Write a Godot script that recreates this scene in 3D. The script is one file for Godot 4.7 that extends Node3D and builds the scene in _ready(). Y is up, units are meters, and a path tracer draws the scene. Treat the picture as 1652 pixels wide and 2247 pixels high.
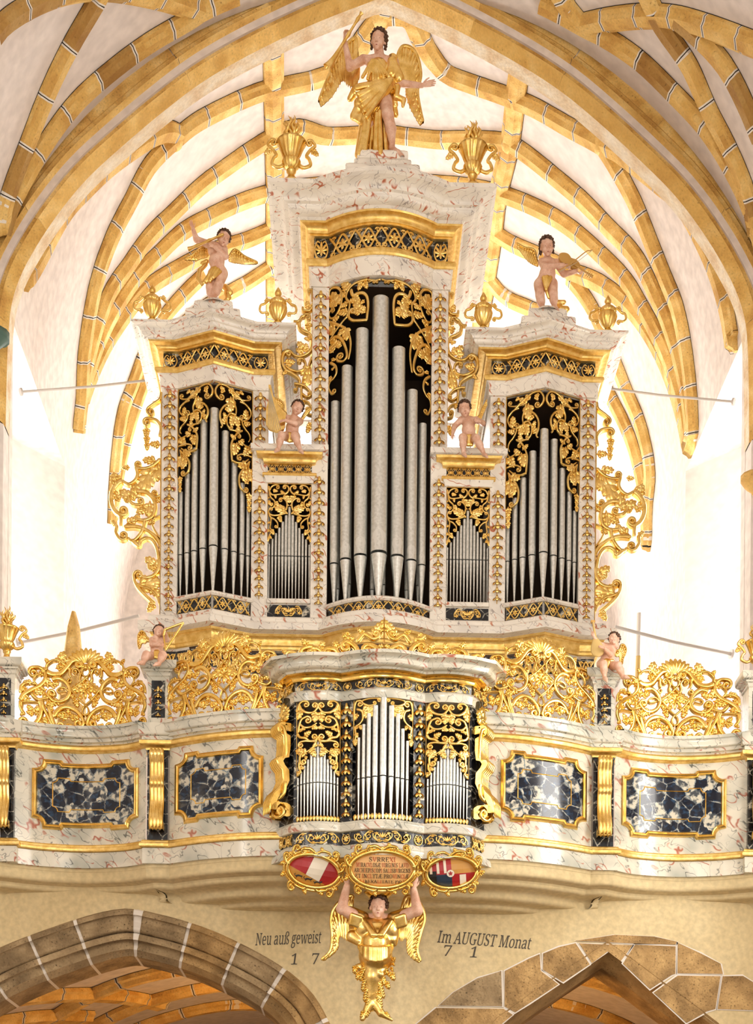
extends Node3D

const FZ := -15.5      # plane of the great organ's front
const BZ := -13.0      # plane of the gallery parapet
const RZ := -12.5      # plane of the small choir organ
var M := {}
var used := {}
var rng := RandomNumberGenerator.new()


class MB:
	var v := PackedVector3Array()
	var k := PackedInt32Array()
	func grid(p: PackedVector3Array, nu: int, cu := false) -> void:
		var b := v.size()
		var nv := p.size() / nu
		v.append_array(p)
		for j in nv - 1:
			for i in (nu if cu else nu - 1):
				var i2 := (i + 1) % nu
				var a0 := b + j * nu + i
				var a1 := b + j * nu + i2
				var b0 := a0 + nu
				var b1 := a1 + nu
				k.append(a0); k.append(a1); k.append(b0)
				k.append(a1); k.append(b1); k.append(b0)
	func quad(a: Vector3, b: Vector3, c: Vector3, d: Vector3) -> void:
		var n := v.size()
		v.append(a); v.append(b); v.append(c); v.append(d)
		k.append(n); k.append(n + 1); k.append(n + 2); k.append(n); k.append(n + 2); k.append(n + 3)
	func tri(a: Vector3, b: Vector3, c: Vector3) -> void:
		var n := v.size()
		v.append(a); v.append(b); v.append(c)
		k.append(n); k.append(n + 1); k.append(n + 2)
	func fan(p: PackedVector3Array, c: Vector3) -> void:
		var n := v.size()
		v.append(c)
		v.append_array(p)
		for i in p.size():
			k.append(n); k.append(n + 1 + i); k.append(n + 1 + (i + 1) % p.size())
	func box(lo: Vector3, hi: Vector3, e := 0.0) -> void:
		if e > 0.0:
			cbox(lo, hi, e)
			return
		var a := Vector3(lo.x, lo.y, hi.z); var b := Vector3(hi.x, lo.y, hi.z)
		var c := Vector3(hi.x, hi.y, hi.z); var d := Vector3(lo.x, hi.y, hi.z)
		var f := Vector3(lo.x, lo.y, lo.z); var g := Vector3(hi.x, lo.y, lo.z)
		var h := Vector3(hi.x, hi.y, lo.z); var i := Vector3(lo.x, hi.y, lo.z)
		quad(d, c, b, a); quad(h, i, f, g); quad(i, d, a, f); quad(c, h, g, b); quad(i, h, c, d); quad(a, b, g, f)
	func cbox(lo: Vector3, hi: Vector3, e: float) -> void:
		# a box with chamfered edges
		var c := (lo + hi) / 2.0
		var s := (hi - lo) / 2.0
		for ax in 3:
			for sg in [-1.0, 1.0]:
				var u := (ax + 1) % 3
				var w := (ax + 2) % 3
				var q := []
				for cc in [[-1, -1], [1, -1], [1, 1], [-1, 1]]:
					var p := Vector3.ZERO
					p[ax] = s[ax] * sg
					p[u] = (s[u] - e) * cc[0]
					p[w] = (s[w] - e) * cc[1]
					q.append(c + p)
				if sg < 0:
					quad(q[0], q[1], q[2], q[3])
				else:
					quad(q[3], q[2], q[1], q[0])
		for ax in 3:
			var u := (ax + 1) % 3
			var w := (ax + 2) % 3
			for su in [-1.0, 1.0]:
				for sw in [-1.0, 1.0]:
					var q := []
					for t in [[-1, 0], [1, 0], [1, 1], [-1, 1]]:
						var p := Vector3.ZERO
						p[ax] = (s[ax] - e) * t[0]
						p[u] = (s[u] - e * t[1]) * su
						p[w] = (s[w] - e * (1 - t[1])) * sw
						q.append(c + p)
					if su * sw > 0:
						quad(q[0], q[1], q[2], q[3])
					else:
						quad(q[3], q[2], q[1], q[0])
	func poly(p: PackedVector2Array, f: Callable) -> void:
		var t := Geometry2D.triangulate_polygon(p)
		var n := v.size()
		for q in p:
			v.append(f.call(q))
		for i in t:
			k.append(n + i)
	func tube(p: PackedVector3Array, r: PackedFloat32Array, seg := 8, cap := true, flat := 1.0, up0 := Vector3.UP) -> void:
		# round rod along p; flat < 1 squashes it along the frame's second axis
		var n := p.size()
		var g := PackedVector3Array()
		var up := up0
		for i in n:
			var d := (p[mini(i + 1, n - 1)] - p[maxi(i - 1, 0)]).normalized()
			var s := d.cross(up)
			if s.length() < 0.05:
				s = d.cross(Vector3(0.3, 0.2, 1.0))
			s = s.normalized()
			var w := s.cross(d).normalized()
			up = w
			for j in seg:
				var a := TAU * j / seg
				g.append(p[i] + (s * cos(a) + w * sin(a) * flat) * r[mini(i, r.size() - 1)])
		grid(g, seg, true)
		if cap:
			fan(g.slice(0, seg), p[0])
			fan(g.slice((n - 1) * seg), p[n - 1])
	func lathe(prof: Array, c := Vector3.ZERO, seg := 20, flute := 0, depth := 0.0, f0 := 0.0, f1 := 1.0) -> void:
		# prof: Vector2(r, y); flutes between the heights f0 and f1
		var g := PackedVector3Array()
		for q in prof:
			for j in seg:
				var a: float = TAU * j / seg
				var r: float = q.x
				if flute and q.y > f0 and q.y < f1:
					r *= 1.0 - depth * (0.5 + 0.5 * cos(a * flute))
				g.append(c + Vector3(cos(a) * r, q.y, sin(a) * r))
		grid(g, seg, true)
	func add(o: MB, t: Transform3D) -> void:
		var n := v.size()
		v.append_array(t * o.v)
		var flip := t.basis.determinant() < 0
		for i in range(0, o.k.size(), 3):
			k.append(n + o.k[i])
			k.append(n + o.k[i + (2 if flip else 1)])
			k.append(n + o.k[i + (1 if flip else 2)])
	func mesh() -> ArrayMesh:
		var m := ArrayMesh.new()
		if k.is_empty():
			return m
		var nn := PackedVector3Array()
		nn.resize(v.size())
		for i in range(0, k.size(), 3):
			var a := k[i]; var b := k[i + 1]; var c := k[i + 2]
			var va := v[a]
			var n := (v[c] - va).cross(v[b] - va)
			nn[a] += n; nn[b] += n; nn[c] += n
		for i in nn.size():
			nn[i] = nn[i].normalized()
		var arr := []
		arr.resize(Mesh.ARRAY_MAX)
		arr[Mesh.ARRAY_VERTEX] = v
		arr[Mesh.ARRAY_NORMAL] = nn
		arr[Mesh.ARRAY_INDEX] = k
		m.add_surface_from_arrays(Mesh.PRIMITIVE_TRIANGLES, arr)
		return m


func numbered(called: String) -> String:
	var n: int = used.get(called, 0)
	used[called] = n + 1
	return called if n == 0 else "%s_%03d" % [called, n]


func part(called: String, m, material: Material, parent: Node3D, at := Transform3D()) -> MeshInstance3D:
	var o := MeshInstance3D.new()
	o.name = called
	o.mesh = m.mesh() if m is MB else m
	o.material_override = material
	o.transform = at
	parent.add_child(o, true)
	return o


func thing(called: String, label: String, category: String, at := Vector3.ZERO, group := "", kind := "") -> Node3D:
	var o := Node3D.new()
	o.name = numbered(called)
	add_child(o)
	o.position = at
	tag(o, label, category, group, kind)
	return o


func tag(o: Node3D, label: String, category: String, group := "", kind := "") -> void:
	if label:
		o.set_meta("label", label)
	if category:
		o.set_meta("category", category)
	if group:
		o.set_meta("group", group)
	if kind:
		o.set_meta("kind", kind)


func structure(called: String, label := "") -> Node3D:
	var o := Node3D.new()
	o.name = called
	add_child(o)
	tag(o, label, "", "", "structure")
	return o


func V2(a: Array) -> PackedVector2Array:
	var p := PackedVector2Array()
	for i in range(0, a.size(), 2):
		p.append(Vector2(a[i], a[i + 1]))
	return p


func smooth2(p: PackedVector2Array, sub := 6) -> PackedVector2Array:
	# Catmull-Rom through the points
	var o := PackedVector2Array()
	var n := p.size()
	for i in n - 1:
		var p0 := p[maxi(i - 1, 0)]; var p3 := p[mini(i + 2, n - 1)]
		for j in sub:
			o.append(p[i].cubic_interpolate(p[i + 1], p0, p3, float(j) / sub))
	o.append(p[n - 1])
	return o


func smooth3(p: PackedVector3Array, sub := 6) -> PackedVector3Array:
	var o := PackedVector3Array()
	var n := p.size()
	for i in n - 1:
		var p0 := p[maxi(i - 1, 0)]; var p3 := p[mini(i + 2, n - 1)]
		for j in sub:
			o.append(p[i].cubic_interpolate(p[i + 1], p0, p3, float(j) / sub))
	o.append(p[n - 1])
	return o


func runs(prof: Array) -> Array:
	# a profile of [out, y] or [out, y, bend] becomes runs of points; bend 1 or -1 makes the stretch a quarter round
	var o := []
	for i in range(1, prof.size()):
		var a := Vector2(prof[i - 1][0], prof[i - 1][1])
		var b := Vector2(prof[i][0], prof[i][1])
		var r := PackedVector2Array()
		if prof[i].size() > 2:
			var c := Vector2(b.x, a.y) if prof[i][2] > 0 else Vector2(a.x, b.y)
			for j in 7:
				var t := j / 6.0
				r.append(a * (1 - t) * (1 - t) + c * 2 * t * (1 - t) + b * t * t)
		else:
			r.append(a)
			r.append(b)
		o.append(r)
	return o


func offset_path(path: PackedVector2Array, out: float) -> PackedVector2Array:
	var o := PackedVector2Array()
	var n := path.size()
	for i in n:
		var d0 := (path[i] - path[maxi(i - 1, 0)]).normalized() if i > 0 else (path[1] - path[0]).normalized()
		var d1 := (path[mini(i + 1, n - 1)] - path[i]).normalized() if i < n - 1 else d0
		var n0 := Vector2(-d0.y, d0.x)
		var n1 := Vector2(-d1.y, d1.x)
		var b := (n0 + n1).normalized()
		o.append(path[i] + b * out / maxf(b.dot(n0), 0.35))
	return o


func mould(mb: MB, path: PackedVector2Array, prof: Array, cap := true, origin := Vector3.ZERO) -> void:
	# sweeps a moulding along a plan path (x, z), front to +z for a path that runs to +x; corners are mitred
	var n := path.size()
	var cut := [0]
	for i in range(1, n - 1):
		if absf((path[i] - path[i - 1]).angle_to(path[i + 1] - path[i])) > 0.3:
			cut.append(i)
	cut.append(n - 1)
	for r in runs(prof):
		var rows := []
		for q in r:
			rows.append(offset_path(path, q.x))
		for s in cut.size() - 1:
			var a: int = cut[s]
			var b: int = cut[s + 1]
			var g := PackedVector3Array()
			for j in r.size():
				for i in range(a, b + 1):
					g.append(origin + Vector3(rows[j][i].x, r[j].y, rows[j][i].y))
			mb.grid(g, b - a + 1)
	if cap:
		for e in [prof[0], prof[prof.size() - 1]]:
			var p := offset_path(path, e[0])
			mb.poly(p, func(q: Vector2) -> Vector3: return origin + Vector3(q.x, e[1], q.y))


func mlathe(prof: Array, seg := 20, flute := 0, depth := 0.0, f0 := 0.0, f1 := 1.0) -> MB:
	var m := MB.new()
	m.lathe(prof, Vector3.ZERO, seg, flute, depth, f0, f1)
	return m


func bow(x0: float, z0: float, x1: float, z1: float, bulge: float, n := 12) -> PackedVector2Array:
	var o := PackedVector2Array()
	for i in n + 1:
		var t := float(i) / n
		o.append(Vector2(lerpf(x0, x1, t), lerpf(z0, z1, t) + bulge * (1.0 - pow(2.0 * t - 1.0, 2.0))))
	return o


func mirror2(p: PackedVector2Array) -> PackedVector2Array:
	var o := PackedVector2Array()
	for i in p.size():
		o.append(Vector2(-p[p.size() - 1 - i].x, p[p.size() - 1 - i].y))
	return o


func shift2(p: PackedVector2Array, d: Vector2) -> PackedVector2Array:
	var o := PackedVector2Array()
	for q in p:
		o.append(q + d)
	return o


const NAVE_L := 12.0
const NAVE_R := 22.0
const NAVE_B := 56.0
const REAR_SIDE := 15.0
const REAR_BACK := 38.0
const LAMP := 1.6
const UNDER_RIBS := [
	[-3.9, 17.2, -3.2, 15.8, -2.6, 15.1, -2.0, 14.9, -1.4, 15.1, -0.8, 15.8, -0.2, 17.2],
	[-3.9, 18.4, -3.1, 17.0, -2.4, 16.3, -1.8, 16.1, -1.2, 16.3, -0.5, 17.4],
	[-3.6, 18.9, -2.9, 17.9, -2.2, 17.4, -1.5, 17.4, -0.8, 18.2],
	[-3.4, 14.1, -2.9, 14.8, -2.5, 15.6, -2.2, 16.6],
	[-3.9, 14.6, -3.3, 15.3, -2.9, 16.2],
	[0.2, 17.0, 0.9, 15.7, 1.5, 15.1, 2.1, 15.0, 2.8, 15.4, 3.6, 16.6],
	[0.4, 18.2, 1.2, 17.0, 1.9, 16.5, 2.7, 16.8, 3.6, 18.0]]


func _ready() -> void:
	var cam := Camera3D.new()
	cam.name = "camera"
	add_child(cam)
	# level camera on the church floor with a risen lens; 3500 is the focal length in pixels of a 1652 x 2247 frame
	var yaw := 0.026
	var roll := 0.0085
	var fw := Vector3(sin(yaw), 0, -cos(yaw))
	var rt := Vector3(cos(yaw), 0, sin(yaw))
	var r2 := rt * cos(roll) + Vector3.UP * sin(roll)
	var u2 := Vector3.UP * cos(roll) - rt * sin(roll)
	cam.transform = Transform3D(Basis(r2, u2, -fw), Vector3(-0.245, 1.6, 0))
	cam.projection = Camera3D.PROJECTION_FRUSTUM
	cam.near = 0.1
	cam.far = 200.0
	cam.size = 2247.0 / 3500.0 * cam.near
	cam.frustum_offset = Vector2((826.0 - 853.0) / 3500.0, (2750.0 - 1123.5) / 3500.0) * cam.near
	cam.current = true
	var env := Environment.new()
	env.background_mode = Environment.BG_SKY
	var sky := Sky.new()
	var sm := ProceduralSkyMaterial.new()
	sm.sky_top_color = Color(0.75, 0.82, 0.92)
	sm.sky_horizon_color = Color(0.9, 0.92, 0.95)
	sm.ground_bottom_color = Color(0.5, 0.5, 0.48)
	sm.ground_horizon_color = Color(0.8, 0.82, 0.84)
	sky.sky_material = sm
	env.sky = sky
	env.tonemap_mode = Environment.TONE_MAPPER_LINEAR
	env.tonemap_exposure = 1.0
	env.sdfgi_enabled = true
	env.ssao_enabled = true
	env.ssil_enabled = true
	var we := WorldEnvironment.new()
	we.name = "world"
	we.environment = env
	add_child(we)
	rng.seed = 5
	materials()
	print("materials ", Time.get_ticks_msec())
	setting()
	print("setting ", Time.get_ticks_msec())
	gallery()
	print("gallery ", Time.get_ticks_msec())
	main_organ()
	print("organ ", Time.get_ticks_msec())
	choir_organ()
	print("choir organ ", Time.get_ticks_msec())
	details()
	print("details ", Time.get_ticks_msec())
	figures()
	print("figures ", Time.get_ticks_msec())


func noise_bytes(size: int, kind: int, freq: float, oct: int, sd: int, ret := -1, warp := 0.0) -> PackedByteArray:
	var n := FastNoiseLite.new()
	n.seed = sd
	n.noise_type = kind
	n.frequency = freq
	n.fractal_type = FastNoiseLite.FRACTAL_FBM if oct > 1 else FastNoiseLite.FRACTAL_NONE
	n.fractal_octaves = oct
	if ret >= 0:
		n.cellular_return_type = ret
		n.cellular_jitter = 1.0
	if warp > 0.0:
		n.domain_warp_enabled = true
		n.domain_warp_amplitude = warp
		n.domain_warp_frequency = freq * 0.8
		n.domain_warp_fractal_octaves = 2
	var im := n.get_seamless_image(size, size, false, false, 0.12, true)
	im.convert(Image.FORMAT_L8)
	return im.get_data()


func tex(size: int, b: PackedByteArray) -> ImageTexture:
	return ImageTexture.create_from_image(Image.create_from_data(size, size, false, Image.FORMAT_RGB8, b))


func marble_texture(size: int, base: Color, shade: Color, vein_a: Color, vein_b: Color, sd: int, cloud: float, av: float, bv: float) -> ImageTexture:
	# painted marble: clouds of a second tone, a net of hair veins and broader coloured ones, all drawn out along a slant
	var a := noise_bytes(size, FastNoiseLite.TYPE_SIMPLEX_SMOOTH, 0.004, 3, sd)
	var b := noise_bytes(size, FastNoiseLite.TYPE_SIMPLEX_SMOOTH, 0.003, 3, sd + 7)
	var c := noise_bytes(size, FastNoiseLite.TYPE_SIMPLEX_SMOOTH, 0.005, 3, sd + 13)
	var e := noise_bytes(size, FastNoiseLite.TYPE_SIMPLEX_SMOOTH, 0.007, 3, sd + 19)
	var o := PackedByteArray()
	o.resize(size * size * 3)
	for y in size:
		for x in size:
			var u := (x + y) % size
			var i1 := posmod(3 * (x - y), size) * size + u
			var i2 := posmod(2 * (x - y), size) * size + (x + y + size / 3) % size
			var va := a[i1] / 255.0
			var vb := b[i2] / 255.0
			var vc := c[y * size + x] / 255.0
			var ve := e[posmod(x - y, size) * size + u] / 255.0
			var col := base.lerp(shade, clampf((vc - 0.42) * 2.4, 0.0, 1.0) * cloud)
			var m1 := clampf(1.15 - absf(va - 0.5) / 0.03, 0.0, 1.0) * clampf((vc - 0.42) * 4.0, 0.0, 1.0) * av
			var m3 := clampf(1.1 - absf(ve - 0.46) / 0.017, 0.0, 1.0) * clampf((0.62 - vc) * 4.0, 0.0, 1.0) * av * 0.7
			var m2 := clampf(1.2 - absf(vb - 0.5) / 0.035, 0.0, 1.0) * clampf((ve - 0.5) * 7.0, 0.0, 1.0) * bv
			col = col.lerp(vein_a, maxf(m1, m3)).lerp(vein_b, m2)
			var p := (y * size + x) * 3
			o[p] = int(col.r * 255); o[p + 1] = int(col.g * 255); o[p + 2] = int(col.b * 255)
	return tex(size, o)


func breccia_texture(size: int, sd: int, light_share: float, dark: Color, mid: Color) -> ImageTexture:
	# dark blue stone broken by pale veins, with whole pieces of cream among the blue
	var e := noise_bytes(size, FastNoiseLite.TYPE_CELLULAR, 0.013, 1, sd, FastNoiseLite.RETURN_DISTANCE2_SUB, 26.0)
	var q := noise_bytes(size, FastNoiseLite.TYPE_CELLULAR, 0.013, 1, sd, FastNoiseLite.RETURN_CELL_VALUE, 26.0)
	var c := noise_bytes(size, FastNoiseLite.TYPE_SIMPLEX_SMOOTH, 0.02, 4, sd + 3)
	var g := noise_bytes(size, FastNoiseLite.TYPE_SIMPLEX_SMOOTH, 0.005, 3, sd + 5)
	var pale := Color(0.80, 0.78, 0.70)
	var o := PackedByteArray()
	o.resize(size * size * 3)
	for i in size * size:
		var ve := e[i] / 255.0
		var vq := q[i] / 255.0
		var vc := c[i] / 255.0
		var lim := light_share + (g[i] / 255.0 - 0.5) * 0.9
		var col := dark.lerp(mid, clampf((vc - 0.5) * 2.5, 0.0, 1.0))
		if vq < lim:
			col = col.lerp(pale, clampf((vc - 0.2) * 3.0, 0.3, 1.0))
		var vein := clampf(1.0 - ve / 0.1, 0.0, 1.0) * clampf(vc * 1.6, 0.2, 1.0)
		col = col.lerp(pale, vein) if vq >= lim else col.lerp(mid, vein * 0.7)
		o[i * 3] = int(col.r * 255); o[i * 3 + 1] = int(col.g * 255); o[i * 3 + 2] = int(col.b * 255)
	return tex(size, o)


func patch_texture(size: int, cols: Array, f1: float, f2: float, sd: int, specks := 0.0, speck := Color.BLACK) -> ImageTexture:
	# patches of up to three tones, fine grain and dark pores
	var a := noise_bytes(size, FastNoiseLite.TYPE_SIMPLEX_SMOOTH, f1, 4, sd)
	var b := noise_bytes(size, FastNoiseLite.TYPE_SIMPLEX_SMOOTH, f2, 3, sd + 1)
	var o := PackedByteArray()
	o.resize(size * size * 3)
	for i in size * size:
		var va := a[i] / 255.0
		var vb := b[i] / 255.0
		var col: Color = cols[1].lerp(cols[0], clampf((0.5 - va) * 3.0, 0.0, 1.0)).lerp(cols[2], clampf((va - 0.5) * 3.0, 0.0, 1.0))
		var k := 0.93 + 0.14 * vb
		col = Color(col.r * k, col.g * k, col.b * k)
		if specks > 0.0 and vb < specks:
			col = col.lerp(speck, clampf((specks - vb) * 9.0, 0.0, 0.8))
		o[i * 3] = clampi(int(col.r * 255), 0, 255); o[i * 3 + 1] = clampi(int(col.g * 255), 0, 255); o[i * 3 + 2] = clampi(int(col.b * 255), 0, 255)
	return tex(size, o)


func height_texture(size: int, freq: float, oct: int, sd: int) -> ImageTexture:
	var b := noise_bytes(size, FastNoiseLite.TYPE_SIMPLEX_SMOOTH, freq, oct, sd)
	var im := Image.create_from_data(size, size, false, Image.FORMAT_L8, b)
	im.convert(Image.FORMAT_RGB8)
	im.bump_map_to_normal_map(6.0)
	return ImageTexture.create_from_image(im)


func mat(called: String, col: Color, rough := 0.7, metal := 0.0, t: Texture2D = null, per_metre := 1.0, bump: Texture2D = null, bump_scale := 0.5) -> StandardMaterial3D:
	var m := StandardMaterial3D.new()
	m.resource_name = called
	m.albedo_color = col
	m.roughness = rough
	m.metallic = metal
	if t or bump:
		m.uv1_triplanar = true
		m.uv1_world_triplanar = true
		m.uv1_scale = Vector3.ONE * per_metre
		m.uv1_triplanar_sharpness = 4.0
	if t:
		m.albedo_texture = t
	if bump:
		m.normal_enabled = true
		m.normal_texture = bump
		m.normal_scale = bump_scale
	M[called] = m
	return m


func materials() -> void:
	var white := Color.WHITE
	var fine := height_texture(512, 0.03, 4, 3)
	var dents := height_texture(512, 0.012, 3, 9)
	mat("lime_wash", white, 0.9, 0, patch_texture(512, [Color(0.875, 0.835, 0.805), Color(0.885, 0.85, 0.825), Color(0.895, 0.865, 0.845)], 0.003, 0.05, 21), 0.25, fine, 0.08)
	mat("lit_pale_render", white, 0.9, 0, patch_texture(512, [Color(0.84, 0.73, 0.58), Color(0.89, 0.82, 0.70), Color(0.92, 0.88, 0.80)], 0.012, 0.09, 23), 0.7, fine, 0.3)  # plaster of the arch soffit, its paleness also standing for the light on it
	mat("cream_wash", white, 0.85, 0, patch_texture(512, [Color(0.81, 0.73, 0.55), Color(0.83, 0.755, 0.58), Color(0.85, 0.78, 0.61)], 0.003, 0.06, 31), 0.5, fine, 0.2)
	var ochre := patch_texture(768, [Color(0.76, 0.58, 0.29), Color(0.85, 0.69, 0.38), Color(0.89, 0.76, 0.48)], 0.007, 0.09, 41, 0.2, Color(0.36, 0.24, 0.10))
	mat("ochre_stone", white, 0.85, 0, ochre, 0.55, fine, 0.35)
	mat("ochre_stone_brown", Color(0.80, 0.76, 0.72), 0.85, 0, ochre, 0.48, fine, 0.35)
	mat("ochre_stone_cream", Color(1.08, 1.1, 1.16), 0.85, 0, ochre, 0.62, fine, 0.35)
	var tuff := patch_texture(768, [Color(0.50, 0.42, 0.30), Color(0.62, 0.53, 0.39), Color(0.70, 0.61, 0.46)], 0.006, 0.09, 51, 0.26, Color(0.20, 0.15, 0.09))
	mat("brown_stone", white, 0.9, 0, tuff, 0.6, fine, 0.8)
	mat("brown_stone_light", Color(1.08, 1.02, 0.9), 0.9, 0, tuff, 0.7, fine, 0.9)
	mat("mortar", Color(0.90, 0.87, 0.82), 0.95)
	mat("black_line", Color(0.10, 0.08, 0.07), 0.9)
	mat("floor_stone", white, 0.6, 0, patch_texture(512, [Color(0.45, 0.41, 0.36), Color(0.52, 0.48, 0.43), Color(0.58, 0.54, 0.48)], 0.006, 0.08, 61), 0.5)
	# painted marbles
	mat("rose_marble", white, 0.3, 0, marble_texture(1024, Color(0.96, 0.94, 0.89), Color(0.86, 0.84, 0.80), Color(0.46, 0.42, 0.40), Color(0.70, 0.34, 0.20), 71, 0.7, 0.7, 0.9), 0.5)
	mat("grey_marble", white, 0.13, 0, marble_texture(1024, Color(0.86, 0.84, 0.77), Color(0.66, 0.67, 0.62), Color(0.26, 0.27, 0.25), Color(0.62, 0.27, 0.18), 81, 0.85, 0.8, 0.75), 0.5)
	mat("blue_marble", white, 0.12, 0, breccia_texture(768, 91, 0.42, Color(0.04, 0.08, 0.14), Color(0.15, 0.28, 0.40)), 0.95)
	mat("dark_marble", white, 0.2, 0, breccia_texture(512, 95, 0.12, Color(0.05, 0.06, 0.08), Color(0.14, 0.18, 0.20)), 1.6)
	# gilding and metal
	var leaf_gold := patch_texture(512, [Color(0.88, 0.72, 0.38), Color(0.94, 0.80, 0.47), Color(0.98, 0.86, 0.56)], 0.012, 0.12, 101)
	mat("gold", white, 0.28, 1.0, leaf_gold, 1.4, dents, 0.15)
	mat("gold_bright", Color(1.0, 0.98, 0.90), 0.22, 1.0, leaf_gold, 1.2, dents, 0.12)
	mat("gold_satin", white, 0.42, 0.9, leaf_gold, 2.0, fine, 0.25)
	mat("tin", white, 0.34, 0.75, patch_texture(512, [Color(0.80, 0.81, 0.78), Color(0.85, 0.86, 0.84), Color(0.90, 0.91, 0.89)], 0.02, 0.2, 111), 2.6, fine, 0.12)
	mat("tin_lip", Color(0.90, 0.91, 0.89), 0.3, 0.8)
	mat("black_cord", Color(0.05, 0.05, 0.05), 0.7)
	mat("oak", Color(0.30, 0.22, 0.15), 0.75)
	mat("iron_white", Color(0.80, 0.78, 0.76), 0.5, 0.2)
	# figures
	mat("skin", white, 0.45, 0, patch_texture(512, [Color(0.82, 0.62, 0.51), Color(0.88, 0.71, 0.61), Color(0.92, 0.78, 0.69)], 0.012, 0.1, 121), 1.8)
	mat("hair", white, 0.55, 0, patch_texture(256, [Color(0.20, 0.12, 0.07), Color(0.29, 0.18, 0.10), Color(0.38, 0.25, 0.14)], 0.04, 0.2, 131), 4.0)
	mat("eye", Color(0.08, 0.06, 0.05), 0.3)
	mat("lips", Color(0.62, 0.28, 0.24), 0.5)
	mat("wood_varnish", Color(0.78, 0.60, 0.30), 0.35)
	mat("string", Color(0.75, 0.70, 0.58), 0.5)
	# heraldry and writing
	mat("shield_red", Color(0.62, 0.10, 0.11), 0.4)
	mat("shield_white", Color(0.86, 0.82, 0.74), 0.4)
	mat("shield_gold", Color(0.72, 0.52, 0.22), 0.4)
	mat("shield_black", Color(0.08, 0.08, 0.08), 0.4)
	mat("shield_blue", Color(0.14, 0.20, 0.27), 0.4)
	mat("ink_black", Color(0.10, 0.08, 0.06), 0.7)
	mat("ink_red", Color(0.66, 0.24, 0.12), 0.7)
	mat("ink_faded", Color(0.30, 0.28, 0.25), 0.8)
	mat("tablet", Color(0.86, 0.67, 0.42), 0.45)
	mat("verdigris", Color(0.30, 0.42, 0.38), 0.6)
	mat("wood_pale", Color(0.80, 0.68, 0.42), 0.6)
	var g := mat("window_light", Color(0.9, 0.9, 0.9), 0.4)
	g.emission_enabled = true
	g.emission = Color(1.0, 0.99, 0.97)
	g.emission_energy_multiplier = 1.5


const VK := 1.2        # the rear vault's size
const AK := 1.2      # the great arch's size
const AZ := -15.3      # its front


func vault_y(x: float, w: float, ys: float, h: float) -> float:
	return ys + h * pow(maxf(1.0 - pow(absf(x) / w, 2.0), 0.0), 0.6)


func vault_point(x: float, z: float, w: float, ys: float, h: float) -> Vector3:
	return Vector3(x, vault_y(x, w, ys, h), z)


func vault_normal(x: float, w: float, ys: float, h: float) -> Vector3:
	var e := 0.01
	var xa := clampf(x, -w * 0.985, w * 0.985)
	var d := (vault_y(xa + e, w, ys, h) - vault_y(xa - e, w, ys, h)) / (2.0 * e)
	return Vector3(d, -1.0, 0.0).normalized()


func vault_web(w: float, ys: float, h: float, z0: float, z1: float, thick: float) -> MB:
	var mb := MB.new()
	for s in [0.0, thick]:
		var g := PackedVector3Array()
		for j in 13:
			var z := lerpf(z0, z1, j / 12.0)
			for i in 49:
				var a := PI * i / 48.0
				var x := clampf(-cos(a) * w, -4.5, 4.5)
				var p := vault_point(x, z, w, ys, h)
				g.append(p - vault_normal(x, w, ys, h) * s)
		mb.grid(g, 49)
	return mb


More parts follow.
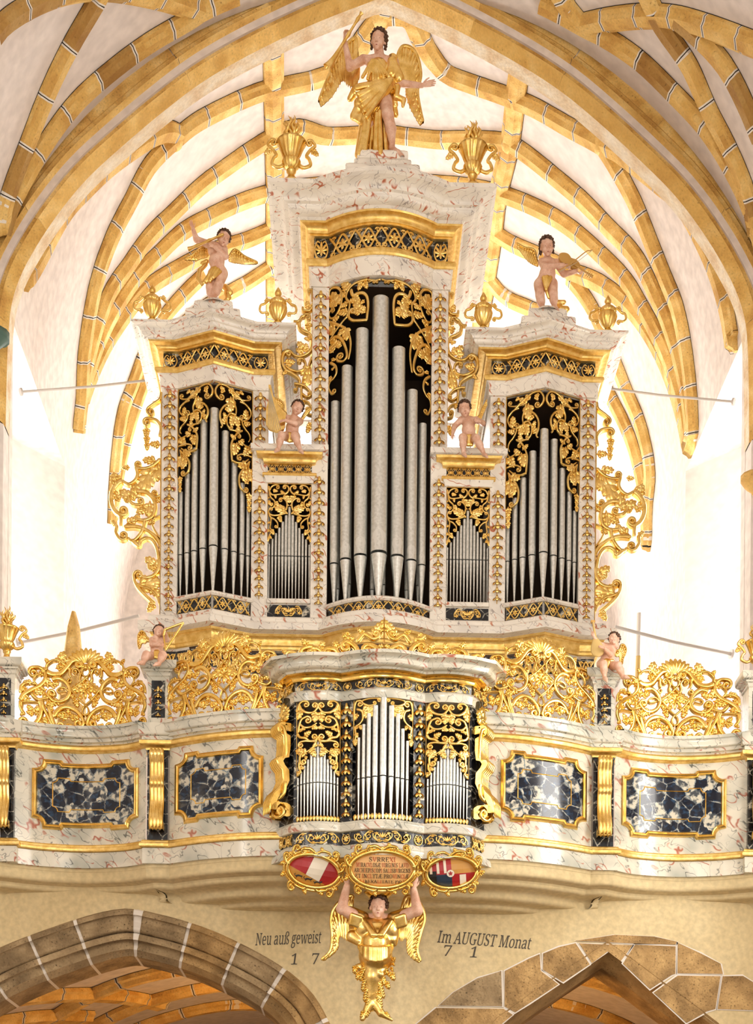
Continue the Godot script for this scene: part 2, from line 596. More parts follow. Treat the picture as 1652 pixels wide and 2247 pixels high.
func rib(parent: Node3D, c: PackedVector3Array, nrm: PackedVector3Array, w: float, h: float, mats: Array, step: float, lines := true, phase := 0.0) -> void:
	# a chamfered stone rib cut into blocks, with pale mortar in the joints and a painted line along its sides
	var node := Node3D.new()
	node.name = "rib"
	parent.add_child(node, true)
	var n := c.size()
	var prof := V2([-1, -0.3, -1, 0.45, -0.72, 0.62, -0.45, 1.0, 0.45, 1.0, 0.72, 0.62, 1, 0.45, 1, -0.3])
	var cum := PackedFloat32Array([0.0])
	for i in range(1, n):
		cum.append(cum[i - 1] + c[i].distance_to(c[i - 1]))
	var total := cum[n - 1]
	var frame := func(s: float) -> Array:
		var i := clampi(cum.bsearch(s) - 1, 0, n - 2)
		var t := clampf((s - cum[i]) / maxf(cum[i + 1] - cum[i], 0.0001), 0.0, 1.0)
		var p := c[i].lerp(c[i + 1], t)
		var nn := nrm[i].lerp(nrm[i + 1], t).normalized()
		var d := (c[mini(i + 2, n - 1)] - c[maxi(i - 1, 0)]).normalized()
		return [p, d.cross(nn).normalized(), nn]
	var sweep := func(mb: MB, s0: float, s1: float, k: float, ends: bool) -> void:
		var m := maxi(2, int(ceil((s1 - s0) / 0.12)) + 1)
		var rows := []
		for j in m:
			var f: Array = frame.call(lerpf(s0, s1, float(j) / (m - 1)))
			var row := PackedVector3Array()
			for q in prof:
				row.append(f[0] + f[1] * (q.x * w * k) + f[2] * (q.y * h * k))
			rows.append(row)
		for q in prof.size() - 1:
			var g := PackedVector3Array()
			for row in rows:
				g.append(row[q])
				g.append(row[q + 1])
			mb.grid(g, 2)
		if ends:
			var f0: Array = frame.call(s0)
			var f1: Array = frame.call(s1)
			mb.fan(rows[0], f0[0])
			mb.fan(rows[m - 1], f1[0])
	var core := MB.new()
	sweep.call(core, 0.0, total, 0.975, false)
	part("mortar", core, M.mortar, node)
	var joints := MB.new()
	var s := -phase * step
	while s < total:
		var a := maxf(s + 0.019, 0.0)
		var b := minf(s + step - 0.019, total)
		if b - a > 0.03:
			var mb := MB.new()
			sweep.call(mb, a, b, 1.0, true)
			part("stone", mb, mats[rng.randi() % mats.size()], node)
		if s > 0.0 and s < total - 0.02:
			sweep.call(joints, s - 0.0045, s + 0.0045, 0.988, false)
		s += step
	part("joint_line", joints, M.black_line, node)
	if lines:
		var mb := MB.new()
		for sd in [-1.0, 1.0]:
			var g := PackedVector3Array()
			for j in n:
				var d := (c[mini(j + 1, n - 1)] - c[maxi(j - 1, 0)]).normalized()
				var sx := d.cross(nrm[j]).normalized()
				g.append(c[j] + sx * sd * w * 0.99 + nrm[j] * h * 0.06)
				g.append(c[j] + sx * sd * (w + 0.006) + nrm[j] * 0.004)
			mb.grid(g, 2)
		part("painted_line", mb, M.black_line, node)


func vault_rib(parent: Node3D, xz: Array, k: float, w: float, ys: float, h: float, rw: float, rh: float, mats: Array, step: float, phase := 0.0) -> void:
	var p2 := smooth2(V2(xz), 5)
	var c := PackedVector3Array()
	var nn := PackedVector3Array()
	for q in p2:
		var x := clampf(q.x * k + 0.0245 * (k - 1.0) * 10.0, -w * 0.999, w * 0.999)
		c.append(vault_point(x, -q.y * k, w, ys, h))
		nn.append(vault_normal(x, w, ys, h))
	rib(parent, c, nn, rw, rh, mats, step, true, phase)


func arch_sweep(mb: MB, c: PackedVector2Array, prof: Array, z: float, ends := false) -> void:
	# prof: [r outward from the curve, z forward]
	var off := offset_path(c, 1.0)
	for r in runs(prof):
		var g := PackedVector3Array()
		for i in c.size():
			var d := off[i] - c[i]
			for q in r:
				g.append(Vector3(c[i].x + d.x * q.x, c[i].y + d.y * q.x, z + q.y))
		mb.grid(g, r.size())
	if ends:
		for i in [0, c.size() - 1]:
			var d := off[i] - c[i]
			var pg := PackedVector3Array()
			var mid := Vector3.ZERO
			for q in prof:
				pg.append(Vector3(c[i].x + d.x * q[0], c[i].y + d.y * q[0], z + q[1]))
				mid += pg[pg.size() - 1]
			mb.fan(pg, mid / pg.size())


func resample(p: PackedVector2Array, step: float) -> PackedVector2Array:
	var o := PackedVector2Array([p[0]])
	var left := step
	for i in range(1, p.size()):
		var a := p[i - 1]
		var d := p[i] - a
		var l := d.length()
		var at := left
		while at < l:
			o.append(a + d * (at / l))
			at += step
		left = at - l
	o.append(p[p.size() - 1])
	return o


func wall_plate(mb: MB, outline: PackedVector2Array, z0: float, z1: float) -> void:
	for z in [z0, z1]:
		mb.poly(outline, func(q: Vector2) -> Vector3: return Vector3(q.x, q.y, z))
	var n := outline.size()
	for i in n:
		var a := outline[i]
		var b := outline[(i + 1) % n]
		mb.quad(Vector3(a.x, a.y, z0), Vector3(b.x, b.y, z0), Vector3(b.x, b.y, z1), Vector3(a.x, a.y, z1))


func side_wall(called: String, label: String, sx: float, x: float, thick: float, z0: float, z1: float, ytop: float, openings: Array, m: Material) -> Node3D:
	# a wall across x, from z0 back to z1 (both negative going away), with splayed window openings [z_near, z_far, y0, y1]
	var o := structure(called, label)
	var mb := MB.new()
	var xo := x + sx * thick
	var zc := z0
	for w in openings:
		mb.box(Vector3(minf(x, xo), 0, w[0]), Vector3(maxf(x, xo), ytop, zc))
		mb.box(Vector3(minf(x, xo), 0, w[1]), Vector3(maxf(x, xo), w[2], w[0]))
		if w[3] < ytop:
			mb.box(Vector3(minf(x, xo), w[3], w[1]), Vector3(maxf(x, xo), ytop, w[0]))
		# splays
		var a: float = 0.30 * (w[0] - w[1])
		for e in [[w[0], w[0] - a], [w[1], w[1] + a]]:
			mb.quad(Vector3(x, w[2], e[0]), Vector3(xo, w[2], e[1]), Vector3(xo, w[3], e[1]), Vector3(x, w[3], e[0]))
		zc = w[1]
	mb.box(Vector3(minf(x, xo), 0, z1), Vector3(maxf(x, xo), ytop, zc))
	part("masonry", mb, m, o)
	return o


var window_count := 0

func window_pane(at: Vector3, size: Vector2, turn: float, energy: float, col: Color, label: String, lit := true) -> void:
	# bright leaded window: frame, bars and a glowing pane, with the daylight it lets in just before it
	window_count += 1
	var o := structure("window_%d" % window_count, label)
	o.position = at
	o.rotation.y = turn
	var mb := MB.new()
	mb.box(Vector3(-size.x / 2, -size.y / 2, -0.02), Vector3(size.x / 2, size.y / 2, 0.0))
	part("pane", mb, M.window_light, o)
	var fr := MB.new()
	for s in [-1.0, 1.0]:
		fr.box(Vector3(s * size.x / 2 - 0.04, -size.y / 2, -0.03), Vector3(s * size.x / 2 + 0.04, size.y / 2, 0.05))
		fr.box(Vector3(-size.x / 2, s * size.y / 2 - 0.04, -0.03), Vector3(size.x / 2, s * size.y / 2 + 0.04, 0.05))
	part("frame", fr, M.mortar, o)
	if lit:
		var l := AreaLight3D.new()
		l.name = "daylight"
		l.area_size = size * 0.96
		l.light_color = col
		l.light_energy = energy
		l.shadow_enabled = true
		l.position = Vector3(0, 0, 0.07)
		l.rotation.y = PI
		l.area_range = 60.0
		l.area_attenuation = 2.0
		o.add_child(l)


func setting() -> void:
	# ---- floor
	var f := structure("floor")
	var mb := MB.new()
	mb.box(Vector3(-4.7, -0.3, -25), Vector3(4.7, 0, 7))
	part("slab", mb, M.floor_stone, f)
	# ---- nave walls with windows, seen only in their light
	side_wall("wall_left", "", -1.0, -4.02, 0.6, 7.0, AZ, 10.2, [[-1.0, -3.2, 3.4, 8.2], [-6.0, -8.2, 3.4, 8.2]], M.lime_wash)
	side_wall("wall_right", "", 1.0, 4.02, 0.6, 7.0, AZ, 10.2, [[-3.2, -5.4, 3.4, 8.2], [-9.2, -11.4, 3.4, 8.2]], M.lime_wash)
	var wb := structure("wall_back")
	mb = MB.new()
	mb.box(Vector3(-4.62, 0, 6.4), Vector3(4.62, 14.6, 7.0))
	part("masonry", mb, M.lime_wash, wb)
	for z in [-2.1, -7.1]:
		window_pane(Vector3(-4.57, 5.8, z), Vector2(1.3, 4.7), PI / 2, NAVE_L, Color(1, 0.975, 0.945), "")
	for z in [-4.3, -10.3]:
		window_pane(Vector3(4.57, 5.8, z), Vector2(1.3, 4.7), -PI / 2, NAVE_R, Color(1, 0.98, 0.955), "")
	window_pane(Vector3(0, 6.2, 6.35), Vector2(3.4, 6.4), PI, NAVE_B, Color(1, 0.975, 0.94), "")
	# ---- nave vault
	var fw := [3.35 * AK, 1.6 + 6.89 * AK, 3.23 * AK]
	var ce := structure("ceiling", "")
	part("web", vault_web(fw[0], fw[1], fw[2], 7.0, AZ, 0.25), M.lime_wash, ce)
	var sd := [M.ochre_stone, M.ochre_stone_brown, M.ochre_stone]
	for r in [
			[-3.05, 12.7, -3.01, 12.54, -2.80, 12.35, -2.61, 12.16, -2.42, 12.00, -2.21, 11.85, -2.13, 11.77],
			[-3.06, 12.72, -2.98, 12.64, -2.84, 12.59, -2.67, 12.54, -2.46, 12.51, -2.20, 12.53, -1.90, 12.55, -1.61, 12.57, -1.48, 12.55, -1.2, 12.55],
			[-2.95, 11.2, -2.81, 11.24, -2.75, 11.25, -2.63, 11.33, -2.46, 11.46, -2.30, 11.60, -2.11, 11.80, -1.85, 12.11, -1.64, 12.36, -1.48, 12.55],
			[-2.11, 11.80, -1.7, 11.3, -1.3, 10.8],
			[2.95, 12.6, 2.84, 12.42, 2.69, 12.32, 2.48, 12.22, 2.29, 12.06, 2.07, 11.97, 1.95, 11.86, 1.7, 11.6],
			[3.0, 12.6, 2.87, 12.49, 2.70, 12.43, 2.49, 12.40, 2.25, 12.42, 1.97, 12.42, 1.68, 12.46, 1.53, 12.49, 1.2, 12.5],
			[1.53, 12.49, 1.75, 12.23, 1.96, 11.99, 2.14, 11.80, 2.36, 11.60, 2.58, 11.38, 2.8, 11.1],
			[1.53, 12.49, 1.41, 12.42, 1.33, 12.34, 1.0, 12.0],
			[2.14, 11.80, 2.5, 11.75, 2.8, 11.9]]:
		vault_rib(ce, r, AK, fw[0], fw[1], fw[2], 0.105, 0.09, sd, 0.44, 0.3)
	# ---- the great arch
	var half := V2([3.0, 8.2, 2.98, 9.0, 2.92, 9.33, 2.79, 9.61, 2.6, 9.91, 2.37, 10.2, 2.08, 10.48, 1.75, 10.77, 1.43, 11.02, 1.05, 11.25, 0.58, 11.49, 0.18, 11.66, 0, 11.72])
	var intr := PackedVector2Array()
	for i in half.size():
		half[i] = Vector2(half[i].x * AK, 1.6 + (half[i].y - 1.6) * AK)
	for q in half:
		intr.append(Vector2(-q.x, q.y))
	for i in range(half.size() - 2, -1, -1):
		intr.append(half[i])
	intr = resample(smooth2(intr, 6), 0.09)
	var wa := structure("wall_arch")
	var outline := PackedVector2Array([Vector2(-4.6, 0.0), Vector2(-4.6, 16.2), Vector2(4.6, 16.2), Vector2(4.6, 0.0), Vector2(3.72, 0.0), Vector2(3.72, 9.3)])
	var ex := offset_path(intr, 0.12)
	for i in range(ex.size() - 1, -1, -1):
		outline.append(ex[i])
	outline.append(Vector2(-3.72, 9.3))
	outline.append(Vector2(-3.72, 0.0))
	mb = MB.new()
	wall_plate(mb, outline, AZ - 0.02, AZ - 0.32)
	part("masonry", mb, M.lime_wash, wa)
	var ring := Node3D.new()
	ring.name = "arch_ring"
	wa.add_child(ring)
	var prof := [[0.0, -0.14], [0.07, -0.02], [0.10, -0.05, -1], [0.13, -0.05], [0.20, 0.05, 1], [0.27, 0.0, -1], [0.29, -0.02], [0.36, -0.01, -1], [0.40, 0.02], [0.43, 0.02], [0.43, -0.05]]
	var per := 11
	for i in range(0, intr.size() - 1, per):
		mb = MB.new()
		arch_sweep(mb, intr.slice(i, mini(i + per + 1, intr.size())), prof, AZ)
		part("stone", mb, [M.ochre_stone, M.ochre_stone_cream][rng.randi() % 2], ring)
	mb = MB.new()
	arch_sweep(mb, intr, [[0.14, -0.33], [0.0, -0.33], [0.0, -0.14]], AZ)
	part("soffit", mb, M.lit_pale_render, ring)
	mb = MB.new()
	arch_sweep(mb, intr, [[0.435, 0.008], [0.452, 0.008]], AZ)
	part("painted_line", mb, M.black_line, ring)
	for s in [-1.0, 1.0]:
		mb = MB.new()
		mb.box(Vector3(minf(s * 3.6, s * 4.1), 0.0, AZ - 0.33), Vector3(maxf(s * 3.6, s * 4.1), 9.55, AZ), 0.05)
		part("pier_shaft", mb, M.lime_wash, wa)
	mb = MB.new()
	mb.lathe([Vector2(0.0, 0.0), Vector2(0.03, 0.02), Vector2(0.05, 0.12), Vector2(0.13, 0.2), Vector2(0.15, 0.2), Vector2(0.15, 0.27), Vector2(0.0, 0.27)], Vector3(-3.68, 10.05, AZ + 0.04), 14)
	part("corbel", mb, M.verdigris, wa)
	# corbel on the right pier
	mb = MB.new()
	mb.lathe([Vector2(0.03, 0.0), Vector2(0.06, 0.05), Vector2(0.12, 0.1), Vector2(0.16, 0.16), Vector2(0.16, 0.2), Vector2(0.0, 0.21)], Vector3(3.64, 8.92, AZ + 0.02), 14)
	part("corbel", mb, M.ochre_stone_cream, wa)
	# ---- rear bay
	var w := 3.0 * VK
	var ys := 1.6 + 7.6 * VK
	var h := 3.6 * VK
	side_wall("wall_left_rear", "", -1.0, -w, 0.7, AZ - 0.3, -23.5, ys + 0.3, [[-15.75, -18.6, 5.4, 10.7]], M.lime_wash)
	side_wall("wall_right_rear", "", 1.0, w, 0.7, AZ - 0.3, -23.5, ys + 0.3, [[-15.75, -18.4, 5.4, 10.7]], M.lime_wash)
	window_pane(Vector3(-w - 0.62, 8.05, -17.17), Vector2(1.25, 5.2), PI / 2, REAR_SIDE, Color(1, 0.99, 0.97), "")
	window_pane(Vector3(w + 0.62, 8.05, -17.07), Vector2(1.2, 5.2), -PI / 2, REAR_SIDE, Color(1, 0.99, 0.97), "")
	var wr := structure("wall_rear")
	mb = MB.new()
	mb.box(Vector3(-4.4, 0, -24.1), Vector3(-1.5, 16, -23.5))
	mb.box(Vector3(1.5, 0, -24.1), Vector3(4.4, 16, -23.5))
	mb.box(Vector3(-1.5, 0, -24.1), Vector3(1.5, 8.6, -23.5))
	mb.box(Vector3(-1.5, 14.0, -24.1), Vector3(1.5, 16, -23.5))
	part("masonry", mb, M.lime_wash, wr)
	window_pane(Vector3(0, 11.3, -23.85), Vector2(2.9, 5.3), 0.0, REAR_BACK, Color(1, 0.99, 0.98), "")
	var cr := structure("ceiling_rear")
	part("web", vault_web(w, ys, h, AZ - 0.3, -23.7, 0.25), M.lime_wash, cr)
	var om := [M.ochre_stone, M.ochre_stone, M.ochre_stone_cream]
	var n := 0
	for r in [
			[-2.99, 15.75, -2.93, 15.61, -2.86, 15.31, -2.71, 14.98, -2.54, 14.83, -2.35, 14.77, -2.17, 14.68, -1.91, 14.74],
			[-1.91, 14.74, -2.02, 14.51, -2.28, 14.26, -2.47, 14.06, -2.62, 13.89, -2.74, 13.72, -2.87, 13.57, -2.93, 13.48, -2.97, 13.38, -2.995, 13.28],
			[-1.91, 14.74, -1.78, 14.77, -1.50, 14.88, -1.14, 14.98, -0.89, 15.06, -0.64, 15.09, -0.35, 15.00, -0.18, 14.68, -0.02, 14.41],
			[-2.99, 15.75, -2.93, 15.62, -2.83, 15.47, -2.65, 15.35, -2.48, 15.43, -2.27, 15.48, -2.06, 15.57, -1.78, 15.61, -1.49, 15.65, -1.06, 15.63],
			[-2.99, 15.8, -2.92, 15.65, -2.75, 15.61, -2.47, 15.71, -2.22, 15.86, -2.01, 15.95, -1.76, 16.12, -1.44, 16.28, -1.10, 16.43],
			[-2.93, 15.7, -2.77, 15.79, -2.60, 15.92, -2.38, 16.07, -2.12, 16.35, -1.89, 16.55, -1.46, 16.89, -1.12, 16.99],
			[-2.97, 17.9, -2.89, 17.51, -2.75, 17.06, -2.63, 16.98, -2.49, 16.86, -2.32, 16.79, -2.10, 16.83, -1.88, 16.88],
			[-2.97, 17.9, -2.86, 17.64, -2.68, 17.38, -2.49, 17.22, -2.30, 17.20, -2.02, 17.34, -1.51, 17.59, -1.15, 17.59],
			[2.99, 15.1, 2.98, 15.03, 2.94, 14.81, 2.77, 14.59, 2.63, 14.6, 2.49, 14.57, 2.33, 14.49, 2.19, 14.45, 2.01, 14.41],
			[2.01, 14.41, 2.12, 14.27, 2.28, 14.12, 2.46, 13.90, 2.58, 13.72, 2.76, 13.56, 2.87, 13.45, 2.95, 13.36, 2.995, 13.28],
			[2.01, 14.41, 1.73, 14.63, 1.39, 14.78, 1.12, 14.89, 0.84, 14.96, 0.58, 14.95, 0.38, 14.71, 0.23, 14.41, -0.02, 14.41],
			[2.99, 15.1, 2.98, 14.99, 2.91, 14.90, 2.73, 14.91, 2.61, 14.95, 2.44, 14.98, 2.21, 15.16, 1.95, 15.27, 1.68, 15.36, 1.27, 15.41],
			[2.99, 15.1, 2.97, 15.02, 2.85, 15.14, 2.59, 15.33, 2.43, 15.40, 2.18, 15.60, 1.87, 15.79, 1.51, 16.02, 1.16, 16.22],
			[2.97, 15.05, 2.90, 15.18, 2.71, 15.37, 2.49, 15.61, 2.24, 15.94, 1.95, 16.35, 1.49, 16.73, 1.22, 16.79],
			[2.97, 17.2, 2.92, 16.95, 2.88, 16.61, 2.80, 16.53, 2.73, 16.53, 2.63, 16.57, 2.46, 16.52, 2.22, 16.38, 1.99, 16.40],
			[2.97, 17.2, 2.90, 17.01, 2.78, 16.96, 2.69, 16.98, 2.55, 17.05, 2.36, 17.09, 1.98, 17.26, 1.49, 17.66, 1.23, 17.58],
			[-1.06, 15.63, -0.85, 15.66, -0.58, 15.88, -0.26, 15.94, 0.01, 15.92, 0.29, 15.92, 0.58, 15.86, 0.87, 15.7, 1.27, 15.41],
			[-1.10, 16.43, -0.6, 16.6, 0.0, 16.65, 0.6, 16.5, 1.16, 16.22],
			[-1.0, 13.4, -1.02, 14.49, -1.04, 15.05, -1.06, 15.63, -1.09, 16.43, -1.12, 16.99, -1.15, 17.6, -1.2, 18.6],
			[1.24, 13.4, 1.24, 14.44, 1.24, 14.80, 1.25, 15.43, 1.21, 16.23, 1.22, 16.81, 1.22, 17.6, 1.22, 18.6],
			[-0.02, 14.41, 0.05, 14.0, 0.1, 13.4]]:
		n += 1
		vault_rib(cr, r, VK, w, ys, h, 0.118, 0.105, om, 0.47, fmod(n * 0.37, 1.0))
	# bosses where the ribs meet
	for b in [[-1.91, 14.74], [2.01, 14.41], [-1.06, 15.63], [1.26, 15.42], [-0.02, 14.41]]:
		mb = MB.new()
		var x: float = b[0] * VK + 0.0245
		mb.lathe([Vector2(0.0, 0.0), Vector2(0.07, 0.01), Vector2(0.10, 0.05), Vector2(0.11, 0.14)], vault_point(x, -b[1] * VK, w, ys, h) - Vector3(0, 0.125, 0), 10)
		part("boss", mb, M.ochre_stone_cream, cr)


var path_inner: PackedVector2Array     # plan of the parapet from its post to the small organ, left side, from BZ
var path_outer: PackedVector2Array


func gallery_paths() -> void:
	path_inner = smooth2(V2([-1.72, 0.0, -1.6, 0.075, -1.42, 0.17, -1.2, 0.255, -1.0, 0.305, -0.78, 0.33]), 5)
	path_outer = smooth2(V2([-4.0, 0.12, -3.6, 0.12, -3.25, 0.08, -2.95, -0.06, -2.75, -0.14, -2.43, -0.185, -2.1, -0.12, -1.91, 0.0]), 5)


func side_path(p: PackedVector2Array, s: float) -> PackedVector2Array:
	return p if s < 0 else mirror2(p)


func path_at(p: PackedVector2Array, x: float) -> Vector2:
	for i in range(1, p.size()):
		if p[i].x >= x:
			var t := (x - p[i - 1].x) / (p[i].x - p[i - 1].x)
			return p[i - 1].lerp(p[i], t)
	return p[p.size() - 1]


func curved_strip(mb: MB, path: PackedVector2Array, line: PackedVector2Array, half_w: float, out0: float, out1: float) -> void:
	# a raised bead along a closed line (x, y) drawn on the curved face of the parapet
	var n := line.size()
	var rows := []
	var sects := [[-1.0, 0.0], [-0.75, 0.7], [-0.2, 1.0], [0.2, 0.75], [0.55, 0.9], [1.0, 0.0]]
	for k in sects:
		rows.append([])
	for i in n:
		var d0 := (line[i] - line[(i - 1 + n) % n]).normalized()
		var d1 := (line[(i + 1) % n] - line[i]).normalized()
		var n0 := Vector2(-d0.y, d0.x)
		var b := (n0 + Vector2(-d1.y, d1.x)).normalized()
		b /= maxf(b.dot(n0), 0.4)
		for k in sects.size():
			var q: Vector2 = line[i] + b * sects[k][0] * half_w
			var c := path_at(path, q.x)
			rows[k].append(Vector3(q.x, q.y, BZ + c.y + lerpf(out0, out1, sects[k][1])))
	for k in sects.size() - 1:
		for i in n:
			var j := (i + 1) % n
			mb.quad(rows[k][i], rows[k][j], rows[k + 1][j], rows[k + 1][i])


func panel_line(x0: float, x1: float, y0: float, y1: float, c: float) -> PackedVector2Array:
	# rectangle with scooped corners and a shallow step in the long sides
	var p := PackedVector2Array()
	var w := x1 - x0
	var st := 0.022
	for e in [[x0, y0, 1, 1], [x1, y0, -1, 1], [x1, y1, -1, -1], [x0, y1, 1, -1]]:
		var q := PackedVector2Array()
		for i in 6:
			var a := PI / 2 * i / 5.0
			q.append(Vector2(e[0] + e[2] * c * cos(a) , e[1] + e[3] * c * sin(a)))
		# the scoop curves inward around the corner
		if e[2] * e[3] > 0:
			q.reverse()
		p.append_array(q)
		if e[2] > 0 and e[3] > 0:
			p.append_array(V2([x0 + w * 0.24, y0, x0 + w * 0.26, y0 + st, x1 - w * 0.26, y0 + st, x1 - w * 0.24, y0]))
		if e[2] < 0 and e[3] < 0:
			p.append_array(V2([x1 - w * 0.24, y1, x1 - w * 0.26, y1 - st, x0 + w * 0.26, y1 - st, x0 + w * 0.24, y1]))
	var o := PackedVector2Array()
	for i in p.size():
		var a := p[i]
		var b := p[(i + 1) % p.size()]
		var m := maxi(1, int(a.distance_to(b) / 0.07))
		for j in m:
			o.append(a.lerp(b, float(j) / m))
	return o


func curved_panel(mb: MB, path: PackedVector2Array, x0: float, x1: float, y0: float, y1: float, c: float, out: float) -> void:
	# slab with scooped corners that follows the parapet
	var g := PackedVector3Array()
	for i in 33:
		var x := lerpf(x0, x1, i / 32.0)
		var e := minf(x - x0, x1 - x)
		var cut := sqrt(maxf(c * c - e * e, 0.0)) if e < c else 0.0
		var z := BZ + path_at(path, x).y + out
		for t in 3:
			g.append(Vector3(x, lerpf(y0 + cut, y1 - cut, t / 2.0), z))
	mb.grid(g, 3)


func parapet(s: float, inner: bool, label: String) -> Node3D:
	var p := side_path(path_inner if inner else path_outer, s)
	var o := thing("parapet_section", label, "parapet", Vector3.ZERO, "painted marble parapet sections")
	var org := Vector3(0, 0, BZ)
	var mb := MB.new()
	mould(mb, p, [[-0.22, 4.74], [0.03, 4.74], [0.03, 4.865], [0.0, 4.875], [0.0, 5.70], [-0.22, 5.70]], false, org)
	part("wall_panel", mb, M.grey_marble, o)
	mb = MB.new()
	mould(mb, p, [[0.0, 4.868], [0.045, 4.868], [0.055, 4.885, 1], [0.045, 4.905, -1], [0.022, 4.93, -1], [0.0, 4.935]], false, org)
	part("lower_bead", mb, M.gold_satin, o)
	mb = MB.new()
	mould(mb, p, [[0.0, 5.685], [0.02, 5.69], [0.05, 5.715, 1], [0.05, 5.725], [0.03, 5.745], [0.0, 5.745]], false, org)
	part("upper_bead", mb, M.gold_satin, o)
	mb = MB.new()
	mould(mb, p, [[-0.2, 5.70], [0.02, 5.74], [0.05, 5.765, -1], [0.06, 5.79], [0.085, 5.81, 1], [0.085, 5.84], [0.10, 5.86, -1], [0.10, 5.885], [-0.24, 5.885], [-0.22, 5.70]], false, org)
	part("rail", mb, M.grey_marble, o)
	var x0 := -1.655 if inner else -2.83
	var x1 := -0.965 if inner else -2.0
	var y0 := 5.075
	var y1 := 5.60
	if s > 0:
		var t := x0
		x0 = -x1
		x1 = -t
	mb = MB.new()
	curved_panel(mb, p, x0 + 0.01, x1 - 0.01, y0 + 0.01, y1 - 0.01, 0.07, 0.012)
	part("inlay_panel", mb, M.blue_marble, o)
	mb = MB.new()
	curved_strip(mb, p, panel_line(x0, x1, y0, y1, 0.08), 0.024, 0.0, 0.034)
	part("panel_frame", mb, M.gold, o)
	mb = MB.new()
	var mx := 0.14 if not inner else 0.12
	curved_strip(mb, p, panel_line(x0 + mx, x1 - mx, y0 + 0.125, y1 - 0.125, 0.04), 0.0045, 0.011, 0.018)
	part("inner_fillet", mb, M.gold, o)
	return o


func spiral(c: Vector2, r0: float, r1: float, a0: float, a1: float, n: int) -> PackedVector2Array:
	var o := PackedVector2Array()
	for i in n + 1:
		var t := float(i) / n
		var r := r0 * pow(r1 / r0, t)
		o.append(c + Vector2.from_angle(lerpf(a0, a1, t)) * r)
	return o


func console(prof: PackedVector2Array, width: float, thick: float, flutes: int) -> MB:
	# a carved bracket: profile of (forward, y) swept across x with a reeded face
	var mb := MB.new()
	var n := prof.size()
	var off := offset_path(prof, -1.0)
	var seg := flutes * 4
	var g := PackedVector3Array()
	for i in n:
		var d := off[i] - prof[i]
		for j in seg + 1:
			var t := float(j) / seg
			var r := 0.012 * absf(sin(t * PI * flutes))
			g.append(Vector3((t - 0.5) * width, prof[i].y + d.y * r, prof[i].x + d.x * r))
	mb.grid(g, seg + 1)
	for sx in [-0.5, 0.5]:
		for i in n - 1:
			var a := prof[i]
			var b := prof[i + 1]
			mb.quad(Vector3(sx * width, a.y, a.x), Vector3(sx * width, b.y, b.x), Vector3(sx * width, b.y, b.x - thick), Vector3(sx * width, a.y, a.x - thick))
	return mb


func pilaster_post(x: float, s: float, label: String, cut := false) -> void:
	var o := thing("parapet_post", label, "post", Vector3(x, 4.74, BZ), "parapet posts with gilded consoles")
	var h := 0.096
	var sq := V2([-h, -0.2, -h, 0.02, h, 0.02, h, -0.2])
	var mb := MB.new()
	mould(mb, sq, [[0.02, 0.0], [0.02, 0.125], [0.0, 0.135], [0.0, 0.15]], true)
	part("foot", mb, M.grey_marble, o)
	mb = MB.new()
	mould(mb, sq, [[0.0, 0.93], [0.0, 0.98], [0.03, 1.0, -1], [0.03, 1.03], [0.055, 1.06, 1], [0.06, 1.13], [0.0, 1.15]], true)
	part("rail_block", mb, M.grey_marble, o)
	mb = MB.new()
	mould(mb, sq, [[-0.01, 1.15], [-0.01, 1.52], [0.0, 1.53], [0.02, 1.56, -1], [0.02, 1.575], [0.055, 1.61, 1], [0.055, 1.64], [-0.05, 1.645]], true)
	part("upper_post", mb, M.grey_marble, o)
	mb = MB.new()
	mould(mb, sq, [[-0.012, 0.15], [-0.012, 0.93]], false)
	part("die", mb, M.dark_marble, o)
	mb = MB.new()
	mould(mb, sq, [[0.0, 0.13], [0.035, 0.13], [0.045, 0.15, 1], [0.03, 0.17, -1], [0.0, 0.195, -1]], false)
	part("gilt_base", mb, M.gold_satin, o)
	mb = MB.new()
	mould(mb, sq, [[0.0, 0.925], [0.02, 0.95, -1], [0.05, 0.975, 1], [0.05, 0.99], [0.0, 1.0]], false)
	part("gilt_moulding", mb, M.gold_satin, o)
	# console: scroll at the foot, waist, small volute at the head
	var pf := PackedVector2Array()
	pf.append_array(spiral(Vector2(0.075, 0.285), 0.015, 0.055, PI * 2.6, -PI * 0.0, 14))
	pf.append_array(V2([0.125, 0.34, 0.10, 0.40, 0.07, 0.45, 0.062, 0.52, 0.07, 0.60, 0.085, 0.62, 0.10, 0.64, 0.085, 0.67, 0.075, 0.70, 0.075, 0.78, 0.085, 0.82]))
	pf.append_array(spiral(Vector2(0.075, 0.875), 0.045, 0.012, -0.5, PI * 2.3, 14))
	mb = console(pf, 0.115, 0.03, 4)
	part("console", mb, M.gold, o)
	# marble panel with a hanging garland in the upper post
	mb = MB.new()
	mb.box(Vector3(-0.055, 1.19, 0.0), Vector3(0.055, 1.49, 0.014))
	part("dark_inlay", mb, M.dark_marble, o)
	var g := bellflower()
	for i in 5:
		var k := 1.05 - 0.09 * i
		part("bellflower", g, M.gold, o, Transform3D(Basis().scaled(Vector3(k, k, k) * 0.9), Vector3(0, 1.425 - i * 0.052, 0.014)))


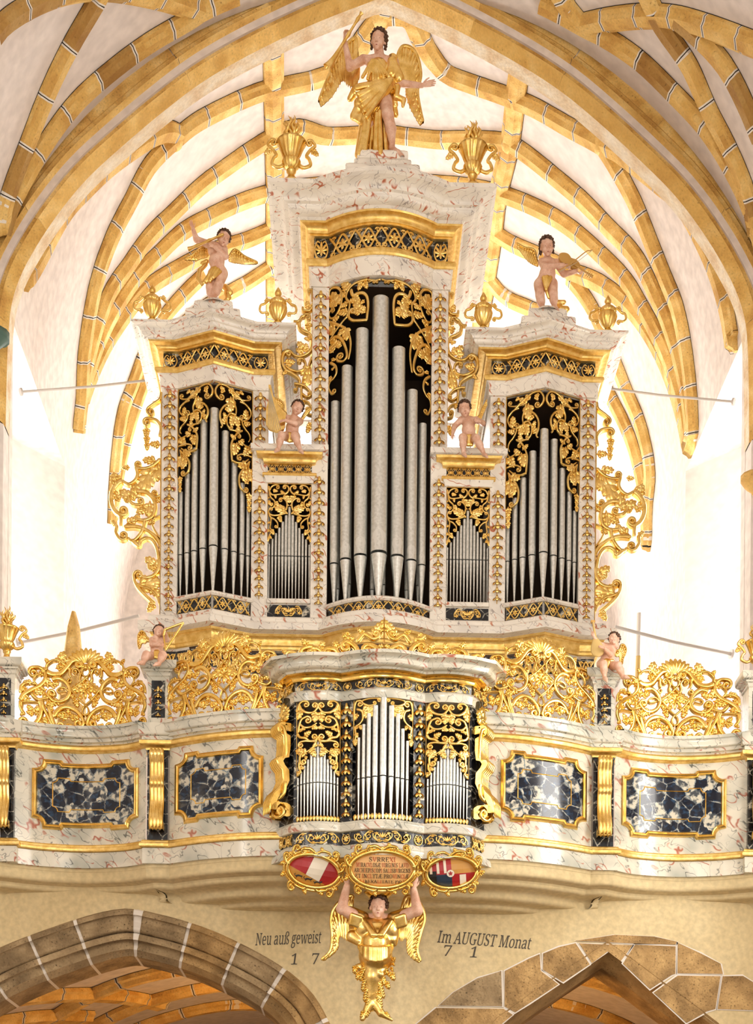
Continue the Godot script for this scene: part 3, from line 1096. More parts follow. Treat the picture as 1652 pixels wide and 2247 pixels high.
func gallery() -> void:
	gallery_paths()
	parapet(-1.0, false, "concave marble parapet between harp putto and the end vase")
	parapet(-1.0, true, "convex marble parapet between harp putto and the small organ")
	parapet(1.0, true, "convex marble parapet between the small organ and lute putto")
	parapet(1.0, false, "concave marble parapet between lute putto and the end vase")
	pilaster_post(-1.816, -1.0, "marble post with gilt console under the putto with triangular harp")
	pilaster_post(1.816, 1.0, "marble post with gilt console under the lute playing putto")
	pilaster_post(-3.06, -1.0, "marble end post under the gilt vase beyond the harp putto")
	pilaster_post(3.09, 1.0, "marble end post under the gilt vase beyond the lute putto")
	# ---- plaster cornice that carries the parapet
	var full := PackedVector2Array()
	full.append_array(shift2(path_outer, Vector2.ZERO))
	full.append_array(V2([-1.86, 0.012, -1.77, 0.012]))
	full.append_array(path_inner)
	full.append_array(V2([-0.6, 0.36, -0.4, 0.36]))
	full.append_array(mirror2(full))
	var seen2 := PackedVector2Array([full[0]])
	for q in full:
		if q.distance_to(seen2[seen2.size() - 1]) > 0.012:
			seen2.append(q)
	var tr := structure("trim_1", "cream plaster cornice under the parapet")
	var mb := MB.new()
	mould(mb, seen2, [[-0.8, 4.40], [-0.56, 4.44, -1], [-0.52, 4.445], [-0.46, 4.475, 1], [-0.40, 4.49, -1], [-0.36, 4.49], [-0.29, 4.525, 1], [-0.21, 4.565, -1], [-0.17, 4.57], [-0.12, 4.60, 1], [-0.11, 4.615], [-0.05, 4.625], [-0.01, 4.66, 1], [0.0, 4.715, -1], [0.0, 4.74], [-0.75, 4.745]], false, Vector3(0, 0, BZ))
	part("moulding", mb, M.cream_wash, tr)
	# ---- gallery floor
	var fl := structure("floor_gallery")
	mb = MB.new()
	mb.box(Vector3(-4.02, 4.5, -23.5), Vector3(4.02, 4.78, -13.36))
	part("slab", mb, M.lime_wash, fl)
	# ---- arcade wall
	var la := smooth2(V2([-4.1, 3.1, -3.6, 3.45, -3.14, 3.72, -2.9, 3.84, -2.59, 3.96, -2.33, 4.05, -2.11, 4.10, -1.97, 4.08, -1.72, 4.02, -1.46, 3.93, -1.13, 3.77, -0.9, 3.62, -0.76, 3.45, -0.62, 3.1, -0.56, 2.6, -0.55, 0.0]), 4)
	var ra := V2([0.55, 0.0, 0.55, 2.5, 0.66, 3.0, 0.8, 3.32, 1.0, 3.56, 1.25, 3.745, 1.58, 3.98, 1.91, 4.2, 2.14, 4.04, 2.36, 3.88, 2.6, 3.71, 2.83, 3.54, 3.05, 3.28, 3.2, 2.9, 3.28, 2.5, 3.28, 0.0])
	var line := PackedVector2Array([Vector2(-4.1, 4.74), Vector2(-4.1, 3.6)])
	for q in offset_path(la, 0.33):
		if q.x > -4.08 and q.y > 0.05:
			line.append(q)
	line.append(Vector2(-0.22, 0.0))
	line.append_array(ra)
	line.append_array(V2([4.1, 0.0, 4.1, 4.74]))
	var wg := structure("wall_gallery")
	mb = MB.new()
	wall_plate(mb, line, -13.3, -14.0)
	part("masonry", mb, M.cream_wash, wg)
	# left arch: moulded voussoirs
	var rg := Node3D.new()
	rg.name = "arch_ring"
	wg.add_child(rg, true)
	var ring_path := resample(la.slice(0, la.size() - 5), 0.055)
	ring_path.reverse()
	var prof := [[0.02, -0.66], [-0.015, -0.66], [-0.015, -0.2], [0.03, -0.13], [0.06, -0.13, -1], [0.10, -0.06, 1], [0.14, -0.06], [0.16, -0.10, 1], [0.20, -0.04, -1], [0.24, -0.02], [0.29, 0.02, 1], [0.33, 0.01], [0.35, -0.02]]
	var flat := ring_path
	flat.reverse()
	var per := 7
	var i := 0
	while i < flat.size() - 1:
		var a := flat.slice(i, mini(i + per + 1, flat.size()))
		if a.size() > 1:
			a[0] = a[0].lerp(a[1], 0.22)
			a[a.size() - 1] = a[a.size() - 1].lerp(a[a.size() - 2], 0.22)
			mb = MB.new()
			arch_sweep(mb, a, prof, -13.29, true)
			part("stone", mb, [M.brown_stone, M.brown_stone_light][rng.randi() % 2], rg)
		if i > 0:
			mb = MB.new()
			var jn := PackedVector2Array([flat[i].lerp(flat[i - 1], 0.24), flat[i], flat[i].lerp(flat[i + 1], 0.24)])
			arch_sweep(mb, jn, prof, -13.294)
			part("mortar_joint", mb, M.mortar, rg)
		i += per
	# right arch: flush blocks with white joints, then the chamfered reveal
	var rb := Node3D.new()
	rb.name = "arch_stones"
	wg.add_child(rb, true)
	var blocks := [
		[0.30, 3.50, 0.48, 3.65, 1.04, 3.65, 1.12, 3.60, 1.0, 3.50, 0.85, 3.30, 0.3, 3.30],
		[0.50, 3.67, 0.62, 3.78, 0.82, 3.90, 1.02, 3.965, 1.03, 3.67],
		[1.05, 3.965, 1.25, 4.07, 1.34, 4.11, 1.35, 3.97, 1.50, 3.86, 1.26, 3.70, 1.14, 3.62, 1.05, 3.67],
		[1.37, 4.115, 1.5, 4.17, 1.64, 4.205, 1.76, 4.03, 1.54, 3.88, 1.37, 3.98],
		[1.67, 4.205, 1.80, 4.20, 2.12, 4.195, 2.02, 4.06, 1.91, 4.14, 1.78, 4.04],
		[1.64, 4.225, 1.97, 4.28, 2.3, 4.27, 2.49, 4.23, 2.48, 4.205, 2.12, 4.21],
		[2.14, 4.20, 2.48, 4.19, 2.48, 3.96, 2.45, 3.95, 2.27, 3.83, 2.04, 4.04],
		[2.50, 4.22, 2.7, 4.13, 2.86, 4.05, 2.88, 3.965, 2.5, 3.965],
		[2.50, 3.945, 2.86, 3.945, 2.82, 3.67, 2.75, 3.65, 2.58, 3.55, 2.30, 3.80],
		[2.88, 3.945, 3.05, 3.95, 3.3, 3.8, 3.3, 3.66, 2.84, 3.67]]
	for b in blocks:
		mb = MB.new()
		wall_plate(mb, V2(b), -13.31, -13.288)
		part("stone", mb, [M.brown_stone_light, M.brown_stone_light, M.brown_stone][rng.randi() % 3], rb)
	mb = MB.new()
	for b in blocks:
		var c := V2(b)
		var m := Vector2.ZERO
		for q in c:
			m += q / c.size()
		for j in c.size():
			c[j] = c[j] + (c[j] - m).normalized() * 0.014
		var tr2 := Geometry2D.triangulate_polygon(c)
		var n := mb.v.size()
		for q in c:
			mb.v.append(Vector3(q.x, q.y, -13.294))
		for t in tr2:
			mb.k.append(n + t)
	part("mortar", mb, M.mortar, rb)
	mb = MB.new()
	arch_sweep(mb, ra.slice(1, ra.size() - 1), [[0.02, -0.72], [-0.12, -0.72], [-0.12, -0.30], [-0.02, -0.02], [0.02, 0.016]], -13.3)
	part("chamfer", mb, M.brown_stone_light, rb)
	# ---- low vault under the gallery, lit warm by unseen lamps put behind the pier
	var uw := [7.0, 0.2, 4.25]
	var cu := structure("ceiling_under_gallery")
	part("web", vault_web(uw[0], uw[1], uw[2], -13.95, -23.5, 0.15), M.lime_wash, cu)
	for r in UNDER_RIBS:
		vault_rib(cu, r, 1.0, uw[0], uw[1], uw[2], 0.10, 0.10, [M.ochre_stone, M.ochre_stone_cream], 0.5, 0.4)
	for p in [Vector3(-0.25, 3.2, -14.9), Vector3(0.3, 3.2, -14.9)]:
		var lamp := thing("unseen_lamp", "small unseen warm lamp put behind the pier, on the side of the %s arch" % ("moulded" if p.x < 0 else "pointed block"), "lamp", p)
		mb = MB.new()
		mb.lathe([Vector2(0, -0.07), Vector2(0.05, -0.05), Vector2(0.07, 0), Vector2(0.05, 0.05), Vector2(0, 0.07)], Vector3.ZERO, 12)
		var gm := StandardMaterial3D.new()
		gm.emission_enabled = true
		gm.emission = Color(1.0, 0.72, 0.35)
		gm.emission_energy_multiplier = 4.0
		part("bulb", mb, gm, lamp)
		mb = MB.new()
		mb.tube(PackedVector3Array([Vector3(0, 0.06, 0), Vector3(0, 1.2, 0)]), PackedFloat32Array([0.008, 0.008]), 6)
		part("cord", mb, M.black_cord, lamp)
		var l := OmniLight3D.new()
		l.name = "glow"
		l.light_color = Color(1.0, 0.74, 0.42)
		l.light_energy = LAMP
		l.light_size = 0.07
		l.omni_range = 30.0
		l.omni_attenuation = 2.0
		l.shadow_enabled = true
		lamp.add_child(l)


# ---------- carved ornament ----------

class Face:
	# a face to carve on: u along it, v up, h out of it; bulge makes it bow forward round u = 0
	var o: Vector3
	var u: Vector3
	var n: Vector3
	var bulge := 0.0
	var flip := false
	var reach := 1.0
	var path := PackedVector2Array()      # or a plan curve to follow, by x
	func _init(origin: Vector3, along: Vector3) -> void:
		o = origin
		u = along.normalized()
		n = u.cross(Vector3.UP).normalized()
	func at(a: float, b: float, h: float) -> Vector3:
		if not path.is_empty():
			var i := 1
			while i < path.size() - 1 and path[i].x < o.x + a:
				i += 1
			var t := (o.x + a - path[i - 1].x) / (path[i].x - path[i - 1].x)
			return Vector3(o.x + a, o.y + b, o.z + lerpf(path[i - 1].y, path[i].y, t) + h)
		if flip:
			a = -a
		return o + u * a + Vector3(0, b, 0) + n * (h - bulge * a * a)


const RELIEF := [[-1.0, 0.0], [-0.86, 0.55], [-0.45, 0.95], [0.0, 0.72], [0.45, 0.95], [0.86, 0.55], [1.0, 0.0]]

func stroke(mb: MB, f: Face, p: PackedVector2Array, w0: float, w1: float, h: float, back := 0.0) -> void:
	# a ribbon with a rounded, grooved section
	var n := p.size()
	if n < 2:
		return
	var g := PackedVector3Array()
	var bk := PackedVector3Array()
	for i in n:
		var d := (p[mini(i + 1, n - 1)] - p[maxi(i - 1, 0)]).normalized()
		var s := Vector2(-d.y, d.x)
		var t := float(i) / (n - 1)
		var w := lerpf(w0, w1, t)
		if i == 0 or i == n - 1:
			w *= 0.55
		var hh := h * (0.6 + 0.4 * w / maxf(w0, w1))
		for q in RELIEF:
			var c: Vector2 = p[i] + s * (q[0] * w)
			g.append(f.at(c.x, c.y, q[1] * hh - back * (1.0 if absf(q[0]) == 1.0 else 0.0)))
	mb.grid(g, RELIEF.size())


func knob(mb: MB, f: Face, c: Vector2, r: float, h: float) -> void:
	var g := PackedVector3Array()
	for j in 4:
		var e := PI / 2 * j / 3.0
		for i in 9:
			var a := TAU * i / 8.0
			g.append(f.at(c.x + cos(a) * cos(e) * r, c.y + sin(a) * cos(e) * r, sin(e) * h))
	mb.grid(g, 9)


func scroll_end(mb: MB, f: Face, c: Vector2, r: float, a0: float, dir: float, w: float) -> void:
	var p := spiral(c, r, r * 0.25, a0, a0 + dir * TAU * 1.25, 16)
	stroke(mb, f, p, w, w * 0.6, 0.011)


func lobe(mb: MB, f: Face, b: Vector2, ang: float, l: float, w: float, h: float) -> void:
	# a small ridged leaf
	var d := Vector2.from_angle(ang)
	var s := Vector2(-d.y, d.x)
	var g := PackedVector3Array()
	var ts := [0.0, 0.3, 0.65, 0.9, 1.0]
	var ws := [0.35, 0.85, 1.0, 0.55, 0.05]
	var hs := [0.5, 1.0, 1.0, 0.7, 0.25]
	for i in 5:
		var m: Vector2 = b + d * (l * ts[i])
		for q in 3:
			var c: Vector2 = m + s * ((q - 1) * w * ws[i])
			g.append(f.at(c.x, c.y, h * hs[i] * (1.0 if q == 1 else 0.35)))
	mb.grid(g, 3)


func leaf(mb: MB, f: Face, b: Vector2, tip: Vector2, h: float) -> void:
	# acanthus leaf: a middle lobe and three pairs of side lobes
	var d := tip - b
	var l := d.length()
	var a := d.angle()
	lobe(mb, f, b + d * 0.2, a, l * 0.82, l * 0.17, h)
	for i in 3:
		var at := b + d * (0.12 + 0.24 * i)
		var ll := l * (0.46 - 0.06 * i)
		for s in [-1.0, 1.0]:
			lobe(mb, f, at, a + s * (0.95 - 0.16 * i), ll, l * 0.135, h * 0.85)
	lobe(mb, f, b - d * 0.05, a, l * 0.45, l * 0.09, h * 1.1)


func vine(mb: MB, f: Face, pts: PackedVector2Array, w: float, r: float, dir: float, h: float, back := 0.0) -> void:
	# a stem through the points that runs out into a volute of radius r; dir 1 turns it to the left
	var p := smooth2(pts, 5)
	if r > 0.0:
		var n := p.size()
		var d := (p[n - 1] - p[n - 2]).normalized()
		var c := p[n - 1] + Vector2(-d.y, d.x) * dir * r
		var a := (p[n - 1] - c).angle()
		var sp := spiral(c, r, r * 0.3, a, a + dir * TAU * 1.3, 20)
		p.append_array(sp.slice(1))
		stroke(mb, f, p, w, w * 0.55, h, back)
		knob(mb, f, c, r * 0.28, h * 1.25)
	else:
		stroke(mb, f, p, w, w * 0.7, h, back)


func carve(mb: MB, f: Face, vines: Array, leaves: Array, to_uv: Callable, k: float, h: float, back := 0.0, mirrored := false, grow := 1.15) -> void:
	# vines: [half width, volute radius, turn (1 clockwise as drawn), x, y, x, y, ...] in drawing units of k metres, y down
	var turn := 1.0 if mirrored else -1.0
	for v in vines:
		var p := PackedVector2Array()
		for i in range(3, v.size(), 2):
			p.append(to_uv.call(float(v[i]), float(v[i + 1])))
		vine(mb, f, p, v[0] * k * 0.85, v[1] * k, v[2] * turn, h, back)
	for l in leaves:
		var lb: Vector2 = to_uv.call(float(l[0]), float(l[1]))
		var lt: Vector2 = to_uv.call(float(l[2]), float(l[3]))
		leaf(mb, f, lb, lb + (lt - lb) * grow, h * 0.9)


func rinceau(mb: MB, f: Face, hw: float, hh: float, n: int) -> void:
	# paired scrolls running out from the middle
	var t := hh * 0.13
	for s in [-1.0, 1.0]:
		var x := 0.0
		var step := hw / n
		for i in n:
			var up := 1.0 if i % 2 == 0 else -1.0
			var c := Vector2(s * (x + step * 0.5), -up * hh * 0.05)
			var r := minf(step * 0.42, hh * 0.8)
			stroke(mb, f, smooth2(PackedVector2Array([Vector2(s * x, -up * hh * 0.8), Vector2(s * (x + step * 0.5), -up * hh * 0.9), Vector2(s * (x + step), -up * hh * 0.1), Vector2(s * (x + step), up * hh * 0.6)]), 4), t, t * 0.8, 0.01)
			scroll_end(mb, f, c, r, -PI / 2 * up, s * up, t)
			for q in 3:
				lobe(mb, f, c + Vector2(s * r * 0.4, up * r * 0.5), PI / 2 * up + (q - 1) * 0.7, hh * 0.55, hh * 0.12, 0.01)
				lobe(mb, f, c + Vector2(-s * r * 0.3, -up * r * 0.6), -PI / 2 * up + (q - 1) * 0.9, hh * 0.4, hh * 0.1, 0.01)
			x += step
	for q in 5:
		lobe(mb, f, Vector2(0, -hh * 0.3), PI / 2 + (q - 2) * 0.5, hh * 1.1, hh * 0.13, 0.012)


const TOWER_V := [
	[26, 62, 1, 215, 330, 330, 215, 450, 110, 560, 45, 650, 45, 705, 130, 700, 220, 650, 280],
	[20, 45, 1, 420, 230, 330, 260, 220, 275, 140, 260],
	[22, 60, -1, 300, 300, 210, 330, 130, 400, 110, 470, 150, 540, 230, 575],
	[26, 0, 1, 470, 340, 560, 380, 620, 460, 625, 560, 590, 660, 620, 700],
	[22, 38, 1, 360, 500, 450, 480, 510, 540, 510, 640, 470, 700],
	[22, 0, 1, 420, 240, 390, 330, 360, 420, 370, 500, 410, 560],
	[20, 0, 1, 265, 520, 250, 620, 200, 700, 140, 760, 120, 830, 150, 880],
	[26, 0, 1, 250, 720, 330, 760, 400, 840, 435, 940, 430, 1060, 420, 1165],
	[20, 34, -1, 470, 720, 360, 735, 290, 790],
	[18, 0, 1, 95, 890, 150, 950, 240, 920, 310, 910, 370, 960],
	[24, 50, 1, 90, 1100, 170, 1075, 260, 1065, 320, 1085],
	[24, 0, 1, 430, 1165, 330, 1195, 220, 1180, 140, 1130],
	[26, 52, 1, 120, 1160, 200, 1250, 275, 1340, 298, 1440, 275, 1550, 210, 1610],
	[16, 0, 1, 130, 1180, 160, 1350, 150, 1440, 200, 1500],
	[10, 0, 1, 86, 90, 86, 600, 86, 1100, 86, 1640]]
const TOWER_L := [[420, 250, 320, 140], [450, 240, 450, 430], [370, 500, 320, 650], [380, 500, 440, 640], [560, 110, 610, 180], [480, 170, 410, 90], [520, 570, 565, 480], [190, 560, 190, 420], [230, 620, 120, 600], [330, 760, 310, 660], [360, 860, 440, 790], [340, 900, 385, 1060], [300, 930, 230, 850], [150, 950, 90, 1030], [130, 960, 210, 1070], [150, 1200, 300, 1240], [140, 1250, 80, 1440], [170, 1280, 225, 1430], [200, 1490, 140, 1400], [540, 390, 480, 460], [600, 640, 540, 560], [125, 1620, 125, 1740], [125, 1730, 125, 1820], [125, 1810, 125, 1900], [300, 110, 240, 170], [640, 90, 560, 110]]


func tower_screen(o: Node3D, f: Face, _y: float, side: float) -> void:
	var k := 5.49e-4
	var st := 1.0 if side > 0 else 1.2
	if o.position.x > 0:
		st += 0.12
	var top := 2.193
	var mb := MB.new()
	var to := func(x: float, y: float) -> Vector2:
		var yc := y + (x - 80.0) * 95.0 / 645.0
		return Vector2((x - 80.0) * k * 1.107, top - (yc - 85.0) * k * (st if yc > 300 else 1.0) + (215.0 * k * (st - 1.0) if yc > 300 else 0.0))
	carve(mb, f, TOWER_V, TOWER_L, to, k, 0.022)
	stroke(mb, f, PackedVector2Array([Vector2(0, top - 0.006), Vector2(0.385, top - 0.006)]), 0.006, 0.006, 0.01)
	part("pipe_screen", mb, M.gold, o)


const CENTRE_V := [
	[24, 34, 1, 75, 330, 85, 240, 140, 195, 220, 210, 265, 300, 260, 430, 220, 540, 160, 630, 100, 640, 78, 580, 110, 520],
	[26, 0, 1, 640, 100, 520, 130, 420, 180, 350, 260, 330, 360, 380, 440, 370, 540, 340, 640],
	[32, 0, 1, 400, 240, 430, 330, 500, 300, 580, 300, 635, 360, 650, 480, 640, 600, 630, 690],
	[28, 44, 1, 640, 690, 540, 695, 430, 690, 372, 640, 380, 560],
	[22, 0, 1, 350, 630, 220, 780, 90, 965],
	[26, 0, 1, 70, 690, 200, 740, 300, 790, 370, 880, 400, 1000, 395, 1130, 370, 1260],
	[28, 66, 1, 90, 980, 160, 920, 240, 930, 300, 1010, 340, 1120, 345, 1210, 300, 1275, 230, 1275],
	[22, 42, -1, 100, 1290, 180, 1340, 200, 1430, 160, 1520, 100, 1580, 85, 1660, 120, 1740],
	[10, 0, 1, 76, 220, 76, 700, 76, 1200, 76, 1700],
	[18, 0, 1, 640, 110, 740, 120, 830, 110], [16, 26, 1, 650, 150, 720, 120], [14, 24, -1, 830, 100, 770, 120]]
const CENTRE_L := [[370, 240, 280, 120], [340, 300, 230, 310], [560, 130, 510, 240], [590, 120, 630, 220], [380, 430, 470, 360], [540, 570, 460, 430], [560, 600, 595, 490], [550, 580, 440, 560], [360, 430, 250, 480], [360, 560, 225, 560], [180, 470, 85, 420], [190, 460, 130, 280], [200, 450, 260, 350], [130, 700, 220, 620], [100, 720, 135, 870], [320, 780, 340, 950], [290, 800, 220, 900], [210, 1060, 120, 960], [230, 1090, 235, 990], [150, 1140, 100, 1050], [120, 1240, 180, 1250], [120, 1400, 165, 1360], [120, 1480, 90, 1560], [430, 330, 520, 420], [600, 400, 540, 450]]


func centre_screen(o: Node3D, f: Face, s: float, y: Callable) -> void:
	var k := 6.64e-4
	var top: float = y.call(10.975)
	var st := 1.0 if s < 0 else 1.22
	var mb := MB.new()
	var to := func(x: float, yy: float) -> Vector2:
		var q := (x - 835.0) / 765.0
		var yc := yy + 140.0 * (1.0 - q * q)
		return Vector2((x - 835.0) * k * -s, top - (yc - 205.0) * k * (st if yc > 560 else 1.0) + (355.0 * k * (st - 1.0) if yc > 560 else 0.0))
	carve(mb, f, CENTRE_V, CENTRE_L, to, k, 0.026, 0.0, s > 0)
	part("pipe_screen", mb, M.gold, o)


const FLAT_V := [
	[34, 0, 1, 180, 180, 190, 300, 250, 400, 330, 420, 480, 400, 580, 380],
	[32, 0, 1, 190, 330, 230, 480, 330, 580, 350, 680, 300, 760, 230, 800],
	[32, 58, 1, 200, 300, 250, 200, 340, 150, 420, 150],
	[36, 58, -1, 590, 400, 680, 350, 725, 260, 700, 180, 630, 150],
	[34, 62, -1, 640, 840, 680, 700, 660, 590, 590, 520, 520, 500],
	[34, 50, 1, 650, 900, 520, 950, 380, 980, 260, 970, 180, 900, 200, 800],
	[32, 48, 1, 180, 900, 230, 1030, 330, 1080, 420, 1180, 430, 1280],
	[28, 0, 1, 240, 1030, 240, 1180, 220, 1320, 260, 1400, 200, 1540, 160, 1660],
	[14, 0, 1, 150, 120, 150, 700, 150, 1300, 150, 1640], [14, 0, 1, 150, 118, 450, 118, 740, 118]]
const FLAT_L := [[280, 290, 410, 310], [350, 420, 370, 510], [600, 400, 510, 300], [620, 420, 730, 600], [620, 420, 580, 510], [340, 590, 440, 710], [300, 700, 170, 640], [450, 700, 550, 720], [660, 680, 730, 700], [600, 720, 560, 810], [640, 860, 370, 760], [620, 870, 690, 925], [450, 980, 515, 1140], [230, 1150, 160, 1200], [240, 1350, 320, 1490], [200, 1350, 165, 1430], [200, 1540, 260, 1610], [170, 1560, 155, 1690], [200, 560, 170, 660], [200, 480, 160, 520]]


func flat_screen(o: Node3D, s: float, y: Callable) -> void:
	var k := 3.545e-4
	var top: float = y.call(9.06)
	var mb := MB.new()
	var f := Face.new(Vector3(0, 0, -0.012), Vector3(1, 0, 0))
	var to := func(x: float, yy: float) -> Vector2: return Vector2((x - 745.0) * k * -s, top - (yy - 110.0) * k)
	carve(mb, f, FLAT_V, FLAT_L, to, k, 0.016, 0.0, s > 0)
	part("pipe_screen", mb, M.gold, o)


const WING_V := [
	[20, 45, -1, 545, 45, 530, 110, 460, 165, 415, 200], [24, 42, -1, 530, 490, 545, 400, 510, 330, 450, 305, 405, 302], [16, 0, 1, 455, 258, 450, 300],
	[10, 0, 1, 546, 60, 546, 800, 546, 1500, 546, 2230],
	[24, 38, 1, 540, 700, 470, 765, 400, 795, 325, 797], [28, 0, 1, 300, 780, 318, 860, 290, 920, 230, 955, 165, 920],
	[34, 50, -1, 165, 920, 105, 970, 65, 1050, 65, 1140, 100, 1215, 150, 1255], [28, 0, 1, 158, 1262, 160, 1370],
	[26, 50, -1, 75, 1320, 115, 1370, 110, 1430, 140, 1485], [30, 0, 1, 190, 1375, 300, 1370, 400, 1400, 480, 1450, 530, 1510, 545, 1570],
	[26, 0, 1, 395, 1290, 372, 1400, 320, 1480, 270, 1512, 225, 1480], [28, 0, 1, 265, 1500, 335, 1555, 355, 1510, 410, 1482, 470, 1505, 512, 1580, 532, 1690, 545, 1760],
	[30, 24, 1, 310, 1025, 400, 1030, 470, 1090, 492, 1170, 470, 1260, 400, 1305, 320, 1300],
	[24, 36, -1, 228, 1070, 245, 1125, 295, 1155, 350, 1152], [16, 0, 1, 545, 1260, 485, 1290, 470, 1360, 545, 1480],
	[30, 0, 1, 545, 1680, 530, 1780, 480, 1850, 400, 1872, 370, 1850], [26, 46, 1, 500, 2130, 420, 2060, 340, 1980, 300, 1910, 290, 1850],
	[20, 0, 1, 310, 1930, 380, 1965, 450, 1985, 520, 2060, 545, 2130], [6, 0, 1, 398, 380, 404, 500, 408, 600], [18, 30, 1, 545, 1060, 500, 1080, 470, 1060]]
const WING_L := [[110, 970, 85, 850], [150, 930, 130, 870], [290, 1110, 160, 1025], [290, 1105, 300, 955], [470, 780, 370, 1000], [500, 720, 380, 710], [510, 760, 480, 910], [520, 740, 545, 890], [540, 560, 445, 550], [470, 1100, 545, 1110], [440, 1120, 430, 1260], [430, 1180, 320, 1225], [100, 1120, 155, 1065], [220, 1130, 185, 1105], [215, 1345, 315, 1285], [530, 1770, 415, 1680], [510, 1780, 430, 1765], [330, 1945, 535, 1905], [450, 1960, 545, 2045], [490, 2110, 435, 2195], [120, 1360, 65, 1320], [400, 390, 400, 480], [404, 470, 405, 550], [406, 540, 408, 610], [490, 1300, 430, 1340], [240, 790, 170, 790], [100, 1000, 60, 1100]]


func wing(o: Node3D, s: int, a: float, _y: Callable) -> void:
	var k := 9.85e-4
	var mb := MB.new()
	var f := Face.new(Vector3(s * a, 0, -0.03), Vector3(1, 0, 0))
	var to := func(x: float, yy: float) -> Vector2: return Vector2((552.0 - x) * k * s, 2.21 - yy * k)
	carve(mb, f, WING_V, WING_L, to, k, 0.035, 0.03, s > 0)
	part("carved_wing", mb, M.gold, o)


const UPWING_V := [
	[18, 26, -1, 545, 85, 490, 80], [16, 0, 1, 532, 90, 532, 260], [28, 0, 1, 545, 320, 500, 380, 440, 390, 400, 380, 402, 330], [26, 0, 1, 440, 462, 390, 475, 340, 540, 270, 545],
	[22, 40, 1, 400, 490, 430, 445, 480, 440], [32, 44, -1, 350, 560, 360, 640, 430, 690, 500, 720, 545, 800, 542, 890, 515, 965, 450, 1020, 370, 1050, 290, 1035, 240, 985],
	[34, 0, 1, 215, 965, 140, 1000, 110, 1090, 120, 1180, 165, 1250, 260, 1300, 350, 1370, 372, 1440], [26, 32, -1, 160, 1190, 230, 1245, 330, 1272, 415, 1240, 450, 1165, 420, 1095, 360, 1085],
	[22, 0, 1, 540, 1060, 505, 1150, 480, 1230, 420, 1350, 400, 1480], [26, 0, 1, 285, 1450, 370, 1460, 450, 1490, 520, 1560, 545, 1610], [24, 0, 1, 390, 1490, 390, 1600, 400, 1700, 335, 1725],
	[20, 30, -1, 400, 1590, 470, 1640, 520, 1620], [22, 0, 1, 420, 1690, 500, 1725, 545, 1800], [20, 34, 1, 545, 1900, 480, 1880, 460, 1830], [10, 0, 1, 545, 90, 545, 800, 545, 1500, 545, 2200], [18, 22, 1, 330, 1490, 320, 1540]]
const UPWING_L := [[440, 980, 345, 850], [460, 990, 450, 870], [420, 1010, 320, 945], [140, 1150, 280, 1130], [150, 1195, 240, 1180], [180, 1270, 115, 1315], [510, 1190, 395, 1310], [520, 1220, 465, 1450], [520, 800, 435, 785], [500, 360, 455, 255], [520, 340, 545, 280], [470, 600, 495, 665], [440, 600, 535, 590], [400, 1690, 435, 1755], [500, 2000, 545, 2100], [520, 2050, 480, 2150]]


func upper_wing(o: Node3D, s: float, a: float, _y: Callable) -> void:
	var k := 6.69e-4
	var mb := MB.new()
	var f := Face.new(Vector3(s * a, 0, -0.04), Vector3(1, 0, 0))
	var to := func(x: float, yy: float) -> Vector2: return Vector2((545.0 - x) * k * s, 3.297 - yy * k)
	carve(mb, f, UPWING_V, UPWING_L, to, k, 0.03, 0.025, s > 0)
	part("carved_wing", mb, M.gold, o)


const CREST_V := [
	[44, 52, 1, 400, 365, 480, 400, 580, 392, 650, 330, 720, 262, 790, 235],
	[22, 0, 1, 640, 300, 560, 242, 470, 240, 400, 290, 400, 350],
	[34, 62, -1, 80, 680, 110, 620, 200, 570, 320, 520, 385, 445, 370, 355, 305, 308, 225, 302],
	[18, 0, 1, 285, 520, 240, 460, 262, 405, 330, 385], [26, 0, 1, 80, 600, 92, 510, 175, 480, 270, 505],
	[36, 50, 1, 470, 460, 570, 450, 660, 505, 705, 590, 670, 680, 580, 720, 490, 705, 430, 650],
	[18, 0, 1, 692, 605, 640, 562, 580, 562, 540, 592, 575, 616, 660, 602],
	[20, 0, 1, 945, 425, 840, 510, 715, 588], [20, 0, 1, 715, 575, 820, 690, 935, 775],
	[18, 0, 1, 915, 325, 868, 345, 862, 385, 885, 420, 915, 428], [18, 0, 1, 915, 885, 880, 865, 872, 825, 890, 785, 915, 770],
	[22, 42, -1, 860, 510, 832, 455, 842, 400, 815, 352], [18, 0, 1, 700, 455, 676, 480, 700, 505, 724, 480, 702, 456],
	[24, 0, 1, 720, 440, 700, 400, 700, 350, 690, 320],
	[30, 0, 1, 215, 605, 280, 675, 345, 682, 430, 665], [30, 0, 1, 335, 690, 370, 790, 430, 900, 485, 1000], [32, 0, 1, 85, 680, 82, 760, 125, 840],
	[36, 52, 1, 310, 690, 335, 780, 320, 880, 260, 960, 180, 990, 110, 970], [20, 0, 1, 100, 700, 200, 700, 330, 725],
	[38, 62, 1, 490, 900, 550, 822, 650, 785, 760, 812, 850, 880, 890, 955], [34, 56, -1, 430, 770, 462, 880, 488, 955, 525, 1020],
	[18, 0, 1, 700, 905, 640, 850, 560, 855, 510, 890], [16, 0, 1, 620, 1030, 700, 1010, 760, 1030]]
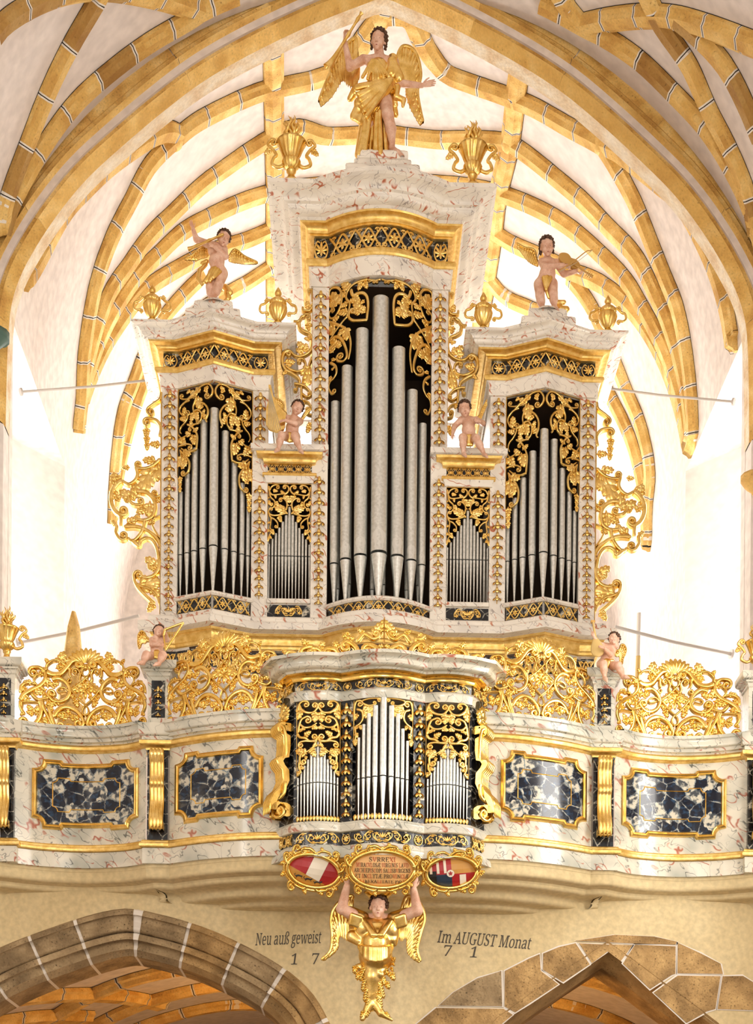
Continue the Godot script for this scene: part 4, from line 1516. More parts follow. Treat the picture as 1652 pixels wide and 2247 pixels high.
const CREST_L := [[560, 290, 610, 165], [590, 290, 690, 235], [520, 330, 610, 310], [440, 280, 390, 220], [400, 570, 270, 595], [420, 550, 400, 440], [440, 535, 535, 505], [385, 600, 370, 665], [245, 840, 180, 755], [250, 855, 170, 820], [262, 860, 300, 770], [280, 885, 340, 850], [200, 660, 85, 655], [445, 900, 365, 920], [460, 970, 285, 995], [400, 790, 440, 735], [480, 840, 450, 775], [570, 700, 470, 745], [790, 700, 725, 650], [770, 690, 805, 770], [650, 1000, 730, 1000], [690, 905, 560, 870], [700, 905, 810, 905], [690, 890, 680, 815], [130, 820, 85, 845], [880, 540, 740, 590], [890, 480, 830, 560], [330, 420, 380, 330], [160, 540, 90, 560], [870, 640, 830, 690], [400, 700, 470, 760], [740, 350, 680, 340], [220, 480, 130, 470]]


func crest_rail(s: float, path: PackedVector2Array, cx: float, half: float, yb: float, label: String, lift := 0.0) -> void:
	# openwork gilded crest on the parapet rail, built to its left half and mirrored
	var o := thing("gilded_crest", label, "railing", Vector3.ZERO, "gilded openwork crests on the parapet")
	var k := half / 835.0
	var f := Face.new(Vector3(cx, yb, BZ), Vector3(1, 0, 0))
	f.path = path
	for m in [-1.0, 1.0]:
		var mb := MB.new()
		var to := func(x: float, y: float) -> Vector2:
			var q := (x - 915.0) / 800.0
			return Vector2((x - 915.0) * k * -m, (1045.0 - 90.0 * q * q - y) * 7.03e-4 + lift)
		carve(mb, f, CREST_V, CREST_L, to, k * 1.16, 0.03, 0.02, m > 0, 1.3)
		part("scrollwork", mb, M.gold_bright, o)
	var mb := MB.new()
	for i in 9:
		lobe(mb, f, Vector2((i - 4) * 0.006, 0.545), PI / 2 + (4 - i) * 0.29, 0.13, 0.024, 0.035)
	for i in 3:
		lobe(mb, f, Vector2((i - 1) * 0.01, 0.54), -PI / 2 + (i - 1) * 0.5, 0.06, 0.016, 0.03)
	part("shell", mb, M.gold_bright, o)
	mb = MB.new()
	for i in 8:
		lobe(mb, f, Vector2(0, 0.325), TAU * i / 8.0, 0.078, 0.014, 0.022)
	for i in 4:
		lobe(mb, f, Vector2(0, 0.325), TAU * (i + 0.5) / 4.0, 0.05, 0.012, 0.028)
	part("rosette", mb, M.gold_bright, o)


const RP_SIDE_V := [
	[24, 48, -1, 100, 150, 140, 240, 220, 290, 310, 290, 368, 230], [22, 45, 1, 90, 250, 100, 170, 150, 130, 210, 132],
	[24, 55, 1, 90, 560, 105, 460, 140, 380, 210, 345], [22, 0, 1, 110, 430, 180, 490, 280, 490, 360, 440],
	[24, 50, -1, 80, 560, 120, 620, 200, 640, 260, 685, 330, 682], [22, 45, -1, 370, 690, 280, 690, 200, 680, 130, 685],
	[24, 44, -1, 80, 820, 160, 820, 120, 890, 125, 970], [20, 0, 1, 110, 960, 108, 1040, 135, 1100, 90, 1145], [20, 0, 1, 350, 700, 300, 780, 200, 840, 120, 830], [8, 0, 1, 72, 140, 72, 600, 72, 1120]]
const RP_SIDE_L := [[130, 200, 95, 350], [340, 270, 330, 410], [280, 480, 370, 510], [200, 490, 130, 520], [180, 610, 265, 555], [150, 540, 100, 500], [300, 750, 370, 745], [270, 780, 335, 890], [220, 860, 75, 800], [210, 880, 205, 940], [110, 1030, 180, 1055], [320, 350, 375, 390], [330, 700, 370, 660], [120, 1080, 85, 1150]]
const RP_MID_V := [
	[22, 46, 1, 850, 340, 850, 200, 872, 115, 920, 98], [22, 0, 1, 880, 210, 950, 240, 965, 330, 930, 400, 860, 445], [20, 26, -1, 950, 130, 1040, 165, 1120, 150], [18, 0, 1, 858, 440, 872, 560, 855, 650], [16, 0, 1, 950, 100, 1050, 75, 1200, 60], [10, 0, 1, 845, 95, 845, 400, 845, 660]]
const RP_MID_L := [[950, 230, 1100, 195], [960, 240, 1105, 275], [970, 250, 1060, 330], [890, 260, 855, 350], [920, 420, 945, 480], [870, 520, 895, 590], [860, 600, 870, 690], [1150, 100, 1215, 60], [900, 440, 850, 480]]


# ---------- organ cases ----------

var bell: ArrayMesh

func bellflower() -> ArrayMesh:
	# a drooping gilded blossom of five petals under a small bud
	if bell:
		return bell
	var mb := MB.new()
	for i in 5:
		var a := PI * (i / 4.0) - PI / 2.0
		var c := Vector2(sin(a), cos(a))
		var g := PackedVector3Array()
		for r in 5:
			var t := r / 4.0
			var w := 0.014 * sin(PI * (0.2 + 0.72 * t))
			var out := 0.008 + 0.016 * sin(t * PI * 0.75)
			var mid := Vector3(c.x * (0.006 + 0.03 * sin(t * PI * 0.62)), -0.002 - 0.03 * t, 0.004 + maxf(c.y, 0.15) * out)
			for q in 3:
				g.append(mid + Vector3(cos(a) * (q - 1) * w, 0, -sin(a) * (q - 1) * w + (0.003 if q == 1 else 0.0)))
		mb.grid(g, 3)
	mb.lathe([Vector2(0.0, 0.02), Vector2(0.007, 0.016), Vector2(0.010, 0.006), Vector2(0.013, -0.003), Vector2(0.009, -0.012), Vector2(0.0, -0.018)], Vector3(0, 0, 0.01), 9)
	bell = mb.mesh()
	return bell


func garland(parent: Node3D, x: float, y0: float, y1: float, z: float, k: float, taper: float, m: Material) -> void:
	var y := y1
	var b := bellflower()
	var first := y1 - y0
	while y > y0:
		var t := (y1 - y) / first
		var s := k * lerpf(1.0, taper, clampf((t - 0.3) / 0.7, 0.0, 1.0))
		part("bellflower", b, m, parent, Transform3D(Basis().scaled(Vector3(s, s, s)), Vector3(x, y, z)))
		y -= 0.063 * s
	var mb := MB.new()
	mb.tube(PackedVector3Array([Vector3(x, y0, z + 0.006), Vector3(x, y1 + 0.03, z + 0.006)]), PackedFloat32Array([0.004, 0.004]), 5, false)
	part("garland_cord", mb, m, parent)


var pipe_meshes := {}

func pipe(parent: Node3D, x: float, z: float, r: float, y_foot: float, y_mouth: float, y_top: float) -> void:
	# tin pipe: conical foot, body, a raised upper lip with a pointed or round head, and the open slit of the mouth
	if pipe_meshes.is_empty():
		var mb := MB.new()
		mb.lathe([Vector2(1, 0), Vector2(1, 1), Vector2(0.97, 1), Vector2(0.93, 1), Vector2(0.93, 0.9)], Vector3.ZERO, 18)
		pipe_meshes.body = mb.mesh()
		mb = MB.new()
		mb.lathe([Vector2(0.0, 0.0), Vector2(0.22, 0.0), Vector2(0.25, 0.02), Vector2(1.0, 1.0)], Vector3.ZERO, 18)
		pipe_meshes.foot = mb.mesh()
		mb = MB.new()
		# upper lip: a flat shield laid over the front of the body
		var g := PackedVector3Array()
		var n := 12
		for j in n + 1:
			var t := float(j) / n
			var w := 0.84 if t < 0.5 else 0.84 * sqrt(maxf(1.0 - pow((t - 0.5) / 0.5, 2.2), 0.0))
			for i in 5:
				var u := (i - 2) / 2.0 * w
				g.append(Vector3(u, t, minf(sqrt(1.0 - u * u) + 0.015, 0.97 - 0.08 * (1.0 - t)) if absf(u) < 0.7 else sqrt(1.0 - u * u) + 0.02))
		mb.grid(g, 5)
		pipe_meshes.lip = mb.mesh()
		mb = MB.new()
		g = PackedVector3Array()
		for j in 2:
			for i in 13:
				var e := PI * (1.0 + i / 12.0) + 0.0
				g.append(Vector3(cos(e) * 0.99, j, sin(e) * 0.99))
		mb.grid(g, 13)
		mb.fan(PackedVector3Array([Vector3(-0.95, 0.02, 0), Vector3(0.95, 0.02, 0), Vector3(0.6, 0.02, -0.75), Vector3(-0.6, 0.02, -0.75)]), Vector3(0, 0.02, -0.3))
		pipe_meshes.back = mb.mesh()
	var o := Node3D.new()
	o.name = "organ_pipe"
	parent.add_child(o, true)
	o.position = Vector3(x, y_foot, z)
	var fm := y_mouth - y_foot
	var gap := maxf(r * 0.32, 0.009)
	part("body", pipe_meshes.body, M.tin, o, Transform3D(Basis().scaled(Vector3(r, y_top - y_mouth - gap, r)), Vector3(0, fm + gap, 0)))
	part("foot", pipe_meshes.foot, M.tin, o, Transform3D(Basis().scaled(Vector3(r, fm, r)), Vector3.ZERO))
	part("upper_lip", pipe_meshes.lip, M.tin_lip, o, Transform3D(Basis().scaled(Vector3(r, r * 2.6, r * 1.02)), Vector3(0, fm + gap, 0)))
	part("mouth", pipe_meshes.back, M.tin, o, Transform3D(Basis().scaled(Vector3(r, gap, r)), Vector3(0, fm, 0)))


func frieze_cell(mb: MB, f: Face, u0: float, u1: float, v0: float, v1: float, kind: int) -> void:
	# pierced strapwork: crossing bands with a rosette between, or a palmette
	var um := (u0 + u1) / 2
	var vm := (v0 + v1) / 2
	var w := u1 - u0
	var h := v1 - v0
	var t := h * 0.055
	if kind == 0:
		for s in [-1.0, 1.0]:
			stroke(mb, f, smooth2(PackedVector2Array([Vector2(u0, vm - s * h * 0.5), Vector2(u0 + w * 0.2, vm - s * h * 0.12), Vector2(um - w * 0.08, vm + s * h * 0.40), Vector2(um + w * 0.08, vm + s * h * 0.40), Vector2(u1 - w * 0.2, vm - s * h * 0.12), Vector2(u1, vm - s * h * 0.5)]), 4), t, t, 0.010)
			scroll_end(mb, f, Vector2(u0 + w * 0.14, vm + s * h * 0.36), h * 0.14, 0.0 if s > 0 else PI, s, t * 0.8)
			scroll_end(mb, f, Vector2(u1 - w * 0.14, vm + s * h * 0.36), h * 0.14, PI if s > 0 else 0.0, -s, t * 0.8)
		for i in 6:
			lobe(mb, f, Vector2(um, vm), TAU * i / 6.0 + 0.5, h * 0.27, h * 0.065, 0.012)
	else:
		for i in 5:
			var a := PI / 2 + (i - 2) * 0.62
			lobe(mb, f, Vector2(um, vm - h * 0.1), a, h * (0.48 - 0.05 * absf(i - 2)), h * 0.06, 0.012)
		for i in 3:
			lobe(mb, f, Vector2(um, vm - h * 0.05), -PI / 2 + (i - 1) * 0.8, h * 0.3, h * 0.055, 0.010)
		for s in [-1.0, 1.0]:
			var p := smooth2(PackedVector2Array([Vector2(um, v0), Vector2(um + s * w * 0.3, v0 + h * 0.12), Vector2(um + s * w * 0.42, vm), Vector2(um + s * w * 0.25, vm + h * 0.36), Vector2(um + s * w * 0.10, vm + h * 0.28)]), 4)
			stroke(mb, f, p, t, t * 0.6, 0.010)


func frieze(parent: Node3D, f: Face, u0: float, u1: float, v0: float, v1: float, cells: int, kind: int, m: Material, ground: Material, called := "frieze_carving") -> void:
	if ground:
		var b := MB.new()
		var g := PackedVector3Array()
		for i in 17:
			for v in [v0, v1]:
				g.append(f.at(lerpf(u0, u1, i / 16.0), v, 0.0))
		b.grid(g, 2)
		part("frieze_ground", b, ground, parent)
	var mb := MB.new()
	for i in cells:
		frieze_cell(mb, f, lerpf(u0, u1, float(i) / cells), lerpf(u0, u1, (i + 1.0) / cells), v0, v1, kind)
	part(called, mb, m, parent)


func case_mouldings(o: Node3D, path: PackedVector2Array, levels: Array, out_top: float) -> void:
	# architrave, gilt fillet, frieze ground, gilt cove and marble cornice: heights in levels[0..5]
	var mb := MB.new()
	var L := levels
	mould(mb, path, [[-0.05, L[0]], [0.015, L[0]], [0.015, L[0] + (L[1] - L[0]) * 0.5], [0.04, L[1], -1]], false)
	part("architrave", mb, M.rose_marble, o)
	mb = MB.new()
	mould(mb, path, [[0.02, L[1]], [0.055, L[1]], [0.065, L[1] + 0.015], [0.065, lerpf(L[1], L[2], 0.5)], [0.035, L[2] - 0.01, -1], [0.0, L[2]]], false)
	part("gilt_fillet", mb, M.gold_satin, o)
	mb = MB.new()
	mould(mb, path, [[-0.01, L[2]], [-0.01, L[3]]], false)
	part("frieze_band", mb, M.dark_marble, o)
	mb = MB.new()
	mould(mb, path, [[-0.01, L[3]], [0.03, L[3]], [0.03, L[3] + 0.014], [0.05, L[3] + 0.02, 1], [0.115, L[4] - 0.012, -1], [0.125, L[4]]], false)
	part("gilt_cove", mb, M.gold_satin, o)
	mb = MB.new()
	var h: float = L[5] - L[4]
	var e := out_top - 0.12
	mould(mb, path, [[-0.05, L[4]], [0.12, L[4]], [0.12 + e * 0.08, L[4] + h * 0.1], [0.12 + e * 0.38, L[4] + h * 0.34, 1], [0.12 + e * 0.40, L[4] + h * 0.40], [0.12 + e * 0.5, L[4] + h * 0.44], [0.12 + e * 0.9, L[4] + h * 0.74, -1], [0.12 + e, L[4] + h * 0.80], [0.12 + e, L[5]], [-0.05, L[5] + 0.01]], true)
	part("cornice", mb, M.rose_marble, o)


func pilaster(o: Node3D, x0: float, x1: float, y0: float, y1: float, z: float, depth: float, gk: float, gaps: Array) -> void:
	var p := Node3D.new()
	p.name = "pilaster"
	o.add_child(p, true)
	var mb := MB.new()
	mb.box(Vector3(x0, y0, z - depth), Vector3(x1, y1, z), 0.006)
	part("shaft", mb, M.rose_marble, p)
	for g in gaps:
		garland(p, (x0 + x1) / 2, g[0], g[1], z, gk * 1.6, g[2], M.gold)


func back_box(o: Node3D, x0: float, x1: float, y0: float, y1: float, zf: float, zb: float) -> void:
	# oak boards that close the case behind the pipes
	var mb := MB.new()
	mb.quad(Vector3(x0, y0, zb), Vector3(x1, y0, zb), Vector3(x1, y1, zb), Vector3(x0, y1, zb))
	mb.quad(Vector3(x0, y0, zf), Vector3(x0, y0, zb), Vector3(x0, y1, zb), Vector3(x0, y1, zf))
	mb.quad(Vector3(x1, y0, zf), Vector3(x1, y0, zb), Vector3(x1, y1, zb), Vector3(x1, y1, zf))
	mb.quad(Vector3(x0, y1, zf), Vector3(x1, y1, zf), Vector3(x1, y1, zb), Vector3(x0, y1, zb))
	mb.quad(Vector3(x0, y0, zf), Vector3(x1, y0, zf), Vector3(x1, y0, zb), Vector3(x0, y0, zb))
	part("inner_boards", mb, M.oak, o)


func reveals(o: Node3D, fw: float, y0: float, y1: float) -> void:
	# ceiling and floor boards just behind the front, between the pilasters
	for q in [y0, y1]:
		var mb := MB.new()
		mb.quad(Vector3(-fw, q, 0.0), Vector3(fw, q, 0.0), Vector3(fw, q, -0.13), Vector3(-fw, q, -0.13))
		part("reveal_board", mb, M.oak, o)


func carcass(o: Node3D, x0: float, x1: float, y0: float, y1: float, zf: float, zb: float) -> void:
	var mb := MB.new()
	for x in [x0, x1]:
		mb.box(Vector3(x - 0.012, y0, zb), Vector3(x + 0.012, y1, zf))
	mb.box(Vector3(x0, y0, zb - 0.02), Vector3(x1, y1, zb))
	part("side_boards", mb, M.rose_marble, o)


func main_organ() -> void:
	var z := FZ
	# ---------------- plinth below all five bays
	var b := thing("organ_plinth", "marble and gilt base below the five bays of the great organ", "organ", Vector3.ZERO)
	var v := 0.17
	var bw := 0.24
	var base := V2([-2.11, -1.6, -2.11, 0.0, -1.95, 0.0, -1.593, v, -1.236, 0.0, -0.5, 0.0])
	base.append_array(bow(-0.5, 0.0, 0.5, 0.0, bw, 14).slice(1, 14))
	base.append_array(mirror2(base.slice(0, 6)))
	var mb := MB.new()
	var org := Vector3(0, 0, z)
	mould(mb, base, [[-0.1, 7.56], [0.19, 7.57], [0.19, 7.62], [0.16, 7.65, -1], [0.13, 7.66], [0.10, 7.70, 1], [0.06, 7.735, -1], [0.02, 7.745], [0.02, 7.757], [-0.2, 7.76]], false, org)
	part("base_cornice", mb, M.rose_marble, b)
	mb = MB.new()
	mould(mb, base, [[0.01, 7.43], [0.03, 7.435], [0.035, 7.46, 1], [0.045, 7.47], [0.08, 7.545, -1], [0.09, 7.565]], false, org)
	part("gilt_cove", mb, M.gold_satin, b)
	mb = MB.new()
	mould(mb, base, [[0.0, 7.2], [0.0, 7.41]], false, org)
	part("frieze_band", mb, M.dark_marble, b)
	mb = MB.new()
	mould(mb, base, [[-0.04, 4.78], [-0.04, 7.0], [0.02, 7.06], [0.03, 7.14, -1], [0.03, 7.19], [0.0, 7.21]], false, org)
	part("lower_case", mb, M.rose_marble, b)
	for s in [-1.0, 1.0]:
		frieze(b, Face.new(Vector3(s * 1.772, 7.3, z + v / 2 + 0.004), Vector3(0.357, 0, -v * s)), -0.178, 0.178, -0.085, 0.085, 4, 0, M.gold, null)
		frieze(b, Face.new(Vector3(s * 1.415, 7.3, z + v / 2 + 0.004), Vector3(0.357, 0, v * s)), -0.178, 0.178, -0.085, 0.085, 4, 0, M.gold, null)
		frieze(b, Face.new(Vector3(s * 2.03, 7.3, z + 0.004), Vector3(1, 0, 0)), -0.07, 0.07, -0.085, 0.085, 1, 0, M.gold, null)
		frieze(b, Face.new(Vector3(s * 0.868, 7.3, z + 0.004), Vector3(1, 0, 0)), -0.36, 0.36, -0.085, 0.085, 5, 0, M.gold, null)
	var cf := Face.new(Vector3(0, 7.3, z + bw + 0.004), Vector3(1, 0, 0))
	cf.bulge = bw / 0.25
	frieze(b, cf, -0.5, 0.5, -0.085, 0.085, 7, 0, M.gold, null)
	# ---------------- the three towers
	for k in [-1, 1]:
		side_tower(k)
	centre_tower()
	for k in [-1, 1]:
		flat_bay(k)


func side_tower(s: int) -> void:
	var z := FZ
	var v := 0.17
	var o := thing("organ_tower", "pointed side tower of the great organ, %s" % ("under the putto with raised arm" if s < 0 else "under the violin playing putto"), "organ tower", Vector3(s * 1.593, 7.76, z))
	# local: x from -0.517 to 0.517, y from 0
	var a := 0.517
	var fw := 0.357
	var path := V2([-a, -1.35, -a, 0.0, -fw, 0.0, 0.0, v, fw, 0.0, a, 0.0, a, -1.35])
	var y := func(q: float) -> float: return q - 7.76
	var mb := MB.new()
	for sx in [-1.0, 1.0]:
		var x0: float = minf(sx * a, sx * fw)
		pilaster(o, x0, x0 + 0.16, 0.0, y.call(9.955), 0.0, 0.12, 1.0, [[0.06, y.call(9.90), 0.62]] if sx * s > 0 else [[0.17, y.call(9.0), 0.7], [y.call(9.5), y.call(9.9), 0.9]])
	carcass(o, -a + 0.012, a - 0.012, 0.0, y.call(10.2), -0.1, -1.3)
	back_box(o, -fw - 0.12, fw + 0.12, 0.1, y.call(10.0), -0.125, -1.25)
	reveals(o, fw, 0.1, y.call(10.0))
	case_mouldings(o, path, [y.call(9.953), y.call(10.085), y.call(10.15), y.call(10.30), y.call(10.36), y.call(10.47)], 0.265)
	# sill and its pierced frieze
	mb = MB.new()
	var sp := V2([-fw, -0.1, -fw, 0.0, 0.0, v, fw, 0.0, fw, -0.1])
	mould(mb, sp, [[-0.3, 0.135], [0.015, 0.135], [0.03, 0.15], [0.03, 0.165], [0.0, 0.185], [-0.3, 0.185]], true)
	mould(mb, sp, [[-0.02, 0.0], [-0.02, 0.14]], false)
	part("sill", mb, M.rose_marble, o)
	for sx in [-1.0, 1.0]:
		var f := Face.new(Vector3(sx * fw / 2, 0.07, v / 2), Vector3(fw, 0, -v * sx))
		frieze(o, f, -0.185, 0.185, -0.06, 0.06, 2, 0, M.gold, M.dark_marble, "sill_carving")
		f = Face.new(Vector3(sx * fw / 2, y.call(10.225), v / 2), Vector3(fw, 0, -v * sx))
		frieze(o, f, -0.195, 0.195, -0.068, 0.068, 2, 0, M.gold, null)
		f = Face.new(Vector3(sx * 0.437, y.call(10.225), 0.0), Vector3(1, 0, 0))
		frieze(o, f, -0.075, 0.075, -0.068, 0.068, 1, 1, M.gold, null)
	# nine pipes following the point of the plan
	var xs := [-0.330, -0.264, -0.190, -0.103, 0.0, 0.103, 0.190, 0.264, 0.322]
	var rs := [0.021, 0.027, 0.032, 0.036, 0.043, 0.036, 0.031, 0.026, 0.021]
	var tops := [8.98, 9.14, 9.37, 9.62, 9.71, 9.52, 9.25, 9.06, 8.92]
	if s > 0:
		tops = [8.84, 8.97, 9.15, 9.39, 9.58, 9.51, 9.25, 9.04, 8.87]
	for i in 9:
		var zz: float = v * (1.0 - absf(xs[i]) / fw) - 0.07
		pipe(o, xs[i], zz, rs[i], 0.175, 0.60 + 0.02 * (1.0 - absf(xs[i]) / fw), y.call(tops[i]))
	for sx in [-1.0, 1.0]:
		var f := Face.new(Vector3(sx * fw, 0, -0.012), Vector3(fw, 0, v * -sx))
		f.flip = sx > 0
		f.reach = 0.395
		tower_screen(o, f, y.call(1.0) + 1.0, sx * s)
	wing(o, s, a, y)


func centre_tower() -> void:
	var z := FZ
	var bw := 0.24
	var o := thing("organ_tower", "tall bowed middle tower of the great organ with seven large pipes", "organ tower", Vector3(0, 7.72, z))
	var a := 0.66
	var fw := 0.5
	var path := V2([-a, -1.75, -a, 0.0, -fw, 0.0])
	path.append_array(bow(-fw, 0, fw, 0, bw * 0.85, 16).slice(1, 16))
	path.append_array(V2([fw, 0.0, a, 0.0, a, -1.75]))
	var y := func(q: float) -> float: return q - 7.72
	for sx in [-1.0, 1.0]:
		var x0: float = minf(sx * a, sx * fw)
		pilaster(o, x0, x0 + 0.16, 0.0, y.call(10.975), 0.0, 0.12, 1.0, [[0.17, y.call(9.1), 0.7], [y.call(9.45), y.call(10.9), 0.95]])
	carcass(o, -a + 0.012, a - 0.012, 0.0, y.call(11.3), -0.1, -1.7)
	back_box(o, -fw - 0.12, fw + 0.12, 0.1, y.call(10.99), -0.125, -1.65)
	reveals(o, fw, 0.1, y.call(10.99))
	case_mouldings(o, path, [y.call(10.972), y.call(11.15), y.call(11.235), y.call(11.45), y.call(11.54), y.call(11.74)], 0.425)
	var mb := MB.new()
	var sp := PackedVector2Array([Vector2(-fw, -0.1)])
	sp.append_array(bow(-fw, 0, fw, 0, bw, 16))
	sp.append(Vector2(fw, -0.1))
	mould(mb, sp, [[-0.3, 0.125], [0.015, 0.125], [0.03, 0.14], [0.03, 0.155], [0.0, 0.175], [-0.3, 0.175]], true)
	mould(mb, sp, [[-0.02, 0.0], [-0.02, 0.13]], false)
	part("sill", mb, M.rose_marble, o)
	var f := Face.new(Vector3(0, 0.066, bw), Vector3(1, 0, 0))
	f.bulge = bw / (fw * fw)
	frieze(o, f, -0.48, 0.48, -0.056, 0.056, 5, 0, M.gold, M.dark_marble, "sill_carving")
	f = Face.new(Vector3(0, y.call(11.342), bw * 0.85), Vector3(1, 0, 0))
	f.bulge = bw * 0.85 / (fw * fw)
	frieze(o, f, -0.5, 0.5, -0.1, 0.1, 4, 0, M.gold, null)
	for sx in [-1.0, 1.0]:
		f = Face.new(Vector3(sx * 0.58, y.call(11.342), 0.0), Vector3(1, 0, 0))
		frieze(o, f, -0.075, 0.075, -0.1, 0.1, 1, 1, M.gold, null)
	var xs := [-0.43, -0.318, -0.176, 0.0, 0.178, 0.315, 0.42]
	var rs := [0.044, 0.055, 0.064, 0.080, 0.064, 0.053, 0.040]
	var tops := [9.88, 10.18, 10.50, 10.79, 10.33, 9.96, 9.68]
	for i in 7:
		var t := absf(xs[i]) / fw
		var zz := bw * (1.0 - t * t) - 0.11
		pipe(o, xs[i], zz, rs[i], 0.165, 0.60 - 0.03 * t, y.call(tops[i]))
	# smaller pipes standing behind the feet
	for i in 8:
		pipe(o, -0.40 + i * 0.114, -0.25, 0.022, 0.17, 0.42 + 0.05 * (i % 3), 1.2)
	for sx in [-1.0, 1.0]:
		f = Face.new(Vector3(0, 0, bw * 0.85 - 0.03), Vector3(1, 0, 0))
		f.bulge = bw * 0.85 / (fw * fw)
		centre_screen(o, f, sx, y)
	for sx in [-1.0, 1.0]:
		upper_wing(o, sx, a, y)


func flat_bay(s: int) -> void:
	var z := FZ
	var o := thing("organ_bay", "flat narrow bay of the great organ below the putto %s" % ("with the harp" if s < 0 else "before the bright window"), "organ bay", Vector3(s * 0.868, 7.76, z))
	var y := func(q: float) -> float: return q - 7.76
	var a := 0.212
	back_box(o, -a + 0.004, a - 0.004, 0.15, y.call(9.06), -0.01, -1.15)
	carcass(o, -a + 0.002, a - 0.002, 0.0, y.call(9.35), -0.05, -1.2)
	# entablature with the ledge on which the putto sits
	var path := V2([-a, -0.3, -a, 0.0, a, 0.0, a, -0.3])
	var mb := MB.new()
	mould(mb, path, [[-0.05, y.call(9.06)], [0.02, y.call(9.06)], [0.02, y.call(9.09)], [0.035, y.call(9.12)]], false)
	mould(mb, V2([-0.36, -0.3, -0.36, 0.06, 0.36, 0.06, 0.36, -0.3]), [[-0.05, y.call(9.30)], [-0.02, y.call(9.315)], [0.0, y.call(9.35), -1], [0.015, y.call(9.36)], [0.015, y.call(9.41)], [-0.1, y.call(9.415)]], true)
	part("marble_mouldings", mb, M.rose_marble, o)
	mb = MB.new()
	mould(mb, path, [[0.0, y.call(9.12)], [0.05, y.call(9.12)], [0.05, y.call(9.135)], [0.0, y.call(9.155), -1]], false)
	mould(mb, path, [[0.0, y.call(9.235)], [0.03, y.call(9.24)], [0.04, y.call(9.25)], [0.10, y.call(9.30), -1], [0.11, y.call(9.32)]], false)
	part("gilt_mouldings", mb, M.gold_satin, o)
	frieze(o, Face.new(Vector3(0, y.call(9.195), 0.004), Vector3(1, 0, 0)), -a, a, -0.04, 0.04, 5, 0, M.gold, M.dark_marble)
	# sill and inlaid panel
	mb = MB.new()
	mb.box(Vector3(-a, 0.13, -0.2), Vector3(a, 0.175, 0.03), 0.006)
	mb.box(Vector3(-a, 0.0, -0.2), Vector3(a, 0.13, -0.002))
	part("sill", mb, M.rose_marble, o)
	mb = MB.new()
	mb.box(Vector3(-a + 0.005, 0.005, -0.01), Vector3(a - 0.005, 0.12, 0.004))
	part("inlay", mb, M.dark_marble, o)
	mb = MB.new()
	var f := Face.new(Vector3(0, 0.062, 0.005), Vector3(1, 0, 0))
	rinceau(mb, f, 0.125, 0.05, 2)
	part("sill_carving", mb, M.gold, o)
	var n := 13
	for i in n:
		var t := (i - 6) / 6.0
		var r := 0.0155 - 0.0055 * absf(t)
		pipe(o, t * 0.196, -0.03, r, 0.17, y.call(8.36), y.call(8.84 - 0.36 * pow(absf(t), 0.85)))
	for sx in [-1.0, 1.0]:
		flat_screen(o, sx, y)


